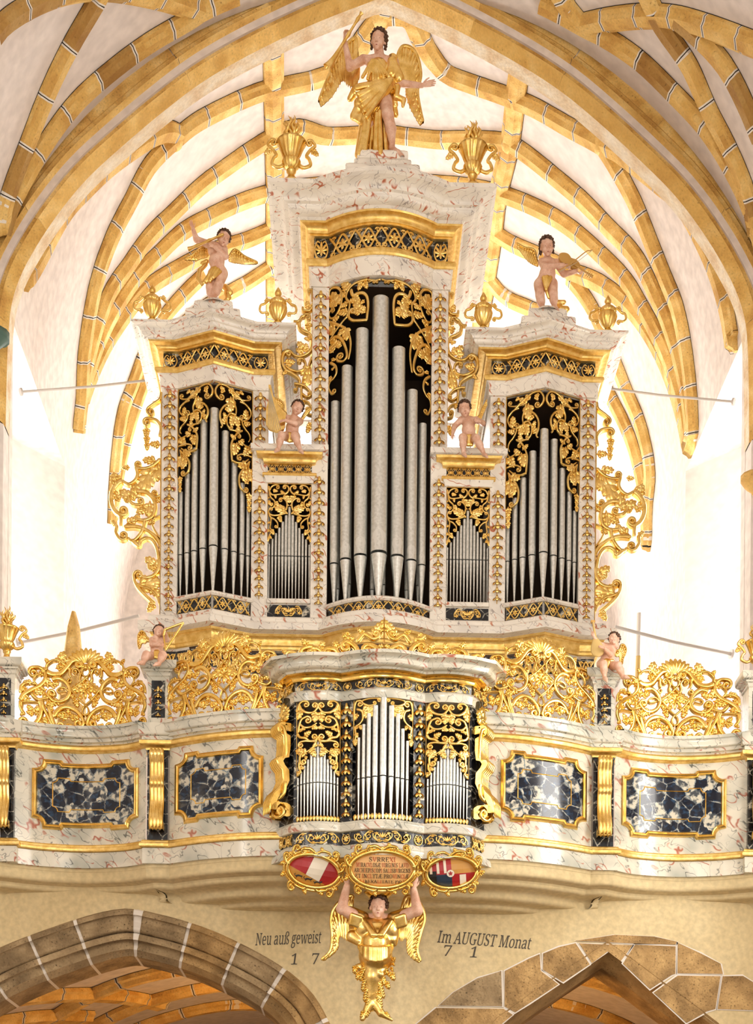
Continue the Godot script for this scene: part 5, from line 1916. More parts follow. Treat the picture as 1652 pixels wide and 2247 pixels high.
func choir_organ() -> void:
	var o := thing("choir_organ", "small bowed organ set into the parapet, three fields of pipes behind gilded scrolls", "organ", Vector3(0, 4.68, RZ))
	var front := V2([-0.84, -0.6, -0.84, -0.2, -0.69, 0.0])
	front.append_array(bow(-0.69, 0.0, -0.325, 0.03, 0.045, 8).slice(1))
	front.append(Vector2(-0.235, 0.075))
	front.append_array(bow(-0.235, 0.075, 0.235, 0.075, 0.07, 10).slice(1, 10))
	front.append_array(mirror2(front.slice(0, 12)))
	var mb := MB.new()
	mould(mb, front, [[-0.35, -0.06], [-0.1, -0.05], [-0.03, -0.01, -1], [0.0, 0.0]], false)
	part("gilt_belly", mb, M.gold_satin, o)
	mb = MB.new()
	mould(mb, front, [[-0.1, 0.0], [0.035, 0.0], [0.035, 0.03], [0.02, 0.06, -1], [0.015, 0.075], [0.0, 0.1]], true)
	part("lower_moulding", mb, M.grey_marble, o)
	mb = MB.new()
	mould(mb, front, [[0.0, 0.1], [0.0, 0.2]], false)
	part("lower_band", mb, M.dark_marble, o)
	mb = MB.new()
	mould(mb, front, [[-0.02, 0.195], [0.02, 0.2], [0.03, 0.22, 1], [0.035, 0.245], [0.02, 0.262, -1], [0.01, 0.28], [-0.15, 0.285]], true)
	part("sill", mb, M.grey_marble, o)
	# entablature
	var low := front
	front = front.duplicate()
	for i in [0, 1]:
		front[i] = Vector2(-0.735, [-0.6, -0.1][i])
		front[front.size() - 1 - i] = Vector2(0.735, [-0.6, -0.1][i])
	mb = MB.new()
	mould(mb, front, [[-0.1, 1.225], [0.01, 1.225], [0.012, 1.26], [0.03, 1.295, -1], [-0.1, 1.297]], true)
	part("architrave", mb, M.grey_marble, o)
	mb = MB.new()
	mould(mb, front, [[0.0, 1.295], [0.0, 1.375]], false)
	part("frieze_band", mb, M.dark_marble, o)
	mb = MB.new()
	mould(mb, front, [[0.0, 1.37], [0.025, 1.372], [0.03, 1.38], [0.075, 1.41, -1], [0.085, 1.42]], false)
	part("gilt_cove", mb, M.gold_bright, o)
	mb = MB.new()
	mould(mb, front, [[-0.1, 1.418], [0.085, 1.418], [0.10, 1.43], [0.16, 1.45, 1], [0.165, 1.46], [0.22, 1.488, -1], [0.235, 1.49], [0.235, 1.515], [-0.1, 1.52]], true)
	part("cornice", mb, M.grey_marble, o)
	# case
	mb = MB.new()
	mould(mb, V2([-0.84, -0.7, -0.84, -0.2, -0.69, 0.0]), [[-0.005, 0.1], [-0.005, 1.3]], false)
	part("cheek", mb, M.dark_marble, o)
	mb = MB.new()
	mould(mb, V2([0.69, 0.0, 0.84, -0.2, 0.84, -0.7]), [[-0.005, 0.1], [-0.005, 1.3]], false)
	part("cheek", mb, M.dark_marble, o)
	back_box(o, -0.69, 0.69, 0.2, 1.29, -0.005, -0.6)
	for s in [-1.0, 1.0]:
		var p := Node3D.new()
		p.name = "pilaster"
		o.add_child(p, true)
		mb = MB.new()
		mould(mb, V2([-0.325, 0.025, -0.235, 0.07]) if s < 0 else V2([0.235, 0.07, 0.325, 0.025]), [[0.006, 0.28], [0.006, 1.225]], false)
		mould(mb, V2([-0.325, 0.025, -0.235, 0.07]) if s < 0 else V2([0.235, 0.07, 0.325, 0.025]), [[-0.05, 0.28], [-0.05, 1.225]], false)
		part("shaft", mb, M.dark_marble, p)
		var y := 1.17
		var i := 0
		while y > 0.36:
			var k := 1.35 - 0.4 * (1.17 - y)
			part("husk", bellflower(), M.gold, p, Transform3D(Basis(Vector3.UP, -s * -0.46).scaled(Vector3(k, k * 1.35, k)), Vector3(s * 0.28, y, 0.054)))
			y -= 0.075 * k
			i += 1
		# outer strip
		mb = MB.new()
		mb.box(Vector3(minf(s * 0.66, s * 0.695), 0.28, -0.06), Vector3(maxf(s * 0.66, s * 0.695), 1.225, 0.002))
		part("corner_strip", mb, M.dark_marble, o)
		# console on the slanted corner
		var pf := PackedVector2Array()
		pf.append_array(spiral(Vector2(0.085, 0.375), 0.02, 0.085, PI * 2.9, 0.0, 22))
		pf.append_array(V2([0.168, 0.44, 0.14, 0.50, 0.09, 0.55, 0.06, 0.62, 0.065, 0.70, 0.10, 0.735, 0.115, 0.765, 0.10, 0.79, 0.065, 0.80, 0.055, 0.88, 0.055, 0.97]))
		pf.append_array(spiral(Vector2(0.06, 1.03), 0.055, 0.018, -0.9, PI * 2.4, 16))
		part("console", console(pf, 0.15, 0.05, 5), M.gold_bright, o, Transform3D(Basis(Vector3.UP, s * 1.12), Vector3(s * 0.752, 0, -0.09)))
		mb = MB.new()
		# volutes seen on the cheek of the console
		var fv := Face.new(Vector3(s * 0.80, 0.0, 0.002), Vector3(0.90, 0, s * -0.43))
		vine(mb, fv, PackedVector2Array([Vector2(-s * 0.045, 0.60), Vector2(-s * 0.03, 0.50), Vector2(s * 0.05, 0.44), Vector2(s * 0.065, 0.38)]), 0.016, 0.062, -s, 0.02)
		part("volute", mb, M.gold_bright, o)
		mb = MB.new()
		vine(mb, fv, PackedVector2Array([Vector2(-s * 0.05, 0.80), Vector2(-s * 0.045, 0.95), Vector2(-s * 0.03, 1.02)]), 0.014, 0.034, s * -1.0, 0.016)
		part("volute", mb, M.gold_bright, o)
		mb = MB.new()
		var f := Face.new(Vector3(s * 0.775, 1.07, -0.08), Vector3(0.62, 0, s * -0.78))
		leaf(mb, f, Vector2(0, 0), Vector2(0, 0.17), 0.04)
		leaf(mb, f, Vector2(0, 0.02), Vector2(-0.06, 0.13), 0.03)
		leaf(mb, f, Vector2(0, 0.02), Vector2(0.06, 0.13), 0.03)
		part("console_leaf", mb, M.gold_bright, o)
	# carved bands
	for b in [[1.335, 0.034, 0.006, "frieze_carving"], [0.15, 0.043, 0.004, "lower_carving"]]:
		mb = MB.new()
		for s in [-1.0, 1.0]:
			var f := Face.new(Vector3(s * 0.507, b[0], 0.06), Vector3(0.365, 0, -0.03 * s))
			f.bulge = 0.045 / 0.0333
			rinceau(mb, f, 0.165, b[1], 2)
			f = Face.new(Vector3(s * 0.28, b[0], 0.056), Vector3(0.09, 0, -0.045 * s))
			frieze_cell(mb, f, -0.04, 0.04, -b[1], b[1], 1)
			f = Face.new(Vector3(s * 0.765, b[0], -0.096), Vector3(0.62, 0, s * -0.78))
			frieze_cell(mb, f, -0.10, 0.0, -b[1], b[1], 0)
			frieze_cell(mb, f, 0.0, 0.10, -b[1], b[1], 0)
		var fc := Face.new(Vector3(0, b[0], 0.15), Vector3(1, 0, 0))
		fc.bulge = 0.07 / 0.0552
		rinceau(mb, fc, 0.215, b[1], 3)
		part(b[3], mb, M.gold, o)
	# gilded leaf edging along the sill
	for s in [-1.0, 1.0]:
		mb = MB.new()
		var f := Face.new(Vector3(s * 0.507, 0.285, 0.055), Vector3(0.365, 0, -0.03 * s))
		f.bulge = 0.045 / 0.0333
		for i in 13:
			lobe(mb, f, Vector2(-0.16 + i * 0.0267, 0), PI / 2, 0.045, 0.013, 0.012)
		part("leaf_edging", mb, M.gold, o)
	mb = MB.new()
	var fe := Face.new(Vector3(0, 0.285, 0.14), Vector3(1, 0, 0))
	fe.bulge = 0.07 / 0.0552
	for i in 17:
		lobe(mb, fe, Vector2(-0.216 + i * 0.027, 0), PI / 2, 0.05, 0.013, 0.012)
	part("leaf_edging", mb, M.gold, o)
	# pipes
	for s in [-1.0, 1.0]:
		for i in 13:
			var t := (i - 6) / 6.0
			var x: float = s * 0.507 + t * 0.155
			pipe(o, x, 0.02 + 0.03 * (1.0 - t * t) - 0.015 * t * s, 0.0125 - 0.004 * absf(t), 0.28, 0.565 + 0.015 * (1.0 - t * t), 0.90 - 0.27 * absf(t))
	var xs := [-0.188, -0.151, -0.112, -0.062, 0.0, 0.062, 0.112, 0.151, 0.188]
	var rs := [0.012, 0.015, 0.018, 0.022, 0.027, 0.022, 0.018, 0.015, 0.012]
	var tops := [0.92, 1.02, 1.10, 1.16, 1.22, 1.16, 1.10, 0.99, 0.90]
	for i in 9:
		var t: float = absf(xs[i]) / 0.235
		pipe(o, xs[i], 0.09 + 0.055 * (1.0 - t * t), rs[i], 0.285, 0.61 - 0.02 * t, tops[i])
	# pierced screens before the pipes
	var k := 5.816e-4
	for s in [-1.0, 1.0]:
		for h in [-1.0, 1.0]:
			var f := Face.new(Vector3(s * 0.507, 0, 0.066), Vector3(0.365, 0, -0.03 * s))
			f.bulge = 0.045 / 0.0333
			mb = MB.new()
			var to := func(x: float, y: float) -> Vector2: return Vector2((x - 378.0) * k * 0.96 * -h, 1.225 - (y - 118.0) * k * 0.97)
			carve(mb, f, RP_SIDE_V, RP_SIDE_L, to, k, 0.016, 0.0, h > 0)
			part("pipe_screen", mb, M.gold, o)
	for h in [-1.0, 1.0]:
		mb = MB.new()
		var f := Face.new(Vector3(0, 0, 0.146), Vector3(1, 0, 0))
		f.bulge = 0.07 / 0.0552
		var to := func(x: float, y: float) -> Vector2: return Vector2((x - 1240.0) * k * -h, 1.225 - (y - 80.0 + 40.0 * (x - 840.0) / 400.0) * k)
		carve(mb, f, RP_MID_V, RP_MID_L, to, k, 0.016, 0.0, h > 0)
		part("pipe_screen", mb, M.gold, o)
	# ---- cresting on the cornice
	var c := thing("organ_cresting", "low gilded scroll cresting along the top of the small organ", "carving", Vector3(0, 6.195, RZ))
	k = 1.185e-3
	var cv := [[7, 0, 1, 856, 20, 856, 160, 856, 300], [20, 26, -1, 670, 185, 720, 130, 780, 160, 812, 150], [26, 42, -1, 850, 295, 810, 225, 760, 200], [26, 38, -1, 700, 305, 665, 220, 620, 182], [24, 36, -1, 570, 320, 530, 240, 480, 225], [22, 32, -1, 460, 330, 430, 250, 390, 225],
		[24, 40, 1, 265, 340, 290, 240, 345, 215], [22, 30, -1, 270, 345, 255, 270, 215, 250], [20, 28, -1, 190, 355, 165, 300, 120, 300], [20, 0, 1, 640, 320, 560, 300, 420, 320, 250, 330, 100, 370], [22, 0, 1, 860, 300, 760, 290, 640, 310], [16, 18, 1, 640, 160, 600, 150], [18, 24, 1, 800, 300, 840, 260]]
	var cl := [[720, 130, 680, 100], [790, 140, 830, 60], [640, 190, 580, 130], [540, 240, 520, 180], [420, 240, 440, 180], [330, 220, 300, 170], [200, 260, 160, 240], [120, 300, 80, 270], [700, 300, 740, 250], [560, 310, 600, 260], [460, 320, 500, 270], [330, 330, 360, 290], [230, 340, 200, 300], [800, 230, 850, 200], [880, 120, 856, 40]]
	for h in [-1.0, 1.0]:
		var f := Face.new(Vector3(0, 0, 0.13), Vector3(1, 0, 0))
		f.bulge = 0.25
		mb = MB.new()
		var to := func(x: float, y: float) -> Vector2:
			var u := (x - 856.0) * k
			return Vector2(u * 0.96 * -h, (300.0 - y) * k * 1.0 + 0.075 * u * u)
		carve(mb, f, cv, cl, to, k, 0.026, 0.015, h > 0)
		part("scrollwork", mb, M.gold_bright, c)
	# ---- arms and inscription hung below
	cartouche(Vector3(0.0, 4.575, RZ + 0.13), 0.235, 0.125, 0, "oval tablet with a painted inscription between two coats of arms")
	cartouche(Vector3(-0.535, 4.58, RZ + 0.03), 0.19, 0.11, 1, "gilt framed shield of red, white and black beasts beside the tablet")
	cartouche(Vector3(0.545, 4.585, RZ + 0.03), 0.185, 0.105, 2, "gilt framed quartered shield beside the tablet")


func ellipse(a: float, b: float, n: int) -> PackedVector2Array:
	var p := PackedVector2Array()
	for i in n:
		p.append(Vector2(cos(TAU * i / n) * a, sin(TAU * i / n) * b))
	return p


func cartouche(at: Vector3, a: float, b: float, kind: int, label: String) -> void:
	var o := thing(["inscription_tablet", "coat_of_arms", "coat_of_arms"][kind], label, ["tablet", "shield", "shield"][kind], at)
	o.rotation.x = 0.30
	if kind:
		o.rotation.z = 0.16 if kind == 1 else -0.10
		o.rotation.z *= -1.0
	var f := Face.new(Vector3.ZERO, Vector3(1, 0, 0))
	# domed field
	var dome := func(q: Vector2) -> Vector3:
		var r := q.x * q.x / (a * a) + q.y * q.y / (b * b)
		return Vector3(q.x, q.y, 0.03 * (1.0 - r))
	var field := func(poly: PackedVector2Array, m: Material, called: String, lift: float) -> void:
		for cut in Geometry2D.intersect_polygons(poly, ellipse(a, b, 36)):
			var mb := MB.new()
			# small cells so that the colour follows the dome
			for gx in 8:
				for gy in 5:
					var cell := PackedVector2Array([Vector2(-a + gx * a / 4, -b + gy * b / 2.5), Vector2(-a + (gx + 1) * a / 4, -b + gy * b / 2.5), Vector2(-a + (gx + 1) * a / 4, -b + (gy + 1) * b / 2.5), Vector2(-a + gx * a / 4, -b + (gy + 1) * b / 2.5)])
					for c in Geometry2D.intersect_polygons(cut, cell):
						mb.poly(c, func(q: Vector2) -> Vector3: return dome.call(q) + Vector3(0, 0, lift))
			part(called, mb, m, o)
	var all := V2([-1, -1, 1, -1, 1, 1, -1, 1])
	if kind == 0:
		field.call(all, M.tablet, "tablet", 0.0)
		var lines := ["SVRREXI", "MIRACVLOSÆ VIRGINIS LAVD", "ARCHIEPISCOPI SALISBVRGENS", "ET INCLYTÆ PROVINCIÆ", "LIBERALITATE PRO"]
		var ys := [0.088, 0.047, 0.006, -0.037, -0.077]
		var hs := [0.040, 0.036, 0.034, 0.034, 0.030]
		for i in 5:
			write(o, lines[i], Vector3(0.0, ys[i] - 0.012, 0.033 * (1.0 - ys[i] * ys[i] / (b * b)) + 0.001), hs[i], a * 1.86 * sqrt(1.0 - pow(ys[i] / b, 2.0)), dome)
	elif kind == 1:
		field.call(V2([-0.3, 0.05, 0.14, -0.10, 0.5, -0.25, 1, 1, -0.3, 1]), M.shield_red, "red_field", 0.0)
		field.call(V2([-0.3, 0.05, -0.3, -1, 0.5, -1, 0.5, -0.25, 0.14, -0.10]), M.shield_gold, "gold_field", 0.0)
		field.call(V2([-0.055, -0.034, 0.055, -0.072, 0.115, 0.11, 0.0, 0.14]), M.shield_white, "white_bar", 0.002)
		for i in 3:
			var mb := MB.new()
			var c := Vector2(-0.10 + i * 0.075, -0.055 - i * 0.012)
			var fz := Face.new(Vector3(0, 0, 0.03 * (1.0 - c.x * c.x / (a * a) - c.y * c.y / (b * b)) + 0.001), Vector3(1, 0, 0))
			stroke(mb, fz, smooth2(PackedVector2Array([c + Vector2(-0.03, -0.006), c + Vector2(-0.01, 0.004), c + Vector2(0.015, 0.002), c + Vector2(0.03, 0.014)]), 4), 0.007, 0.005, 0.003)
			stroke(mb, fz, PackedVector2Array([c + Vector2(-0.02, 0), c + Vector2(-0.026, -0.018)]), 0.003, 0.003, 0.002)
			stroke(mb, fz, PackedVector2Array([c + Vector2(0.012, 0), c + Vector2(0.02, -0.016)]), 0.003, 0.003, 0.002)
			stroke(mb, fz, smooth2(PackedVector2Array([c + Vector2(-0.03, -0.004), c + Vector2(-0.042, 0.008), c + Vector2(-0.034, 0.018)]), 4), 0.002, 0.002, 0.002)
			part("painted_beast", mb, M.shield_black, o)
	else:
		field.call(V2([-1, 0.0, 0.0, -0.01, 0.0, 1, -1, 1]), M.shield_red, "red_quarter", 0.0)
		field.call(V2([-1, -1, -0.0, -1, -0.0, -0.01, -1, 0.0]), M.shield_blue, "blue_quarter", 0.0)
		field.call(V2([0, -0.01, 1, -0.02, 1, 1, 0, 1]), M.shield_gold, "gold_quarter", 0.0)
		field.call(V2([0, -1, 1, -1, 1, -0.02, 0, -0.01]), M.shield_red, "red_quarter", 0.0)
		for i in 3:
			field.call(V2([-0.17 + i * 0.055, 0.0, -0.15 + i * 0.055, 0.0, -0.15 + i * 0.055, 0.2, -0.17 + i * 0.055, 0.2]), M.shield_white, "white_stripe", 0.002)
		field.call(V2([0.06, -0.2, 0.11, -0.2, 0.11, -0.02, 0.06, -0.02]), M.shield_white, "white_stripe", 0.002)
		field.call(V2([-0.2, 0.02, -0.12, 0.02, -0.12, -0.2, -0.2, -0.2]), M.shield_black, "dark_quarter", 0.002)
		var mb := MB.new()
		mb.poly(ellipse(0.03, 0.028, 16), func(q: Vector2) -> Vector3: return Vector3(q.x - 0.01, q.y - 0.005, 0.033))
		part("inescutcheon", mb, M.shield_white, o)
		mb = MB.new()
		for i in 5:
			lobe(mb, Face.new(Vector3(-0.01, -0.005, 0.034), Vector3(1, 0, 0)), Vector2.ZERO, TAU * i / 5.0 + 0.3, 0.018, 0.005, 0.003)
		part("painted_flower", mb, M.shield_red, o)
	# carved gilt frame: bead, scrolls and leaves
	var fr := MB.new()
	var line := ellipse(a + 0.014, b + 0.014, 40)
	line.append(line[0])
	stroke(fr, f, line, 0.018, 0.018, 0.034)
	line = ellipse(a + 0.04, b + 0.038, 40)
	line.append(line[0])
	stroke(fr, f, line, 0.012, 0.012, 0.02)
	part("frame", fr, M.gold_bright, o)
	fr = MB.new()
	var n := 12
	for i in n:
		var t := TAU * (i + 0.5) / n
		var c := Vector2(cos(t) * (a + 0.03), sin(t) * (b + 0.03))
		leaf(fr, f, c, c + Vector2(cos(t + 0.7), sin(t + 0.7)) * 0.06, 0.03)
		if i % 3 == 1:
			var s := 1.0 if sin(t) * cos(t) > 0 else -1.0
			vine(fr, f, PackedVector2Array([c, c + Vector2(cos(t), sin(t)) * 0.03, c + Vector2(cos(t + 0.5 * s), sin(t + 0.5 * s)) * 0.06]), 0.014, 0.024, s, 0.03)
	for s in [-1.0, 1.0]:
		vine(fr, f, PackedVector2Array([Vector2(0, b + 0.02), Vector2(s * 0.05, b + 0.05), Vector2(s * 0.1, b + 0.045)]), 0.016, 0.022, -s, 0.034)
		vine(fr, f, PackedVector2Array([Vector2(s * a, 0.02), Vector2(s * (a + 0.035), 0.04), Vector2(s * (a + 0.05), 0.08)]), 0.016, 0.02, s, 0.034)
		vine(fr, f, PackedVector2Array([Vector2(s * 0.02, -b - 0.01), Vector2(s * 0.06, -b - 0.035), Vector2(s * 0.12, -b - 0.02)]), 0.014, 0.02, s, 0.03)
	part("carving", fr, M.gold_bright, o)
	var back := MB.new()
	back.poly(ellipse(a + 0.05, b + 0.05, 32), func(q: Vector2) -> Vector3: return Vector3(q.x, q.y, -0.012))
	part("back_board", back, M.gold, o)


func write(o: Node3D, text: String, at: Vector3, h: float, width: float, dome: Callable) -> void:
	# one line of lettering; Roman numeral letters are painted red
	var font := SystemFont.new()
	font.font_names = PackedStringArray(["Droid Serif"])
	var full := font.get_string_size(text, HORIZONTAL_ALIGNMENT_LEFT, -1, 64).x
	var sc := h / 64.0 * 1.25
	var squeeze := minf(1.0, width / (full * sc))
	var x := -full / 2.0
	for i in text.length():
		var ch := text[i]
		var w := font.get_string_size(ch, HORIZONTAL_ALIGNMENT_LEFT, -1, 64).x
		if ch != " ":
			var tm := TextMesh.new()
			tm.font = font
			tm.font_size = 64
			tm.pixel_size = sc
			tm.text = ch
			tm.depth = 0.002
			var u := (x + w / 2.0) * sc * squeeze
			var d: Vector3 = dome.call(Vector2(u, at.y))
			part("letter", tm, M.ink_red if ch in "IVXLCDM" else M.ink_black, o, Transform3D(Basis().scaled(Vector3(squeeze, 1, 1)), Vector3(at.x + u, at.y, d.z + 0.002)))
		x += w


# ---------- vases, crests, rods and other small things ----------

func flame_bunch(h: float, n: int) -> MB:
	# a tuft of wavy tongues that branch from a narrow stem
	var mb := MB.new()
	for i in n:
		var a := i * 2.39996
		var out := sqrt((i + 0.3) / n)
		var l := h * (1.0 - 0.45 * out)
		var p := PackedVector3Array()
		var r := PackedFloat32Array()
		for j in 10:
			var t := j / 9.0
			var w := 0.016 * sin(t * 9.0 + i)
			var e := 0.008 + 0.115 * out * pow(t, 0.8) - 0.03 * out * t * t
			p.append(Vector3(cos(a) * e + w, l * t, sin(a) * e + 0.5 * w))
			r.append(h * 0.066 * sin(PI * (0.2 + 0.78 * t)) + 0.001)
		mb.tube(p, r, 6, false)
	return mb


func handle_of(mb: MB, pts: Array, w: float, r: float, dir: float, side: float) -> void:
	for s in [side]:
		var f := Face.new(Vector3.ZERO, Vector3(1, 0, 0))
		var b := Face.new(Vector3.ZERO, Vector3(-1, 0, 0))
		var p := PackedVector2Array()
		var pb := PackedVector2Array()
		for i in range(0, pts.size(), 2):
			p.append(Vector2(pts[i] * s, pts[i + 1]))
			pb.append(Vector2(-pts[i] * s, pts[i + 1]))
		vine(mb, f, p, w, r, dir * s, w * 1.1)
		vine(mb, b, pb, w, r, -dir * s, w * 1.1)


func flaming_vase(at: Vector3, h: float, label: String) -> void:
	var o := thing("gilded_vase", label, "vase", at, "gilded vases with carved flames")
	var k := h / 0.66
	var foot := mlathe([Vector2(0, 0), Vector2(0.085, 0), Vector2(0.088, 0.03), Vector2(0.06, 0.05), Vector2(0.038, 0.085), Vector2(0.034, 0.11), Vector2(0.048, 0.128), Vector2(0.05, 0.145), Vector2(0.03, 0.16), Vector2(0, 0.165)], 20)
	part("foot", foot, M.gold, o, Transform3D(Basis().scaled(Vector3.ONE * k), Vector3.ZERO))
	var bowl := mlathe([Vector2(0.0, 0.1), Vector2(0.04, 0.105), Vector2(0.085, 0.14), Vector2(0.10, 0.18), Vector2(0.092, 0.2), Vector2(0.075, 0.215), Vector2(0.095, 0.25), Vector2(0.12, 0.31), Vector2(0.145, 0.36), Vector2(0.15, 0.375), Vector2(0.13, 0.39), Vector2(0.07, 0.405), Vector2(0.03, 0.41), Vector2(0, 0.41)], 48, 16, 0.14, 0.12, 0.372)
	part("bowl", bowl, M.gold, o, Transform3D(Basis().scaled(Vector3.ONE * k), Vector3(0, 0.045 * k, 0)))
	for s in [-1.0, 1.0]:
		var mb := MB.new()
		handle_of(mb, [0.08, 0.15, 0.13, 0.13, 0.19, 0.16, 0.175, 0.22, 0.15, 0.25, 0.19, 0.31, 0.235, 0.35, 0.21, 0.395], 0.019, 0.036, 1.0, s)
		leaf(mb, Face.new(Vector3.ZERO, Vector3(1, 0, 0)), Vector2(s * 0.2, 0.31), Vector2(s * 0.27, 0.25), 0.02)
		part("handle", mb, M.gold, o, Transform3D(Basis().scaled(Vector3.ONE * k), Vector3(0, 0.045 * k, 0)))
	part("flames", flame_bunch(0.27, 15), M.gold, o, Transform3D(Basis().scaled(Vector3.ONE * k), Vector3(0, 0.445 * k, 0)))


func lidded_urn(at: Vector3, h: float, label: String) -> void:
	var o := thing("gilded_urn", label, "urn", at, "small gilded urns on the tower cornices")
	var k := h / 0.36
	var t := Transform3D(Basis().scaled(Vector3.ONE * k), Vector3.ZERO)
	part("foot", mlathe([Vector2(0, 0), Vector2(0.05, 0), Vector2(0.05, 0.015), Vector2(0.03, 0.025), Vector2(0.028, 0.04), Vector2(0, 0.045)], 16), M.gold, o, t)
	part("bowl", mlathe([Vector2(0, 0.035), Vector2(0.03, 0.04), Vector2(0.06, 0.075), Vector2(0.085, 0.12), Vector2(0.092, 0.15), Vector2(0.085, 0.175), Vector2(0.07, 0.19), Vector2(0, 0.195)], 48, 14, 0.13, 0.05, 0.172), M.gold, o, t)
	part("lid", mlathe([Vector2(0.07, 0.19), Vector2(0.085, 0.2), Vector2(0.08, 0.225), Vector2(0.05, 0.25), Vector2(0.03, 0.265), Vector2(0.024, 0.28), Vector2(0.032, 0.29), Vector2(0.034, 0.305), Vector2(0.02, 0.335), Vector2(0.006, 0.36), Vector2(0, 0.362)], 48, 16, 0.1, 0.195, 0.25), M.gold, o, t)
	for s in [-1.0, 1.0]:
		var mb := MB.new()
		handle_of(mb, [0.06, 0.225, 0.09, 0.235, 0.13, 0.2, 0.165, 0.185, 0.175, 0.14, 0.15, 0.115, 0.11, 0.12], 0.013, 0.018, 1.0, s)
		leaf(mb, Face.new(Vector3.ZERO, Vector3(1, 0, 0)), Vector2(s * 0.12, 0.21), Vector2(s * 0.10, 0.26), 0.015)
		part("handle", mb, M.gold, o, t)


func plinth(at: Vector3, steps: Array, label: String) -> void:
	var o := thing("statue_plinth", label, "plinth", at)
	for q in steps:
		var mb := MB.new()
		var w: float = q[0]
		mould(mb, V2([-w, -w * 0.8, -w, w * 0.8, w, w * 0.8, w, -w * 0.8, -w, -w * 0.8]), [[-0.02, q[1]], [0.02, q[1]], [0.02, q[1] + (q[2] - q[1]) * 0.35], [-0.01, q[2] - 0.01, -1], [-0.01, q[2]], [-w * 0.6, q[2]]], true)
		part("step", mb, M.rose_marble, o)


func rod(a: Vector3, b: Vector3, r: float, label: String) -> void:
	var mb := MB.new()
	mb.tube(PackedVector3Array([a, (a + b) / 2 - Vector3(0, 0.015, 0), b]), PackedFloat32Array([r, r, r]), 8)
	var o := thing("tie_rod", label, "rod")
	part("bar", mb, M.iron_white, o)
	mb = MB.new()
	mb.tube(PackedVector3Array([b, b + (b - a).normalized() * 0.02]), PackedFloat32Array([r * 3, r * 3]), 8)
	part("wall_plate", mb, M.iron_white, o)


func wall_writing(called: String, text: String, at: Vector3, h: float, width: float, slope: float, label: String) -> void:
	var o := thing(called, label, "inscription", at)
	o.rotation.z = slope
	var font := SystemFont.new()
	font.font_names = PackedStringArray(["Droid Serif"])
	font.font_italic = true
	var full := font.get_string_size(text, HORIZONTAL_ALIGNMENT_LEFT, -1, 64).x
	var sc := h / 46.0
	var squeeze := width / (full * sc)
	var x := 0.0
	for ch in text:
		var w := font.get_string_size(ch, HORIZONTAL_ALIGNMENT_LEFT, -1, 64).x
		if ch != " ":
			var tm := TextMesh.new()
			tm.font = font
			tm.font_size = 64
			tm.pixel_size = sc
			tm.text = ch
			tm.depth = 0.003
			part("letter", tm, M.ink_faded, o, Transform3D(Basis(Vector3(squeeze, 0, 0), Vector3(0.16, 1, 0), Vector3(0, 0, 1)), Vector3((x + w / 2) * sc * squeeze, 0, 0)))
		x += w


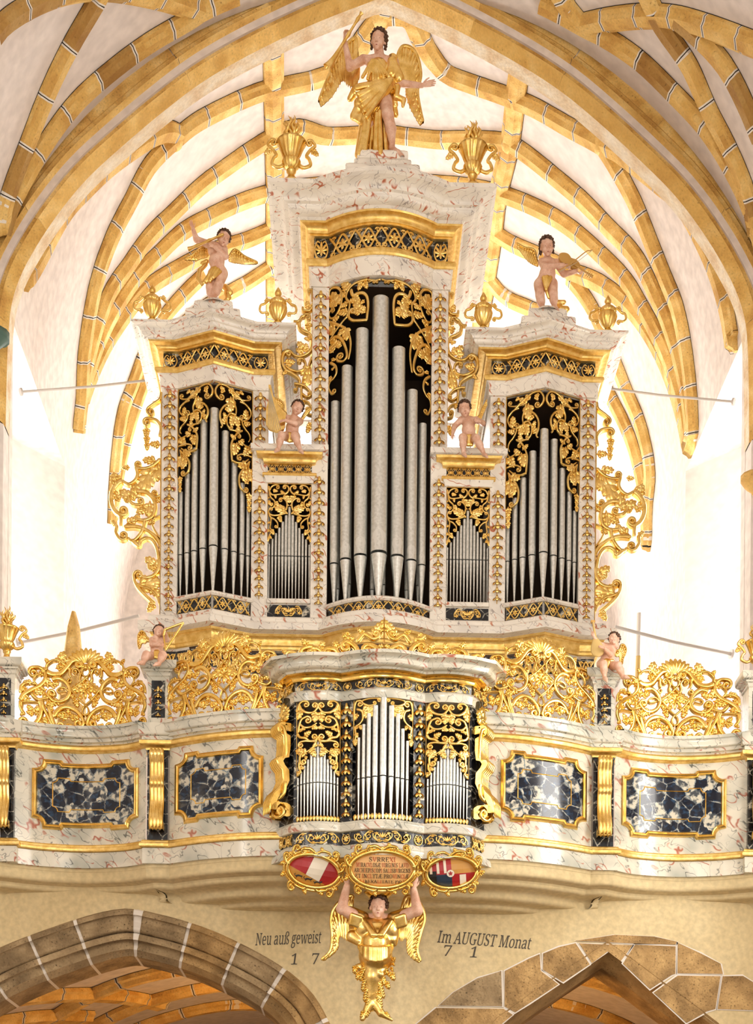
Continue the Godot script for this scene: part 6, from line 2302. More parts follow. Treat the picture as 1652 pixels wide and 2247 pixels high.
func details() -> void:
	# crests on the parapet
	crest_rail(-1.0, side_path(path_outer, -1), -2.435, 0.505, 5.885, "pierced gilt crest with shell between harp putto and end vase")
	crest_rail(-1.0, side_path(path_inner, -1), -1.27, 0.47, 5.885, "pierced gilt crest between harp putto and the small organ", 0.0)
	crest_rail(1.0, side_path(path_inner, 1), 1.27, 0.47, 5.885, "pierced gilt crest between the small organ and lute putto", 0.0)
	crest_rail(1.0, side_path(path_outer, 1), 2.435, 0.505, 5.885, "pierced gilt crest with shell between lute putto and end vase")
	# vases and urns
	flaming_vase(Vector3(-0.865, 11.748, -15.19), 0.63, "flaming gilt vase on the middle tower, beside the trumpet")
	flaming_vase(Vector3(0.862, 11.748, -15.19), 0.63, "flaming gilt vase on the middle tower, beside the outstretched hand")
	flaming_vase(Vector3(-3.06, 6.385, -13.08), 0.44, "flaming gilt vase on the parapet end post beyond the harp putto")
	flaming_vase(Vector3(3.09, 6.385, -13.08), 0.44, "flaming gilt vase on the parapet end post beyond the lute putto")
	lidded_urn(Vector3(-2.185, 10.478, -15.30), 0.36, "lidded gilt urn at the outer corner beside the putto with raised arm")
	lidded_urn(Vector3(-0.985, 10.478, -15.30), 0.36, "lidded gilt urn between the putto with raised arm and the middle tower")
	lidded_urn(Vector3(0.985, 10.478, -15.30), 0.36, "lidded gilt urn between the middle tower and the violin putto")
	lidded_urn(Vector3(2.185, 10.478, -15.30), 0.36, "lidded gilt urn at the outer corner beside the violin putto")
	plinth(Vector3(0, 11.735, -15.22), [[0.33, 0.0, 0.09], [0.25, 0.09, 0.18], [0.22, 0.18, 0.28]], "stepped marble plinth under the trumpet angel")
	plinth(Vector3(-1.593, 10.465, -15.34), [[0.24, 0.0, 0.08], [0.165, 0.08, 0.19]], "stepped marble plinth under the putto with raised arm")
	plinth(Vector3(1.593, 10.465, -15.34), [[0.24, 0.0, 0.08], [0.165, 0.08, 0.19]], "stepped marble plinth under the violin putto")
	# tie rods
	rod(Vector3(-2.20, 10.60, -16.5), Vector3(-3.53, 10.08, -15.85), 0.013, "thin iron rod to the wall from the tower under the pipe putto")
	rod(Vector3(2.20, 10.62, -16.5), Vector3(3.53, 10.14, -15.85), 0.013, "thin iron rod to the wall from the tower under the violin putto")
	rod(Vector3(-2.32, 7.77, -15.55), Vector3(-3.53, 7.60, -15.85), 0.017, "pale iron rod to the wall behind the harp putto")
	rod(Vector3(2.32, 7.75, -15.55), Vector3(3.53, 7.62, -15.85), 0.017, "pale iron rod to the wall behind the lute putto")
	# stone behind the left crest and the pole behind the right one
	var st := thing("stone_rib", "pointed stone rib fragment standing behind a gilt crest", "stone", Vector3(-2.94, 4.78, -15.2))
	var mb := MB.new()
	var g := PackedVector3Array()
	for q in [[0.0, 0.20], [1.2, 0.18], [1.9, 0.145], [2.4, 0.10], [2.75, 0.06], [2.88, 0.02]]:
		for c in [[-1, -1], [-0.5, 1], [0.5, 1], [1, -1]]:
			g.append(Vector3(c[0] * q[1] + 0.03 * q[0] - 0.04, q[0], c[1] * q[1] * 0.7))
	mb.grid(g, 4, true)
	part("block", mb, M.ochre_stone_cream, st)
	var pl := thing("wooden_pole", "pale wooden pole standing against the white rear wall", "pole", Vector3(2.70, 4.78, -16.5))
	mb = MB.new()
	mb.tube(PackedVector3Array([Vector3(-0.08, 0, 0), Vector3(0.0, 2.2, 0), Vector3(0.03, 3.1, -0.02)]), PackedFloat32Array([0.035, 0.03, 0.027]), 8)
	part("shaft", mb, M.wood_pale, pl)
	mb = MB.new()
	mb.tube(PackedVector3Array([Vector3(0.028, 3.05, -0.02), Vector3(0.034, 3.5, -0.025)]), PackedFloat32Array([0.03, 0.028]), 8)
	part("sleeve", mb, M.iron_white, pl)
	# painted writing on the wall under the gallery
	wall_writing("wall_inscription", "Neu auß geweist", Vector3(-1.03, 4.20, -13.298), 0.10, 0.55, 0.05, "faded painted words beginning Neu on the cream wall beside the angel")
	wall_writing("wall_inscription", "1   7", Vector3(-0.74, 4.04, -13.298), 0.09, 0.24, 0.03, "painted numerals under the faded words beginning Neu")
	wall_writing("wall_inscription", "Im AUGUST Monat", Vector3(0.49, 4.245, -13.298), 0.10, 0.78, -0.06, "faded painted words beginning Im on the cream wall beside the angel")
	wall_writing("wall_inscription", "7    1", Vector3(0.53, 4.13, -13.298), 0.09, 0.30, -0.04, "painted numerals under the faded words beginning Im")


# ---------- carved figures ----------

class Blob:
	# a field of rounded volumes on a grid, meshed as surface nets
	var h: float
	var o: Vector3
	var nx: int
	var ny: int
	var nz: int
	var f := PackedFloat32Array()
	func _init(lo: Vector3, hi: Vector3, cell: float) -> void:
		h = cell
		o = lo
		nx = int(ceil((hi.x - lo.x) / h)) + 1
		ny = int(ceil((hi.y - lo.y) / h)) + 1
		nz = int(ceil((hi.z - lo.z) / h)) + 1
		f.resize(nx * ny * nz)
		f.fill(1.0)
	func span(a: Vector3, b: Vector3) -> Array:
		var l := ((a - o) / h).floor()
		var u := ((b - o) / h).ceil()
		return [maxi(int(l.x), 0), mini(int(u.x), nx - 1), maxi(int(l.y), 0), mini(int(u.y), ny - 1), maxi(int(l.z), 0), mini(int(u.z), nz - 1)]
	func cap(a: Vector3, b: Vector3, ra: float, rb: float, k: float) -> void:
		var m := maxf(ra, rb) + k + h * 2.0
		var s := span(a.min(b) - Vector3.ONE * m, a.max(b) + Vector3.ONE * m)
		var d := b - a
		var dd := maxf(d.length_squared(), 1e-9)
		for z in range(s[4], s[5] + 1):
			for y in range(s[2], s[3] + 1):
				var i: int = (z * ny + y) * nx + s[0]
				for x in range(s[0], s[1] + 1):
					var p := Vector3(o.x + x * h, o.y + y * h, o.z + z * h) - a
					var t := clampf(p.dot(d) / dd, 0.0, 1.0)
					var v := (p - d * t).length() - lerpf(ra, rb, t)
					var w := f[i]
					var e := k - absf(v - w)
					f[i] = minf(v, w) - (e * e * 0.25 / k if e > 0.0 else 0.0)
					i += 1
	func ell(c: Vector3, r: Vector3, k: float) -> void:
		var m := Vector3.ONE * (k + h * 2.0) + r
		var s := span(c - m, c + m)
		var mr := minf(r.x, minf(r.y, r.z))
		for z in range(s[4], s[5] + 1):
			for y in range(s[2], s[3] + 1):
				var i: int = (z * ny + y) * nx + s[0]
				for x in range(s[0], s[1] + 1):
					var p := Vector3(o.x + x * h, o.y + y * h, o.z + z * h) - c
					var q := (p / r).length()
					var v := (q - 1.0) * (p.length() / q if q > 0.3 else mr)
					var w := f[i]
					var e := k - absf(v - w)
					f[i] = minf(v, w) - (e * e * 0.25 / k if e > 0.0 else 0.0)
					i += 1
	func cut(c: Vector3, r: float, k: float) -> void:
		var m := Vector3.ONE * (r + k)
		var s := span(c - m, c + m)
		for z in range(s[4], s[5] + 1):
			for y in range(s[2], s[3] + 1):
				for x in range(s[0], s[1] + 1):
					var i := (z * ny + y) * nx + x
					var v := r - (Vector3(o.x + x * h, o.y + y * h, o.z + z * h) - c).length()
					var w := f[i]
					var e := k - absf(v - w)
					f[i] = maxf(v, w) + (e * e * 0.25 / k if e > 0.0 else 0.0)
	func into(mb: MB) -> void:
		var idx := PackedInt32Array()
		idx.resize(f.size())
		idx.fill(-1)
		var sy := nx
		var sz := nx * ny
		var lim := h * 1.9
		var offs := PackedInt32Array([0, 1, sy, sy + 1, sz, sz + 1, sz + sy, sz + sy + 1])
		var edges := [[0, 1], [2, 3], [4, 5], [6, 7], [0, 2], [1, 3], [4, 6], [5, 7], [0, 4], [1, 5], [2, 6], [3, 7]]
		for z in nz - 1:
			for y in ny - 1:
				var b := (z * ny + y) * nx
				for x in nx - 1:
					var c := b + x
					if absf(f[c]) > lim:
						continue
					var neg := 0
					for q in 8:
						if f[c + offs[q]] < 0.0:
							neg += 1
					if neg == 0 or neg == 8:
						continue
					var p := Vector3.ZERO
					var n := 0
					for e in edges:
						var a := f[c + offs[e[0]]]
						var d := f[c + offs[e[1]]]
						if (a < 0.0) != (d < 0.0):
							var t := a / (a - d)
							var i0: int = e[0]
							var i1: int = e[1]
							var va := Vector3(i0 & 1, (i0 >> 1) & 1, i0 >> 2)
							p += va.lerp(Vector3(i1 & 1, (i1 >> 1) & 1, i1 >> 2), t)
							n += 1
					idx[c] = mb.v.size()
					mb.v.append(o + (Vector3(x, y, z) + p / n) * h)
		for z in range(1, nz - 1):
			for y in range(1, ny - 1):
				var b := (z * ny + y) * nx
				for x in range(1, nx - 1):
					var c := b + x
					if idx[c] < 0:
						continue
					var s0 := f[c] < 0.0
					for ax in 3:
						var st: int = [1, sy, sz][ax]
						if s0 == (f[c + st] < 0.0):
							continue
						var u: int = [sy, sz, 1][ax]
						var w: int = [sz, 1, sy][ax]
						var q := [idx[c], idx[c - u], idx[c - u - w], idx[c - w]]
						if q.min() < 0:
							continue
						if s0:
							q.reverse()
						mb.k.append(q[0]); mb.k.append(q[1]); mb.k.append(q[2])
						mb.k.append(q[0]); mb.k.append(q[2]); mb.k.append(q[3])


var head_cache := {}

func head_mesh(child: bool) -> MB:
	# in units of one head height, facing +z
	var key := "head%s" % child
	if head_cache.has(key):
		return head_cache[key]
	var b := Blob.new(Vector3(-0.55, -0.75, -0.6), Vector3(0.55, 0.6, 0.6), 0.032)
	var ch := 1.0 if child else 0.0
	b.ell(Vector3(0, 0.12, -0.05), Vector3(0.35 + 0.02 * ch, 0.37, 0.42), 0.05)
	b.ell(Vector3(0, -0.12, 0.07), Vector3(0.27 + 0.03 * ch, 0.36 - 0.02 * ch, 0.31), 0.08)
	for s in [-1.0, 1.0]:
		b.ell(Vector3(s * 0.15, -0.17, 0.23), Vector3.ONE * (0.11 + 0.035 * ch), 0.07)
		b.ell(Vector3(s * 0.345, -0.04, -0.03), Vector3(0.05, 0.11, 0.075), 0.03)
		b.cut(Vector3(s * 0.14, 0.015, 0.445), 0.085, 0.04)
		b.ell(Vector3(s * 0.135, 0.005, 0.33), Vector3(0.07, 0.05, 0.05), 0.012)
		b.cap(Vector3(s * 0.05, 0.085, 0.37), Vector3(s * 0.21, 0.09, 0.30), 0.03, 0.025, 0.04)
	b.cap(Vector3(0, 0.05, 0.36), Vector3(0, -0.12, 0.445), 0.032, 0.052, 0.035)
	for s in [-1.0, 1.0]:
		b.ell(Vector3(s * 0.045, -0.135, 0.405), Vector3.ONE * 0.035, 0.02)
	b.cap(Vector3(-0.07, -0.245, 0.335), Vector3(0.07, -0.245, 0.335), 0.024, 0.024, 0.02)
	b.cap(Vector3(-0.045, -0.29, 0.335), Vector3(0.045, -0.29, 0.335), 0.028, 0.028, 0.015)
	b.ell(Vector3(0, -0.40, 0.24), Vector3(0.10, 0.085, 0.10), 0.06)
	b.cap(Vector3(0, -0.25, -0.06), Vector3(0, -0.5, -0.10), 0.2, 0.18, 0.08)
	var mb := MB.new()
	b.into(mb)
	head_cache[key] = mb
	return mb


func hair_mesh(long: bool) -> MB:
	var key := "hair%s" % long
	if head_cache.has(key):
		return head_cache[key]
	var b := Blob.new(Vector3(-0.68, -0.72, -0.72), Vector3(0.68, 0.72, 0.5), 0.034)
	var n := 90
	for i in n:
		var y := 1.0 - 2.0 * (i + 0.5) / n
		var a := i * 2.39996
		var r := sqrt(1.0 - y * y)
		var d := Vector3(cos(a) * r, y, sin(a) * r)
		if d.y < -0.45 or (d.z > 0.30 and d.y < 0.62) or (d.z > 0.05 and d.y < -0.1):
			continue
		var c := Vector3(d.x * 0.38, 0.12 + d.y * 0.40, -0.05 + d.z * 0.43)
		var t := d.cross(Vector3(0.3, 1, 0.2)).normalized() * 0.07
		b.cap(c + t, c - t + d * 0.03, 0.065 + 0.025 * fmod(i * 0.37, 1.0), 0.05, 0.012)
		b.ell(c + d * 0.05, Vector3.ONE * (0.05 + 0.02 * fmod(i * 0.61, 1.0)), 0.012)
	if long:
		for i in 20:
			var s := -1.0 if i % 2 == 0 else 1.0
			var t := (i / 2) / 9.0
			b.ell(Vector3(s * (0.35 + 0.04 * sin(i * 2.1)), 0.10 - 0.42 * t, -0.08 - 0.05 * t + 0.04 * cos(i * 1.7)), Vector3.ONE * (0.075 - 0.015 * t), 0.02)
	var mb := MB.new()
	b.into(mb)
	head_cache[key] = mb
	return mb


func hand_mesh(curl: float) -> MB:
	# unit hand: +x along the fingers, +y out of the palm, thumb towards +z; length 1
	var key := "hand%.1f" % curl
	if head_cache.has(key):
		return head_cache[key]
	var b := Blob.new(Vector3(-0.3, -0.3, -0.45), Vector3(1.15, 0.75, 0.6), 0.034)
	b.cap(Vector3(-0.2, 0, 0), Vector3(0.1, 0, 0), 0.13, 0.14, 0.06)
	for i in 4:
		var z := 0.16 - 0.107 * i
		var l: float = [0.44, 0.5, 0.46, 0.36][i]
		b.cap(Vector3(0.05, 0, z * 0.5), Vector3(0.46, 0, z), 0.085, 0.07, 0.05)
		var spread := (z - 0.0) * 0.30 * (1.0 - curl)
		var p0 := Vector3(0.46, 0, z)
		var a := 0.25 + curl * 1.0
		var p1 := p0 + Vector3(cos(a * 0.5), sin(a * 0.5), spread) * l * 0.5
		var p2 := p1 + Vector3(cos(a * 1.5), sin(a * 1.5), spread) * l * 0.5
		b.cap(p0, p1, 0.058, 0.05, 0.014)
		b.cap(p1, p2, 0.05, 0.04, 0.014)
	var t1 := Vector3(0.25, 0.08 + 0.1 * curl, 0.32)
	b.cap(Vector3(0.02, 0.02, 0.12), t1, 0.085, 0.06, 0.04)
	b.cap(t1, t1 + Vector3(0.2, 0.06 + 0.12 * curl, 0.10 - 0.12 * curl), 0.058, 0.045, 0.015)
	var mb := MB.new()
	b.into(mb)
	head_cache[key] = mb
	return mb


func hand_at(mb: MB, wrist: Vector3, dir: Vector3, palm: Vector3, size: float, left: bool, curl: float) -> void:
	var x := dir.normalized()
	var y := (palm - x * palm.dot(x)).normalized()
	var z := x.cross(y) * (-1.0 if left else 1.0)
	mb.add(hand_mesh(curl), Transform3D(Basis(x * size, y * size, z * size), wrist + x * size * 0.15))


func head_basis(yaw: float, pitch: float, roll: float, size: float) -> Basis:
	return Basis.from_euler(Vector3(pitch, yaw, roll)).scaled(Vector3.ONE * size)


class Pose:
	# turns a point measured on the figure (drawing units, y down, and metres forward) into metres from its base
	var x0: float
	var y0: float
	var s: float
	var t: float
	func _init(a: float, b: float, c: float, d: float) -> void:
		x0 = a; y0 = b; s = c; t = d
	func at(x: float, y: float, z := 0.0) -> Vector3:
		return Vector3((x - x0) * s, (y0 - y) * s - z * t, z)


func limb(b: Blob, p: Array, r: Array, k := 0.012) -> void:
	for i in p.size() - 1:
		b.cap(p[i], p[i + 1], r[i], r[i + 1], k)


func finish_head(o: Node3D, body: MB, at: Vector3, bs: Basis, child: bool, long: bool) -> void:
	body.add(head_mesh(child), Transform3D(bs, at))
	part("hair", hair_mesh(long), M.hair, o, Transform3D(bs, at))
	for s in [-1.0, 1.0]:
		var e := MB.new()
		e.lathe([Vector2(0, 0.028), Vector2(0.016, 0.016), Vector2(0.022, 0.0), Vector2(0.016, -0.016), Vector2(0, -0.028)], Vector3.ZERO, 8)
		part("eye", e, M.eye, o, Transform3D(bs, at + bs * Vector3(s * 0.138, 0.008, 0.358)))
	var l := MB.new()
	l.tube(PackedVector3Array([Vector3(-0.07, 0.008, -0.02), Vector3(-0.03, 0, 0.008), Vector3(0.03, 0, 0.008), Vector3(0.07, 0.008, -0.02)]), PackedFloat32Array([0.006, 0.022, 0.022, 0.006]), 6)
	part("lips", l, M.lips, o, Transform3D(bs, at + bs * Vector3(0, -0.266, 0.345)))


func wing_part(o: Node3D, ps: Pose, spine: Array, trail: Array, z: float, n: int, fw: float) -> void:
	# feathers from a leading edge to a trailing edge, with two rows of short coverts over them
	var sp := PackedVector2Array()
	var tp := PackedVector2Array()
	for i in range(0, spine.size(), 2):
		var q := ps.at(spine[i], spine[i + 1])
		sp.append(Vector2(q.x, q.y - z * ps.t))
	for i in range(0, trail.size(), 2):
		var q := ps.at(trail[i], trail[i + 1])
		tp.append(Vector2(q.x, q.y - z * ps.t))
	sp = smooth2(sp, 6)
	tp = smooth2(tp, 6)
	var mb := MB.new()
	for sd in [1.0, -1.0]:
		var f := Face.new(Vector3(0, 0, z), Vector3(sd, 0, 0))
		f.flip = sd < 0
		for row in 3:
			for i in n:
				var t := (i + 0.5) / n
				var a := sp[int(t * (sp.size() - 1))]
				var b := tp[int(t * (tp.size() - 1))]
				var d: Vector2 = (b - a) * [1.0, 0.66, 0.36][row]
				lobe(mb, f, a, d.angle(), d.length(), fw * [0.8, 0.75, 0.7][row], 0.014 + 0.008 * row)
		stroke(mb, f, sp, fw * 0.8, fw * 0.55, 0.026)
		var g := PackedVector3Array()
		for i in 41:
			var t := i / 40.0
			var a := sp[int(t * (sp.size() - 1))]
			var b := tp[int(t * (tp.size() - 1))]
			for q in 5:
				var c := a.lerp(b, q / 4.0 * 0.94)
				g.append(f.at(c.x, c.y, 0.012 * sin(PI * (0.1 + 0.8 * q / 4.0))))
		mb.grid(g, 5)
	part("wing", mb, M.gold, o)


func drape(prims: Array, ps: Pose, cell: float, k: float) -> MB:
	# cloth: [x, y, z, x, y, z, radius, radius] folds joined smoothly
	var lo := Vector3.ONE * 9.0
	var hi := -lo
	for q in prims:
		for e in [0, 3]:
			var p := ps.at(q[e], q[e + 1], q[e + 2])
			lo = lo.min(p - Vector3.ONE * 0.13)
			hi = hi.max(p + Vector3.ONE * 0.13)
	var b := Blob.new(lo, hi, cell)
	for q in prims:
		b.cap(ps.at(q[0], q[1], q[2]), ps.at(q[3], q[4], q[5]), q[6], q[7], k)
	var mb := MB.new()
	b.into(mb)
	return mb


func putto(called_label: String, at: Vector3, ps: Pose, d: Dictionary) -> Node3D:
	# a chubby winged child; joints in drawing units
	var o := thing("putto_statue", called_label, "statue", at, "music making putti")
	var J := func(n: String) -> Vector3: return ps.at(d[n][0], d[n][1], d[n][2])
	var g: float = d.get("girth", 1.0)
	var b := Blob.new(d.lo, d.hi, 0.0095 * g)
	var chest: Vector3 = J.call("chest")
	var belly: Vector3 = J.call("belly")
	var pelvis: Vector3 = J.call("pelvis")
	b.ell(chest, Vector3(0.078, 0.075, 0.06) * g, 0.03)
	b.ell(belly, Vector3(0.082, 0.082, 0.075) * g, 0.03)
	b.ell(pelvis, Vector3(0.085, 0.068, 0.07) * g, 0.03)
	var hd: Vector3 = J.call("head")
	var hs: float = d.head_size
	var bs := head_basis(d.turn[0], d.turn[1], d.turn[2], hs)
	var sr: Vector3 = J.call("shoulder_r")
	var sl: Vector3 = J.call("shoulder_l")
	b.cap(sr, sl, 0.036 * g, 0.036 * g, 0.03)
	b.cap((sr + sl) / 2, hd + bs * Vector3(0, -0.45, -0.08), 0.036 * g, 0.033 * g, 0.02)
	for s in ["r", "l"]:
		limb(b, [J.call("shoulder_" + s), J.call("elbow_" + s), J.call("wrist_" + s)], [0.037 * g, 0.031 * g, 0.021 * g])
		limb(b, [J.call("hip_" + s), J.call("knee_" + s), (J.call("knee_" + s) * 0.55 + J.call("ankle_" + s) * 0.45), J.call("ankle_" + s)], [0.06 * g, 0.044 * g, 0.041 * g, 0.023 * g], 0.016)
		limb(b, [J.call("ankle_" + s) - Vector3(0, 0.008, 0.01), (J.call("ankle_" + s) + J.call("toe_" + s)) / 2, J.call("toe_" + s)], [0.024 * g, 0.023 * g, 0.015 * g], 0.01)
	b.cut(belly + Vector3(0, -0.012, 0.079 * g), 0.008, 0.008)
	var body := MB.new()
	b.into(body)
	for s in ["r", "l"]:
		var w: Vector3 = J.call("wrist_" + s)
		var hp: Array = d["hand_" + s]
		hand_at(body, w, ps.at(hp[0], hp[1], hp[2]) - w, Vector3(hp[3], hp[4], hp[5]), 0.085 * g, s == "l", hp[6])
	finish_head(o, body, hd, bs, true, d.get("long", false))
	part("body", body, M.skin, o)
	for w in d.get("wings", []):
		wing_part(o, ps, w[0], w[1], w[2], 11, 0.017 * g)
	if d.has("cloth"):
		part("loincloth", drape(d.cloth, ps, 0.007, 0.004), M.gold, o)
	return o


func figures() -> void:
	trumpet_angel()
	tower_putti()
	bay_putti()
	parapet_putti()
	caryatid()


func trumpet_angel() -> void:
	var ps := Pose.new(900, 1850, 7.55e-4, 0.68)
	var o := thing("angel_statue", "gilded robed angel holding a trumpet on top of the middle tower", "statue", Vector3(0.0, 12.02, -15.17))
	var b := Blob.new(Vector3(-0.5, -0.1, -0.2), Vector3(0.45, 1.25, 0.35), 0.0105)
	var P := func(x: float, y: float, z := 0.0) -> Vector3: return ps.at(x, y, z)
	b.ell(P.call(840, 700), Vector3(0.105, 0.11, 0.07), 0.04)
	b.ell(P.call(830, 900), Vector3(0.085, 0.12, 0.065), 0.05)
	b.ell(P.call(820, 1090), Vector3(0.105, 0.09, 0.08), 0.04)
	b.cap(P.call(650, 625), P.call(1030, 630), 0.042, 0.042, 0.03)
	b.cap(P.call(860, 600), P.call(850, 470), 0.042, 0.038, 0.02)
	limb(b, [P.call(645, 625, 0.0), P.call(480, 725, 0.04), P.call(415, 410, 0.08)], [0.042, 0.036, 0.023])
	limb(b, [P.call(1040, 640, 0.0), P.call(1100, 910, 0.03), P.call(1385, 935, 0.10)], [0.042, 0.036, 0.023])
	limb(b, [P.call(920, 1140, 0.02), P.call(960, 1310, 0.14), P.call(1000, 1490, 0.10), P.call(1020, 1700, 0.05)], [0.075, 0.052, 0.05, 0.027], 0.02)
	limb(b, [P.call(1010, 1735, 0.04), P.call(1090, 1790, 0.11), P.call(1150, 1830, 0.16)], [0.032, 0.03, 0.018], 0.014)
	limb(b, [P.call(740, 1140, 0.0), P.call(720, 1450, 0.06), P.call(660, 1780, 0.0)], [0.08, 0.055, 0.03], 0.02)
	var body := MB.new()
	b.into(body)
	hand_at(body, P.call(415, 400, 0.08), Vector3(-0.05, 0.9, 0.1), Vector3(1, 0.1, 0.3), 0.105, false, 0.8)
	hand_at(body, P.call(1385, 935, 0.10), Vector3(1, 0.22, 0.1), Vector3(0.2, -0.6, 0.6), 0.125, true, 0.2)
	finish_head(o, body, P.call(838, 385, 0.03), head_basis(-0.25, 0.30, -0.16, 0.19), false, true)
	part("body", body, M.skin, o)
	# robe: bodice, flung-out mantle and the long skirt, with raised folds
	var r := [
		[840, 740, 0.01, 810, 1060, 0.01, 0.095, 0.09], [740, 700, 0.05, 800, 900, 0.07, 0.035, 0.03], [1020, 610, 0.0, 1000, 800, 0.04, 0.05, 0.06], [1010, 640, 0.03, 1100, 850, 0.05, 0.045, 0.05],
		[1000, 900, 0.07, 580, 1010, 0.06, 0.04, 0.05], [990, 930, 0.08, 600, 1180, 0.09, 0.045, 0.05], [960, 960, 0.09, 700, 1280, 0.10, 0.05, 0.05], [560, 1010, 0.04, 490, 1120, 0.02, 0.045, 0.03],
		[640, 1190, 0.06, 540, 1340, 0.05, 0.06, 0.04], [540, 1340, 0.05, 620, 1370, 0.06, 0.035, 0.05], [700, 1250, 0.06, 700, 1420, 0.06, 0.075, 0.07],
		[740, 1150, 0.0, 690, 1800, 0.0, 0.085, 0.08], [820, 1200, 0.0, 860, 1800, 0.0, 0.075, 0.07], [870, 1200, 0.04, 930, 1760, 0.03, 0.055, 0.045], [680, 1450, 0.03, 610, 1820, 0.03, 0.06, 0.045], [620, 1820, 0.03, 590, 1880, 0.05, 0.03, 0.02],
		[1000, 1010, 0.02, 1060, 1180, 0.0, 0.03, 0.025], [1080, 960, 0.04, 1060, 1080, 0.04, 0.03, 0.03], [1060, 1080, 0.04, 1160, 1120, 0.04, 0.03, 0.025], [1160, 1120, 0.04, 1150, 1200, 0.04, 0.025, 0.015], [1000, 1050, 0.0, 1060, 1300, -0.03, 0.04, 0.03]]
	for i in 6:
		var t := i / 5.0
		r.append([1000 - 30 * t, 880 + 60 * t, 0.13, 560 + 130 * t, 1000 + 350 * t, 0.14 + 0.02 * sin(t * 8.0), 0.024, 0.022])
	for i in 6:
		var t := i / 5.0
		r.append([690 + 210 * t, 1380 - 120 * t, 0.10 + 0.03 * sin(t * 11.0), 600 + 340 * t, 1830 - 30 * t, 0.10 + 0.03 * sin(t * 9.0 + 1.0), 0.024, 0.026])
	for i in 6:
		var t := i / 5.0
		r.append([760 + 60 * t, 640 + 10 * t, 0.095, 640 + 330 * t, 850 + 20 * sin(t * 5.0), 0.10, 0.018, 0.016])
	part("robe", drape(r, ps, 0.008, 0.006), M.gold, o)
	wing_part(o, ps, [545, 640, 560, 420, 540, 355, 450, 420, 370, 540, 280, 700, 190, 900, 90, 1160], [600, 780, 590, 900, 530, 1000, 450, 960, 400, 900, 350, 960, 260, 1110, 120, 1235], -0.08, 18, 0.026)
	wing_part(o, ps, [1080, 650, 1100, 520, 1160, 438, 1270, 470, 1345, 600, 1378, 800, 1340, 990, 1370, 1200, 1415, 1390], [1090, 760, 1110, 830, 1140, 890, 1170, 930, 1185, 1000, 1190, 1090, 1240, 1220, 1310, 1340, 1370, 1435], -0.08, 18, 0.026)
	# trumpet
	var tr := thing("gilded_trumpet", "long gilded trumpet held up by the robed angel", "trumpet", o.position)
	var mb := MB.new()
	var a := ps.at(605, 85, 0.16)
	var c := ps.at(205, 745, 0.06)
	var p := PackedVector3Array()
	var rr := PackedFloat32Array()
	for i in 15:
		var t := i / 14.0
		p.append(a.lerp(c, t))
		rr.append(0.011 + 0.004 * t + 0.035 * pow(t, 7.0) + (0.008 if i == 1 or i == 5 else 0.0))
	mb.tube(p, rr, 14, false)
	part("tube", mb, M.gold, tr)
	mb = MB.new()
	mb.tube(PackedVector3Array([a + (a - c).normalized() * 0.025, a]), PackedFloat32Array([0.02, 0.012]), 12)
	part("mouthpiece", mb, M.gold, tr)


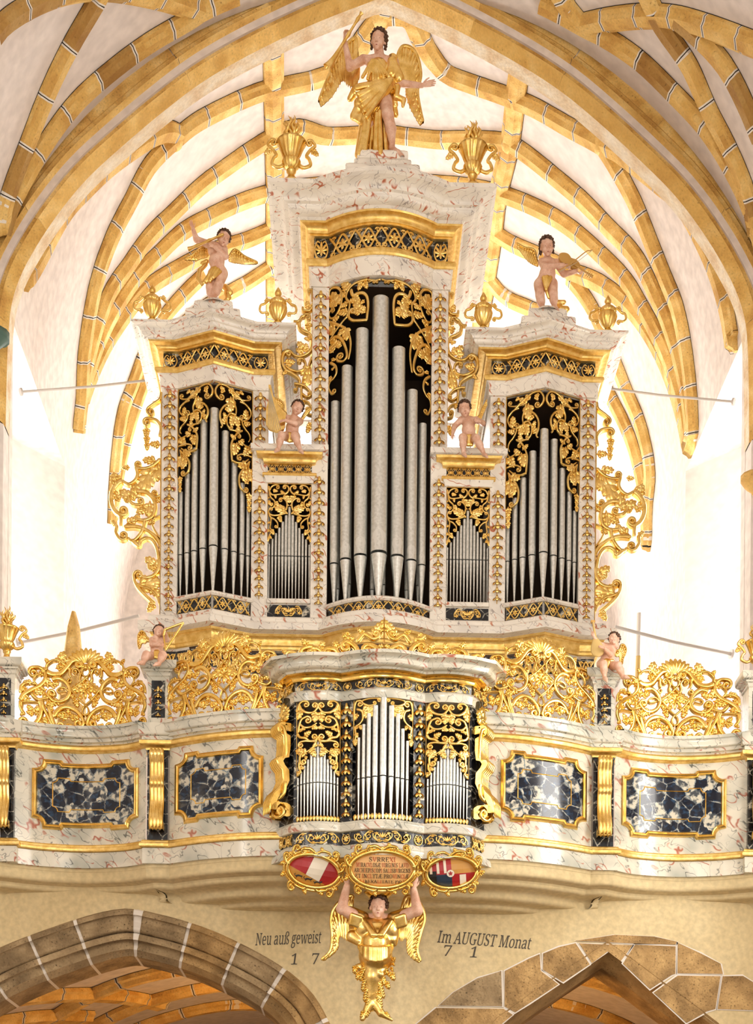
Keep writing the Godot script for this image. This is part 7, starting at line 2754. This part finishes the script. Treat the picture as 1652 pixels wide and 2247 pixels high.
func tower_putti() -> void:
	var ps := Pose.new(710, 1760, 5.0e-4, 0.58)
	var o := putto("standing putto with raised arm and gilt pipe on the side tower", Vector3(-1.593, 10.67, -15.3), ps, {
		"lo": Vector3(-0.32, -0.1, -0.2), "hi": Vector3(0.28, 0.86, 0.32), "girth": 0.92,
		"head": [885, 525, 0.07], "head_size": 0.155, "turn": [0.35, 0.35, -0.2], "chest": [720, 740, 0.03], "belly": [755, 950, 0.05], "pelvis": [790, 1150, 0.03],
		"shoulder_r": [560, 620, 0.02], "elbow_r": [360, 540, 0.02], "wrist_r": [300, 350, 0.04], "hand_r": [250, 200, 0.04, 0.2, 0, 1, 0.0],
		"shoulder_l": [890, 720, 0.03], "elbow_l": [930, 860, 0.08], "wrist_l": [740, 690, 0.13], "hand_l": [640, 650, 0.13, 0, 0.3, -1, 0.8],
		"hip_r": [690, 1200, 0.03], "knee_r": [640, 1450, 0.06], "ankle_r": [650, 1680, 0.02], "toe_r": [640, 1735, 0.10],
		"hip_l": [860, 1190, 0.03], "knee_l": [800, 1420, 0.10], "ankle_l": [700, 1670, 0.03], "toe_l": [720, 1730, 0.11],
		"wings": [[[560, 720, 470, 690, 380, 740, 270, 850, 115, 920], [560, 880, 490, 905, 420, 920, 340, 945, 130, 945], -0.05], [[970, 880, 1050, 745, 1130, 740, 1280, 850, 1525, 955], [985, 950, 1060, 980, 1140, 990, 1270, 1000, 1480, 990], -0.05]],
		"cloth": [[700, 1100, 0.11, 560, 1340, 0.10, 0.02, 0.024], [740, 1090, 0.115, 640, 1330, 0.11, 0.02, 0.02], [790, 1120, 0.115, 700, 1270, 0.12, 0.02, 0.02], [830, 1150, 0.10, 720, 1260, 0.12, 0.018, 0.016], [560, 960, 0.0, 470, 1000, 0.0, 0.022, 0.02], [540, 1020, 0.0, 430, 1140, 0.02, 0.02, 0.024], [430, 1140, 0.02, 410, 1290, 0.04, 0.024, 0.024], [410, 1290, 0.04, 480, 1400, 0.06, 0.024, 0.018], [480, 1400, 0.06, 560, 1320, 0.09, 0.016, 0.02],
			[900, 1450, -0.06, 1000, 1540, -0.05, 0.035, 0.03], [940, 1560, -0.05, 960, 1660, -0.04, 0.03, 0.025], [980, 1640, -0.05, 880, 1740, -0.03, 0.025, 0.02], [960, 1730, -0.04, 900, 1770, -0.02, 0.02, 0.015]]})
	var t := thing("gilded_pipe", "slender gilt wind pipe across the shoulder of standing putto", "pipe", o.position)
	var mb := MB.new()
	var a := ps.at(905, 445, 0.17)
	var c := ps.at(215, 735, 0.03)
	var p := PackedVector3Array()
	var r := PackedFloat32Array()
	for i in 13:
		var q := i / 12.0
		p.append(a.lerp(c, q))
		r.append(0.011 + (0.006 if i % 4 == 1 else 0.0) + 0.012 * pow(q, 9.0))
	mb.tube(p, r, 10)
	part("tube", mb, M.gold, t)
	# base mound
	for s in [-1.0, 1.0]:
		mb = MB.new()
		mb.lathe([Vector2(0.13, -0.02), Vector2(0.12, 0.0), Vector2(0.07, 0.012), Vector2(0, 0.016)], Vector3.ZERO, 16)
		var mo := thing("marble_mound", "low rounded marble mound under the %s" % ("putto with raised arm" if s < 0 else "violin putto"), "mound", Vector3(s * 1.593, 10.648, -15.28))
		part("dome", mb, M.rose_marble, mo)
	ps = Pose.new(700, 1540, 5.26e-4, 0.58)
	o = putto("standing putto playing a violin on the side tower", Vector3(1.593, 10.67, -15.3), ps, {
		"lo": Vector3(-0.25, -0.1, -0.2), "hi": Vector3(0.36, 0.78, 0.32), "girth": 0.95, "long": true,
		"head": [680, 365, 0.07], "head_size": 0.17, "turn": [0.05, 0.42, 0.14], "chest": [715, 700, 0.03], "belly": [700, 850, 0.05], "pelvis": [660, 985, 0.03],
		"shoulder_r": [600, 640, 0.02], "elbow_r": [640, 730, 0.10], "wrist_r": [960, 695, 0.17], "hand_r": [1080, 730, 0.18, 0.2, 0, -1, 0.8],
		"shoulder_l": [870, 650, 0.02], "elbow_l": [1000, 850, 0.04], "wrist_l": [1200, 800, 0.12], "hand_l": [1280, 850, 0.15, 0.3, 1, 0.2, 0.9],
		"hip_r": [560, 1050, 0.03], "knee_r": [560, 1250, 0.08], "ankle_r": [615, 1480, 0.02], "toe_r": [610, 1530, 0.10],
		"hip_l": [790, 1040, 0.03], "knee_l": [800, 1210, 0.08], "ankle_l": [840, 1460, 0.02], "toe_l": [880, 1510, 0.10],
		"wings": [[[545, 690, 505, 560, 480, 440, 400, 400, 300, 390, 145, 310], [530, 720, 470, 700, 400, 670, 340, 620, 280, 540, 160, 380], -0.04]],
		"cloth": [[620, 930, 0.11, 650, 1080, 0.11, 0.022, 0.018], [680, 920, 0.115, 665, 1140, 0.11, 0.022, 0.018], [740, 930, 0.11, 680, 1090, 0.115, 0.022, 0.016], [660, 1130, 0.10, 720, 1290, 0.08, 0.018, 0.014],
			[910, 1380, -0.06, 1030, 1360, -0.05, 0.03, 0.022], [950, 1400, -0.06, 960, 1470, -0.05, 0.025, 0.025], [960, 1490, -0.05, 1080, 1490, -0.05, 0.035, 0.03], [1000, 1530, -0.05, 1060, 1540, -0.05, 0.022, 0.02]]})
	# violin and bow
	var v := thing("violin", "small gilded violin held by the standing putto", "violin", o.position)
	mb = MB.new()
	var f := Face.new(Vector3(0, 0, 0.12), Vector3(1, 0, 0))
	var c0 := ps.at(970, 560, 0.12)
	var c1 := ps.at(1190, 690, 0.12)
	var dir := (c1 - c0).normalized()
	var sd := Vector3(-dir.y, dir.x, 0)
	for z in [0.10, 0.135]:
		var pg := PackedVector3Array()
		for i in 40:
			var a2 := TAU * i / 40.0
			var l := cos(a2)
			var w := sin(a2)
			var waist := 1.0 - 0.36 * exp(-pow(l / 0.28, 2.0))
			pg.append(c0.lerp(c1, 0.5) + dir * l * 0.115 + sd * w * 0.052 * waist * (0.94 if l > 0 else 1.08) + Vector3(0, 0, z - 0.12))
		mb.fan(pg, c0.lerp(c1, 0.5) + Vector3(0, 0, z - 0.115))
		if z < 0.12:
			var rim := pg.duplicate()
			for q in pg:
				rim.append(q + Vector3(0, 0, 0.035))
			mb.grid(rim, 40, true)
	part("body", mb, M.wood_varnish, v)
	mb = MB.new()
	mb.tube(PackedVector3Array([ps.at(1130, 650, 0.15), ps.at(1330, 785, 0.15), ps.at(1450, 860, 0.15), ps.at(1500, 890, 0.14)]), PackedFloat32Array([0.01, 0.010, 0.010, 0.016]), 8)
	part("neck", mb, M.wood_varnish, v)
	for i in 3:
		mb = MB.new()
		var e := ps.at(1400 + 30 * i, 835 + 18 * i, 0.15)
		mb.tube(PackedVector3Array([e - sd * 0.028, e + sd * 0.028]), PackedFloat32Array([0.004, 0.004]), 6)
		part("tuning_peg", mb, M.wood_varnish, v)
	var bw := thing("violin_bow", "thin bow drawn across the violin by the putto", "bow", o.position)
	mb = MB.new()
	mb.tube(smooth3(PackedVector3Array([ps.at(860, 810, 0.19), ps.at(1100, 655, 0.19), ps.at(1360, 445, 0.19), ps.at(1430, 425, 0.19), ps.at(1480, 410, 0.19)]), 4), PackedFloat32Array([0.005]), 6)
	part("stick", mb, M.wood_varnish, bw)
	mb = MB.new()
	mb.tube(PackedVector3Array([ps.at(880, 825, 0.192), ps.at(1170, 660, 0.192), ps.at(1475, 415, 0.192)]), PackedFloat32Array([0.0025]), 5)
	part("hair", mb, M.string, bw)


func bay_putti() -> void:
	var ps := Pose.new(720, 1310, 3.98e-4, 0.5)
	var o := putto("seated putto with a broad harp on the ledge beside the middle tower", Vector3(-0.868, 9.415, -15.4), ps, {
		"lo": Vector3(-0.22, -0.3, -0.15), "hi": Vector3(0.24, 0.42, 0.32), "girth": 0.78,
		"head": [905, 500, 0.07], "head_size": 0.14, "turn": [0.25, 0.3, -0.35], "chest": [830, 830, 0.02], "belly": [785, 985, 0.04], "pelvis": [780, 1170, 0.02],
		"shoulder_r": [690, 740, 0.0], "elbow_r": [580, 720, 0.05], "wrist_r": [500, 640, 0.08], "hand_r": [430, 620, 0.09, 0, 0, -1, 0.6],
		"shoulder_l": [975, 810, 0.02], "elbow_l": [880, 880, 0.12], "wrist_l": [640, 800, 0.16], "hand_l": [500, 820, 0.16, 0, -0.3, -1, 0.5],
		"hip_r": [670, 1190, 0.03], "knee_r": [545, 1160, 0.19], "ankle_r": [470, 1480, 0.17], "toe_r": [400, 1560, 0.23],
		"hip_l": [870, 1190, 0.03], "knee_l": [860, 1160, 0.20], "ankle_l": [990, 1490, 0.17], "toe_l": [1060, 1580, 0.23],
		"wings": [[[640, 640, 560, 560, 570, 430, 500, 330, 330, 260], [640, 690, 560, 620, 530, 540, 460, 460, 370, 370], -0.04], [[990, 780, 1060, 640, 1120, 560, 1200, 500, 1230, 480], [1010, 830, 1080, 720, 1130, 660, 1180, 580, 1220, 530], -0.04]],
		"cloth": [[700, 1130, 0.09, 700, 1290, 0.09, 0.02, 0.016], [740, 1130, 0.095, 735, 1300, 0.09, 0.02, 0.016], [780, 1140, 0.09, 790, 1290, 0.09, 0.018, 0.016]]})
	var hp := thing("harp", "broad gilded harp leaning against the seated putto", "harp", o.position)
	var outline := PackedVector2Array()
	for q in [[215, -20], [270, -20], [330, 230], [450, 480], [640, 660], [620, 950], [590, 1040], [430, 1100], [250, 1050], [170, 950], [160, 560], [235, 300]]:
		var p := ps.at(q[0], q[1], 0.1)
		outline.append(Vector2(p.x, p.y))
	var mb := MB.new()
	wall_plate(mb, outline, 0.09, 0.125)
	part("soundboard", mb, M.gold, hp)
	for i in 7:
		mb = MB.new()
		var t := i / 6.0
		mb.tube(PackedVector3Array([ps.at(235 + 20 * t, 40 + 60 * t, 0.128), ps.at(215 + 300 * t, 1010 + 40 * sin(t * 3.0), 0.128)]), PackedFloat32Array([0.003]), 5)
		part("string", mb, M.string, hp)
	ps = Pose.new(800, 1420, 3.98e-4, 0.5)
	putto("seated putto without instrument on the ledge beside the middle tower", Vector3(0.868, 9.415, -15.4), ps, {
		"lo": Vector3(-0.26, -0.25, -0.15), "hi": Vector3(0.24, 0.45, 0.32), "girth": 0.80,
		"head": [665, 545, 0.07], "head_size": 0.15, "turn": [0.0, 0.35, 0.18], "chest": [775, 870, 0.02], "belly": [770, 1040, 0.04], "pelvis": [780, 1230, 0.02],
		"shoulder_r": [590, 800, 0.0], "elbow_r": [430, 960, 0.03], "wrist_r": [380, 1130, 0.10], "hand_r": [360, 1220, 0.12, 0, 0, -1, 0.4],
		"shoulder_l": [960, 790, 0.0], "elbow_l": [1110, 870, 0.06], "wrist_l": [1010, 840, 0.17], "hand_l": [930, 810, 0.19, 0, 0.3, -1, 0.9],
		"hip_r": [670, 1260, 0.03], "knee_r": [600, 1230, 0.19], "ankle_r": [630, 1600, 0.17], "toe_r": [680, 1690, 0.23],
		"hip_l": [890, 1260, 0.03], "knee_l": [930, 1240, 0.19], "ankle_l": [1120, 1600, 0.17], "toe_l": [1190, 1690, 0.23],
		"wings": [[[960, 760, 1040, 700, 1090, 560, 1150, 450, 1230, 300], [980, 820, 1080, 790, 1130, 690, 1180, 560, 1235, 420], -0.05]],
		"cloth": [[740, 1200, 0.09, 740, 1400, 0.09, 0.02, 0.016], [785, 1190, 0.095, 785, 1400, 0.09, 0.02, 0.016], [830, 1200, 0.09, 840, 1400, 0.09, 0.018, 0.016]]})


func parapet_putti() -> void:
	var ps := Pose.new(690, 1340, 3.16e-4, 0.36)
	var o := putto("seated putto with a small triangular harp on the parapet post", Vector3(-1.83, 6.372, -13.0), ps, {
		"lo": Vector3(-0.22, -0.2, -0.15), "hi": Vector3(0.2, 0.38, 0.30), "girth": 0.66,
		"head": [745, 525, 0.06], "head_size": 0.108, "turn": [0.5, -0.1, -0.45], "chest": [680, 780, 0.02], "belly": [695, 920, 0.04], "pelvis": [700, 1130, 0.02],
		"shoulder_r": [560, 740, 0.0], "elbow_r": [590, 860, 0.08], "wrist_r": [760, 860, 0.13], "hand_r": [860, 860, 0.14, 0, 0, -1, 0.6],
		"shoulder_l": [820, 720, 0.01], "elbow_l": [960, 720, 0.04], "wrist_l": [930, 570, 0.10], "hand_l": [930, 480, 0.11, 0.5, 0, -1, 0.8],
		"hip_r": [600, 1180, 0.02], "knee_r": [470, 1120, 0.15], "ankle_r": [400, 1310, 0.15], "toe_r": [270, 1350, 0.18],
		"hip_l": [800, 1180, 0.02], "knee_l": [900, 1120, 0.15], "ankle_l": [800, 1320, 0.15], "toe_l": [690, 1390, 0.20],
		"wings": [[[490, 730, 400, 660, 350, 560, 270, 520, 190, 620, 175, 800, 200, 950], [490, 800, 420, 800, 360, 850, 310, 840, 280, 860, 270, 920, 220, 980], -0.04]],
		"cloth": [[680, 1030, 0.07, 660, 1180, 0.08, 0.016, 0.014], [730, 1030, 0.075, 730, 1190, 0.08, 0.016, 0.014]]})
	var hp := thing("small_harp", "open triangular gilt harp held by the putto on the parapet post", "harp", o.position)
	for q in [[930, 480, 1400, 285, 0.010], [1400, 285, 955, 1000, 0.009], [930, 470, 900, 620, 0.010], [900, 620, 955, 1000, 0.007]]:
		var mb := MB.new()
		mb.tube(PackedVector3Array([ps.at(q[0], q[1], 0.13), ps.at(q[2], q[3], 0.13)]), PackedFloat32Array([q[4]]), 8)
		part("bar", mb, M.gold_bright, hp)
	for i in 5:
		var mb := MB.new()
		var t := (i + 1) / 6.0
		mb.tube(PackedVector3Array([ps.at(lerpf(930, 1400, t), lerpf(480, 285, t), 0.13), ps.at(lerpf(950, 1340, t), lerpf(980, 380, t), 0.13)]), PackedFloat32Array([0.0014]), 4)
		part("string", mb, M.string, hp)
	ps = Pose.new(700, 1530, 3.16e-4, 0.36)
	o = putto("seated putto playing a lute on the parapet post", Vector3(1.83, 6.372, -13.0), ps, {
		"lo": Vector3(-0.24, -0.22, -0.15), "hi": Vector3(0.26, 0.42, 0.30), "girth": 0.68,
		"head": [880, 700, 0.05], "head_size": 0.115, "turn": [-0.75, -0.1, 0.35], "chest": [745, 960, 0.02], "belly": [725, 1130, 0.04], "pelvis": [690, 1330, 0.02],
		"shoulder_r": [620, 860, 0.01], "elbow_r": [500, 850, 0.08], "wrist_r": [340, 660, 0.12], "hand_r": [290, 570, 0.13, 0.6, 0, -1, 0.8],
		"shoulder_l": [870, 960, 0.01], "elbow_l": [760, 1080, 0.10], "wrist_l": [580, 950, 0.17], "hand_l": [470, 890, 0.18, -0.2, -0.2, -1, 0.6],
		"hip_r": [570, 1340, 0.02], "knee_r": [545, 1340, 0.17], "ankle_r": [585, 1660, 0.16], "toe_r": [620, 1780, 0.21],
		"hip_l": [800, 1370, 0.02], "knee_l": [930, 1370, 0.16], "ankle_l": [1060, 1640, 0.15], "toe_l": [1190, 1680, 0.18],
		"wings": [[[900, 1000, 1050, 960, 1100, 840, 1180, 840, 1235, 950, 1210, 1080, 1160, 1200, 1140, 1340], [920, 1100, 990, 1150, 1040, 1140, 1060, 1180, 1055, 1240, 1060, 1290, 1085, 1330, 1110, 1360], -0.04]],
		"cloth": [[650, 1240, 0.08, 830, 1250, 0.07, 0.018, 0.016], [720, 1270, 0.09, 700, 1400, 0.09, 0.016, 0.012]]})
	var lu := thing("lute", "pale wooden lute held by the putto on the parapet post", "lute", o.position)
	var mb := MB.new()
	var ca := ps.at(410, 960, 0.12)
	var ax := (ps.at(290, 250, 0.12) - ca).normalized()
	var sx := Vector3(ax.y, -ax.x, 0)
	var g := PackedVector3Array()
	for j in 13:
		var t := j / 12.0
		var l := lerpf(-0.062, 0.105, t)
		var w := 0.050 * pow(sin(PI * pow(t, 0.62)), 0.75) + 0.004
		for i in 12:
			var a := TAU * i / 12.0
			g.append(ca + ax * l + sx * cos(a) * w + Vector3(0, 0, sin(a) * w * (0.25 if sin(a) > 0 else 0.75)))
	mb.grid(g, 12, true)
	part("bowl", mb, M.wood_pale, lu)
	mb = MB.new()
	mb.tube(PackedVector3Array([ca + ax * 0.09, ps.at(290, 260, 0.125)]), PackedFloat32Array([0.011, 0.009]), 8)
	part("neck", mb, M.wood_pale, lu)
	mb = MB.new()
	mb.box(ps.at(290, 260, 0.12) - Vector3(0.018, 0.008, 0.02), ps.at(290, 260, 0.12) + Vector3(0.018, 0.012, 0.012), 0.003)
	part("pegbox", mb, M.wood_varnish, lu)


func caryatid() -> void:
	var ps := Pose.new(790, 1400, 6.18e-4, 0.19)
	var o := thing("caryatid_angel", "gilded winged half figure holding up the small organ with both arms", "statue", Vector3(-0.03, 3.925, -12.66))
	var P := func(x: float, y: float, z := 0.0) -> Vector3: return ps.at(x, y, z)
	var b := Blob.new(Vector3(-0.36, 0.02, -0.15), Vector3(0.36, 0.72, 0.3), 0.0098)
	b.ell(P.call(790, 985), Vector3(0.12, 0.11, 0.085), 0.04)
	b.ell(P.call(785, 1190), Vector3(0.10, 0.12, 0.08), 0.05)
	b.cap(P.call(600, 880), P.call(1000, 880), 0.05, 0.05, 0.03)
	b.cap(P.call(795, 920), P.call(800, 800, 0.03), 0.046, 0.042, 0.02)
	limb(b, [P.call(590, 880, 0.0), P.call(335, 750, 0.12), P.call(398, 470, 0.22)], [0.05, 0.044, 0.027])
	limb(b, [P.call(1010, 880, 0.0), P.call(1295, 755, 0.12), P.call(1238, 490, 0.22)], [0.05, 0.044, 0.027])
	var body := MB.new()
	b.into(body)
	hand_at(body, P.call(398, 465, 0.22), Vector3(0.1, 0.9, 0.0), Vector3(0.5, 0.2, -0.8), 0.12, false, 0.4)
	hand_at(body, P.call(1238, 485, 0.22), Vector3(0.15, 0.9, 0.0), Vector3(-0.3, 0.2, -0.9), 0.12, true, 0.4)
	finish_head(o, body, P.call(800, 725, 0.08), head_basis(-0.05, 0.12, -0.03, 0.178), false, false)
	part("body", body, M.skin, o)
	var r := [[620, 900, 0.03, 780, 1060, 0.09, 0.05, 0.05], [980, 900, 0.03, 800, 1060, 0.09, 0.05, 0.05], [600, 870, 0.02, 440, 800, 0.03, 0.06, 0.055], [1000, 870, 0.02, 1150, 810, 0.03, 0.06, 0.055],
		[640, 1000, 0.03, 940, 1010, 0.03, 0.09, 0.09], [600, 1100, 0.05, 780, 1130, 0.11, 0.04, 0.035], [980, 1130, 0.05, 790, 1120, 0.11, 0.04, 0.035], [470, 1100, 0.03, 560, 1160, 0.05, 0.05, 0.04], [1010, 1080, 0.04, 1000, 1180, 0.04, 0.04, 0.03],
		[770, 1200, 0.05, 770, 1330, 0.05, 0.12, 0.135], [760, 1420, 0.03, 740, 1620, 0.03, 0.11, 0.085], [740, 1620, 0.03, 730, 1850, 0.02, 0.085, 0.06], [730, 1850, 0.02, 720, 1990, 0.02, 0.06, 0.045],
		[700, 1980, 0.03, 610, 2150, 0.05, 0.04, 0.022], [760, 1950, 0.03, 850, 2080, 0.05, 0.04, 0.03], [850, 2080, 0.05, 985, 2160, 0.06, 0.03, 0.012], [790, 1120, 0.13, 880, 1250, 0.14, 0.03, 0.015], [790, 1120, 0.13, 700, 1180, 0.13, 0.03, 0.015], [560, 1490, 0.02, 840, 1580, 0.09, 0.03, 0.03], [980, 1400, 0.02, 820, 1560, 0.09, 0.03, 0.025]]
	for i in 6:
		var t := i / 5.0
		for j in 8:
			var a0 := deg_to_rad(-80.0 + 20.0 * j)
			var a1 := deg_to_rad(-60.0 + 20.0 * j)
			r.append([770 + 205 * sin(a0), 1215 + (30 + 165 * t) * cos(a0), 0.05 + 0.138 * cos(a0), 770 + 205 * sin(a1), 1215 + (30 + 165 * t) * cos(a1), 0.05 + 0.138 * cos(a1), 0.014, 0.014])
		r.append([610 + 60 * t, 900 + 10 * t, 0.10, 720 + 50 * t, 1080, 0.165, 0.015, 0.015])
		r.append([970 - 60 * t, 900 + 10 * t, 0.10, 860 - 50 * t, 1080, 0.165, 0.015, 0.015])
		r.append([580 - 120 * t, 860 - 40 * t, 0.11, 540 - 100 * t, 970 - 30 * t, 0.09, 0.016, 0.016])
		r.append([1020 + 110 * t, 860 - 40 * t, 0.11, 1050 + 100 * t, 970 - 30 * t, 0.09, 0.016, 0.016])
	part("robe", drape(r, ps, 0.008, 0.010), M.gold, o)
	wing_part(o, ps, [520, 900, 430, 700, 470, 590, 380, 600, 250, 720, 200, 880, 215, 1100, 190, 1290, 75, 1405], [540, 1060, 500, 1130, 430, 1160, 390, 1160, 330, 1120, 300, 1150, 295, 1250, 240, 1330, 110, 1420], -0.05, 18, 0.024)
	wing_part(o, ps, [1050, 900, 1110, 740, 1160, 590, 1240, 590, 1350, 680, 1400, 850, 1350, 1060, 1310, 1250, 1355, 1410], [1050, 1060, 1080, 1140, 1110, 1160, 1150, 1130, 1170, 1150, 1165, 1230, 1180, 1310, 1240, 1380, 1330, 1432], -0.05, 18, 0.024)
	# leaves of the tail
	var lv := MB.new()
	var f := Face.new(Vector3(0, 0, 0.085), Vector3(1, 0, 0))
	for i in 34:
		var t := i / 33.0
		var y := lerpf(1470, 2010, t)
		var sd := -1.0 if i % 2 == 0 else 1.0
		var w := lerpf(150, 40, t) * (0.35 + 0.65 * fmod(i * 0.618, 1.0))
		var p := ps.at(735 + sd * w, y)
		f.o.z = 0.10 - 0.05 * t - 0.0004 * w
		leaf(lv, f, Vector2(p.x, p.y + 0.02), Vector2(p.x + sd * 0.035 + 0.01, p.y - 0.055), 0.03)
	for q in [[520, 1480, 500, 1600], [560, 1560, 540, 1680], [970, 1420, 1030, 1380], [980, 1450, 1020, 1490], [960, 1560, 1015, 1680], [900, 1680, 950, 1790], [960, 1500, 1000, 1560], [640, 2060, 590, 2170], [680, 2050, 650, 2160], [820, 2030, 880, 2110], [880, 2080, 960, 2150]]:
		var a := ps.at(q[0], q[1])
		var c := ps.at(q[2], q[3])
		f.o.z = 0.05
		leaf(lv, f, Vector2(a.x, a.y), Vector2(c.x, c.y), 0.03)
	part("tail_leaves", lv, M.gold_bright, o)
	part("cushion", mlathe([Vector2(0, 0.0), Vector2(0.075, 0.0), Vector2(0.09, 0.015), Vector2(0.11, 0.03), Vector2(0.12, 0.045), Vector2(0.10, 0.055), Vector2(0.09, 0.075), Vector2(0, 0.08)], 20), M.gold_bright, o, Transform3D(Basis(), P.call(805, 605, 0.06)))
	# shaft that carries the load from the cushion to the case
	part("bracket", mlathe([Vector2(0.06, 0.0), Vector2(0.05, 0.05), Vector2(0.08, 0.12), Vector2(0.11, 0.14)], 16), M.gold_bright, o, Transform3D(Basis(), P.call(805, 605, 0.06) + Vector3(0, 0.07, 0)))
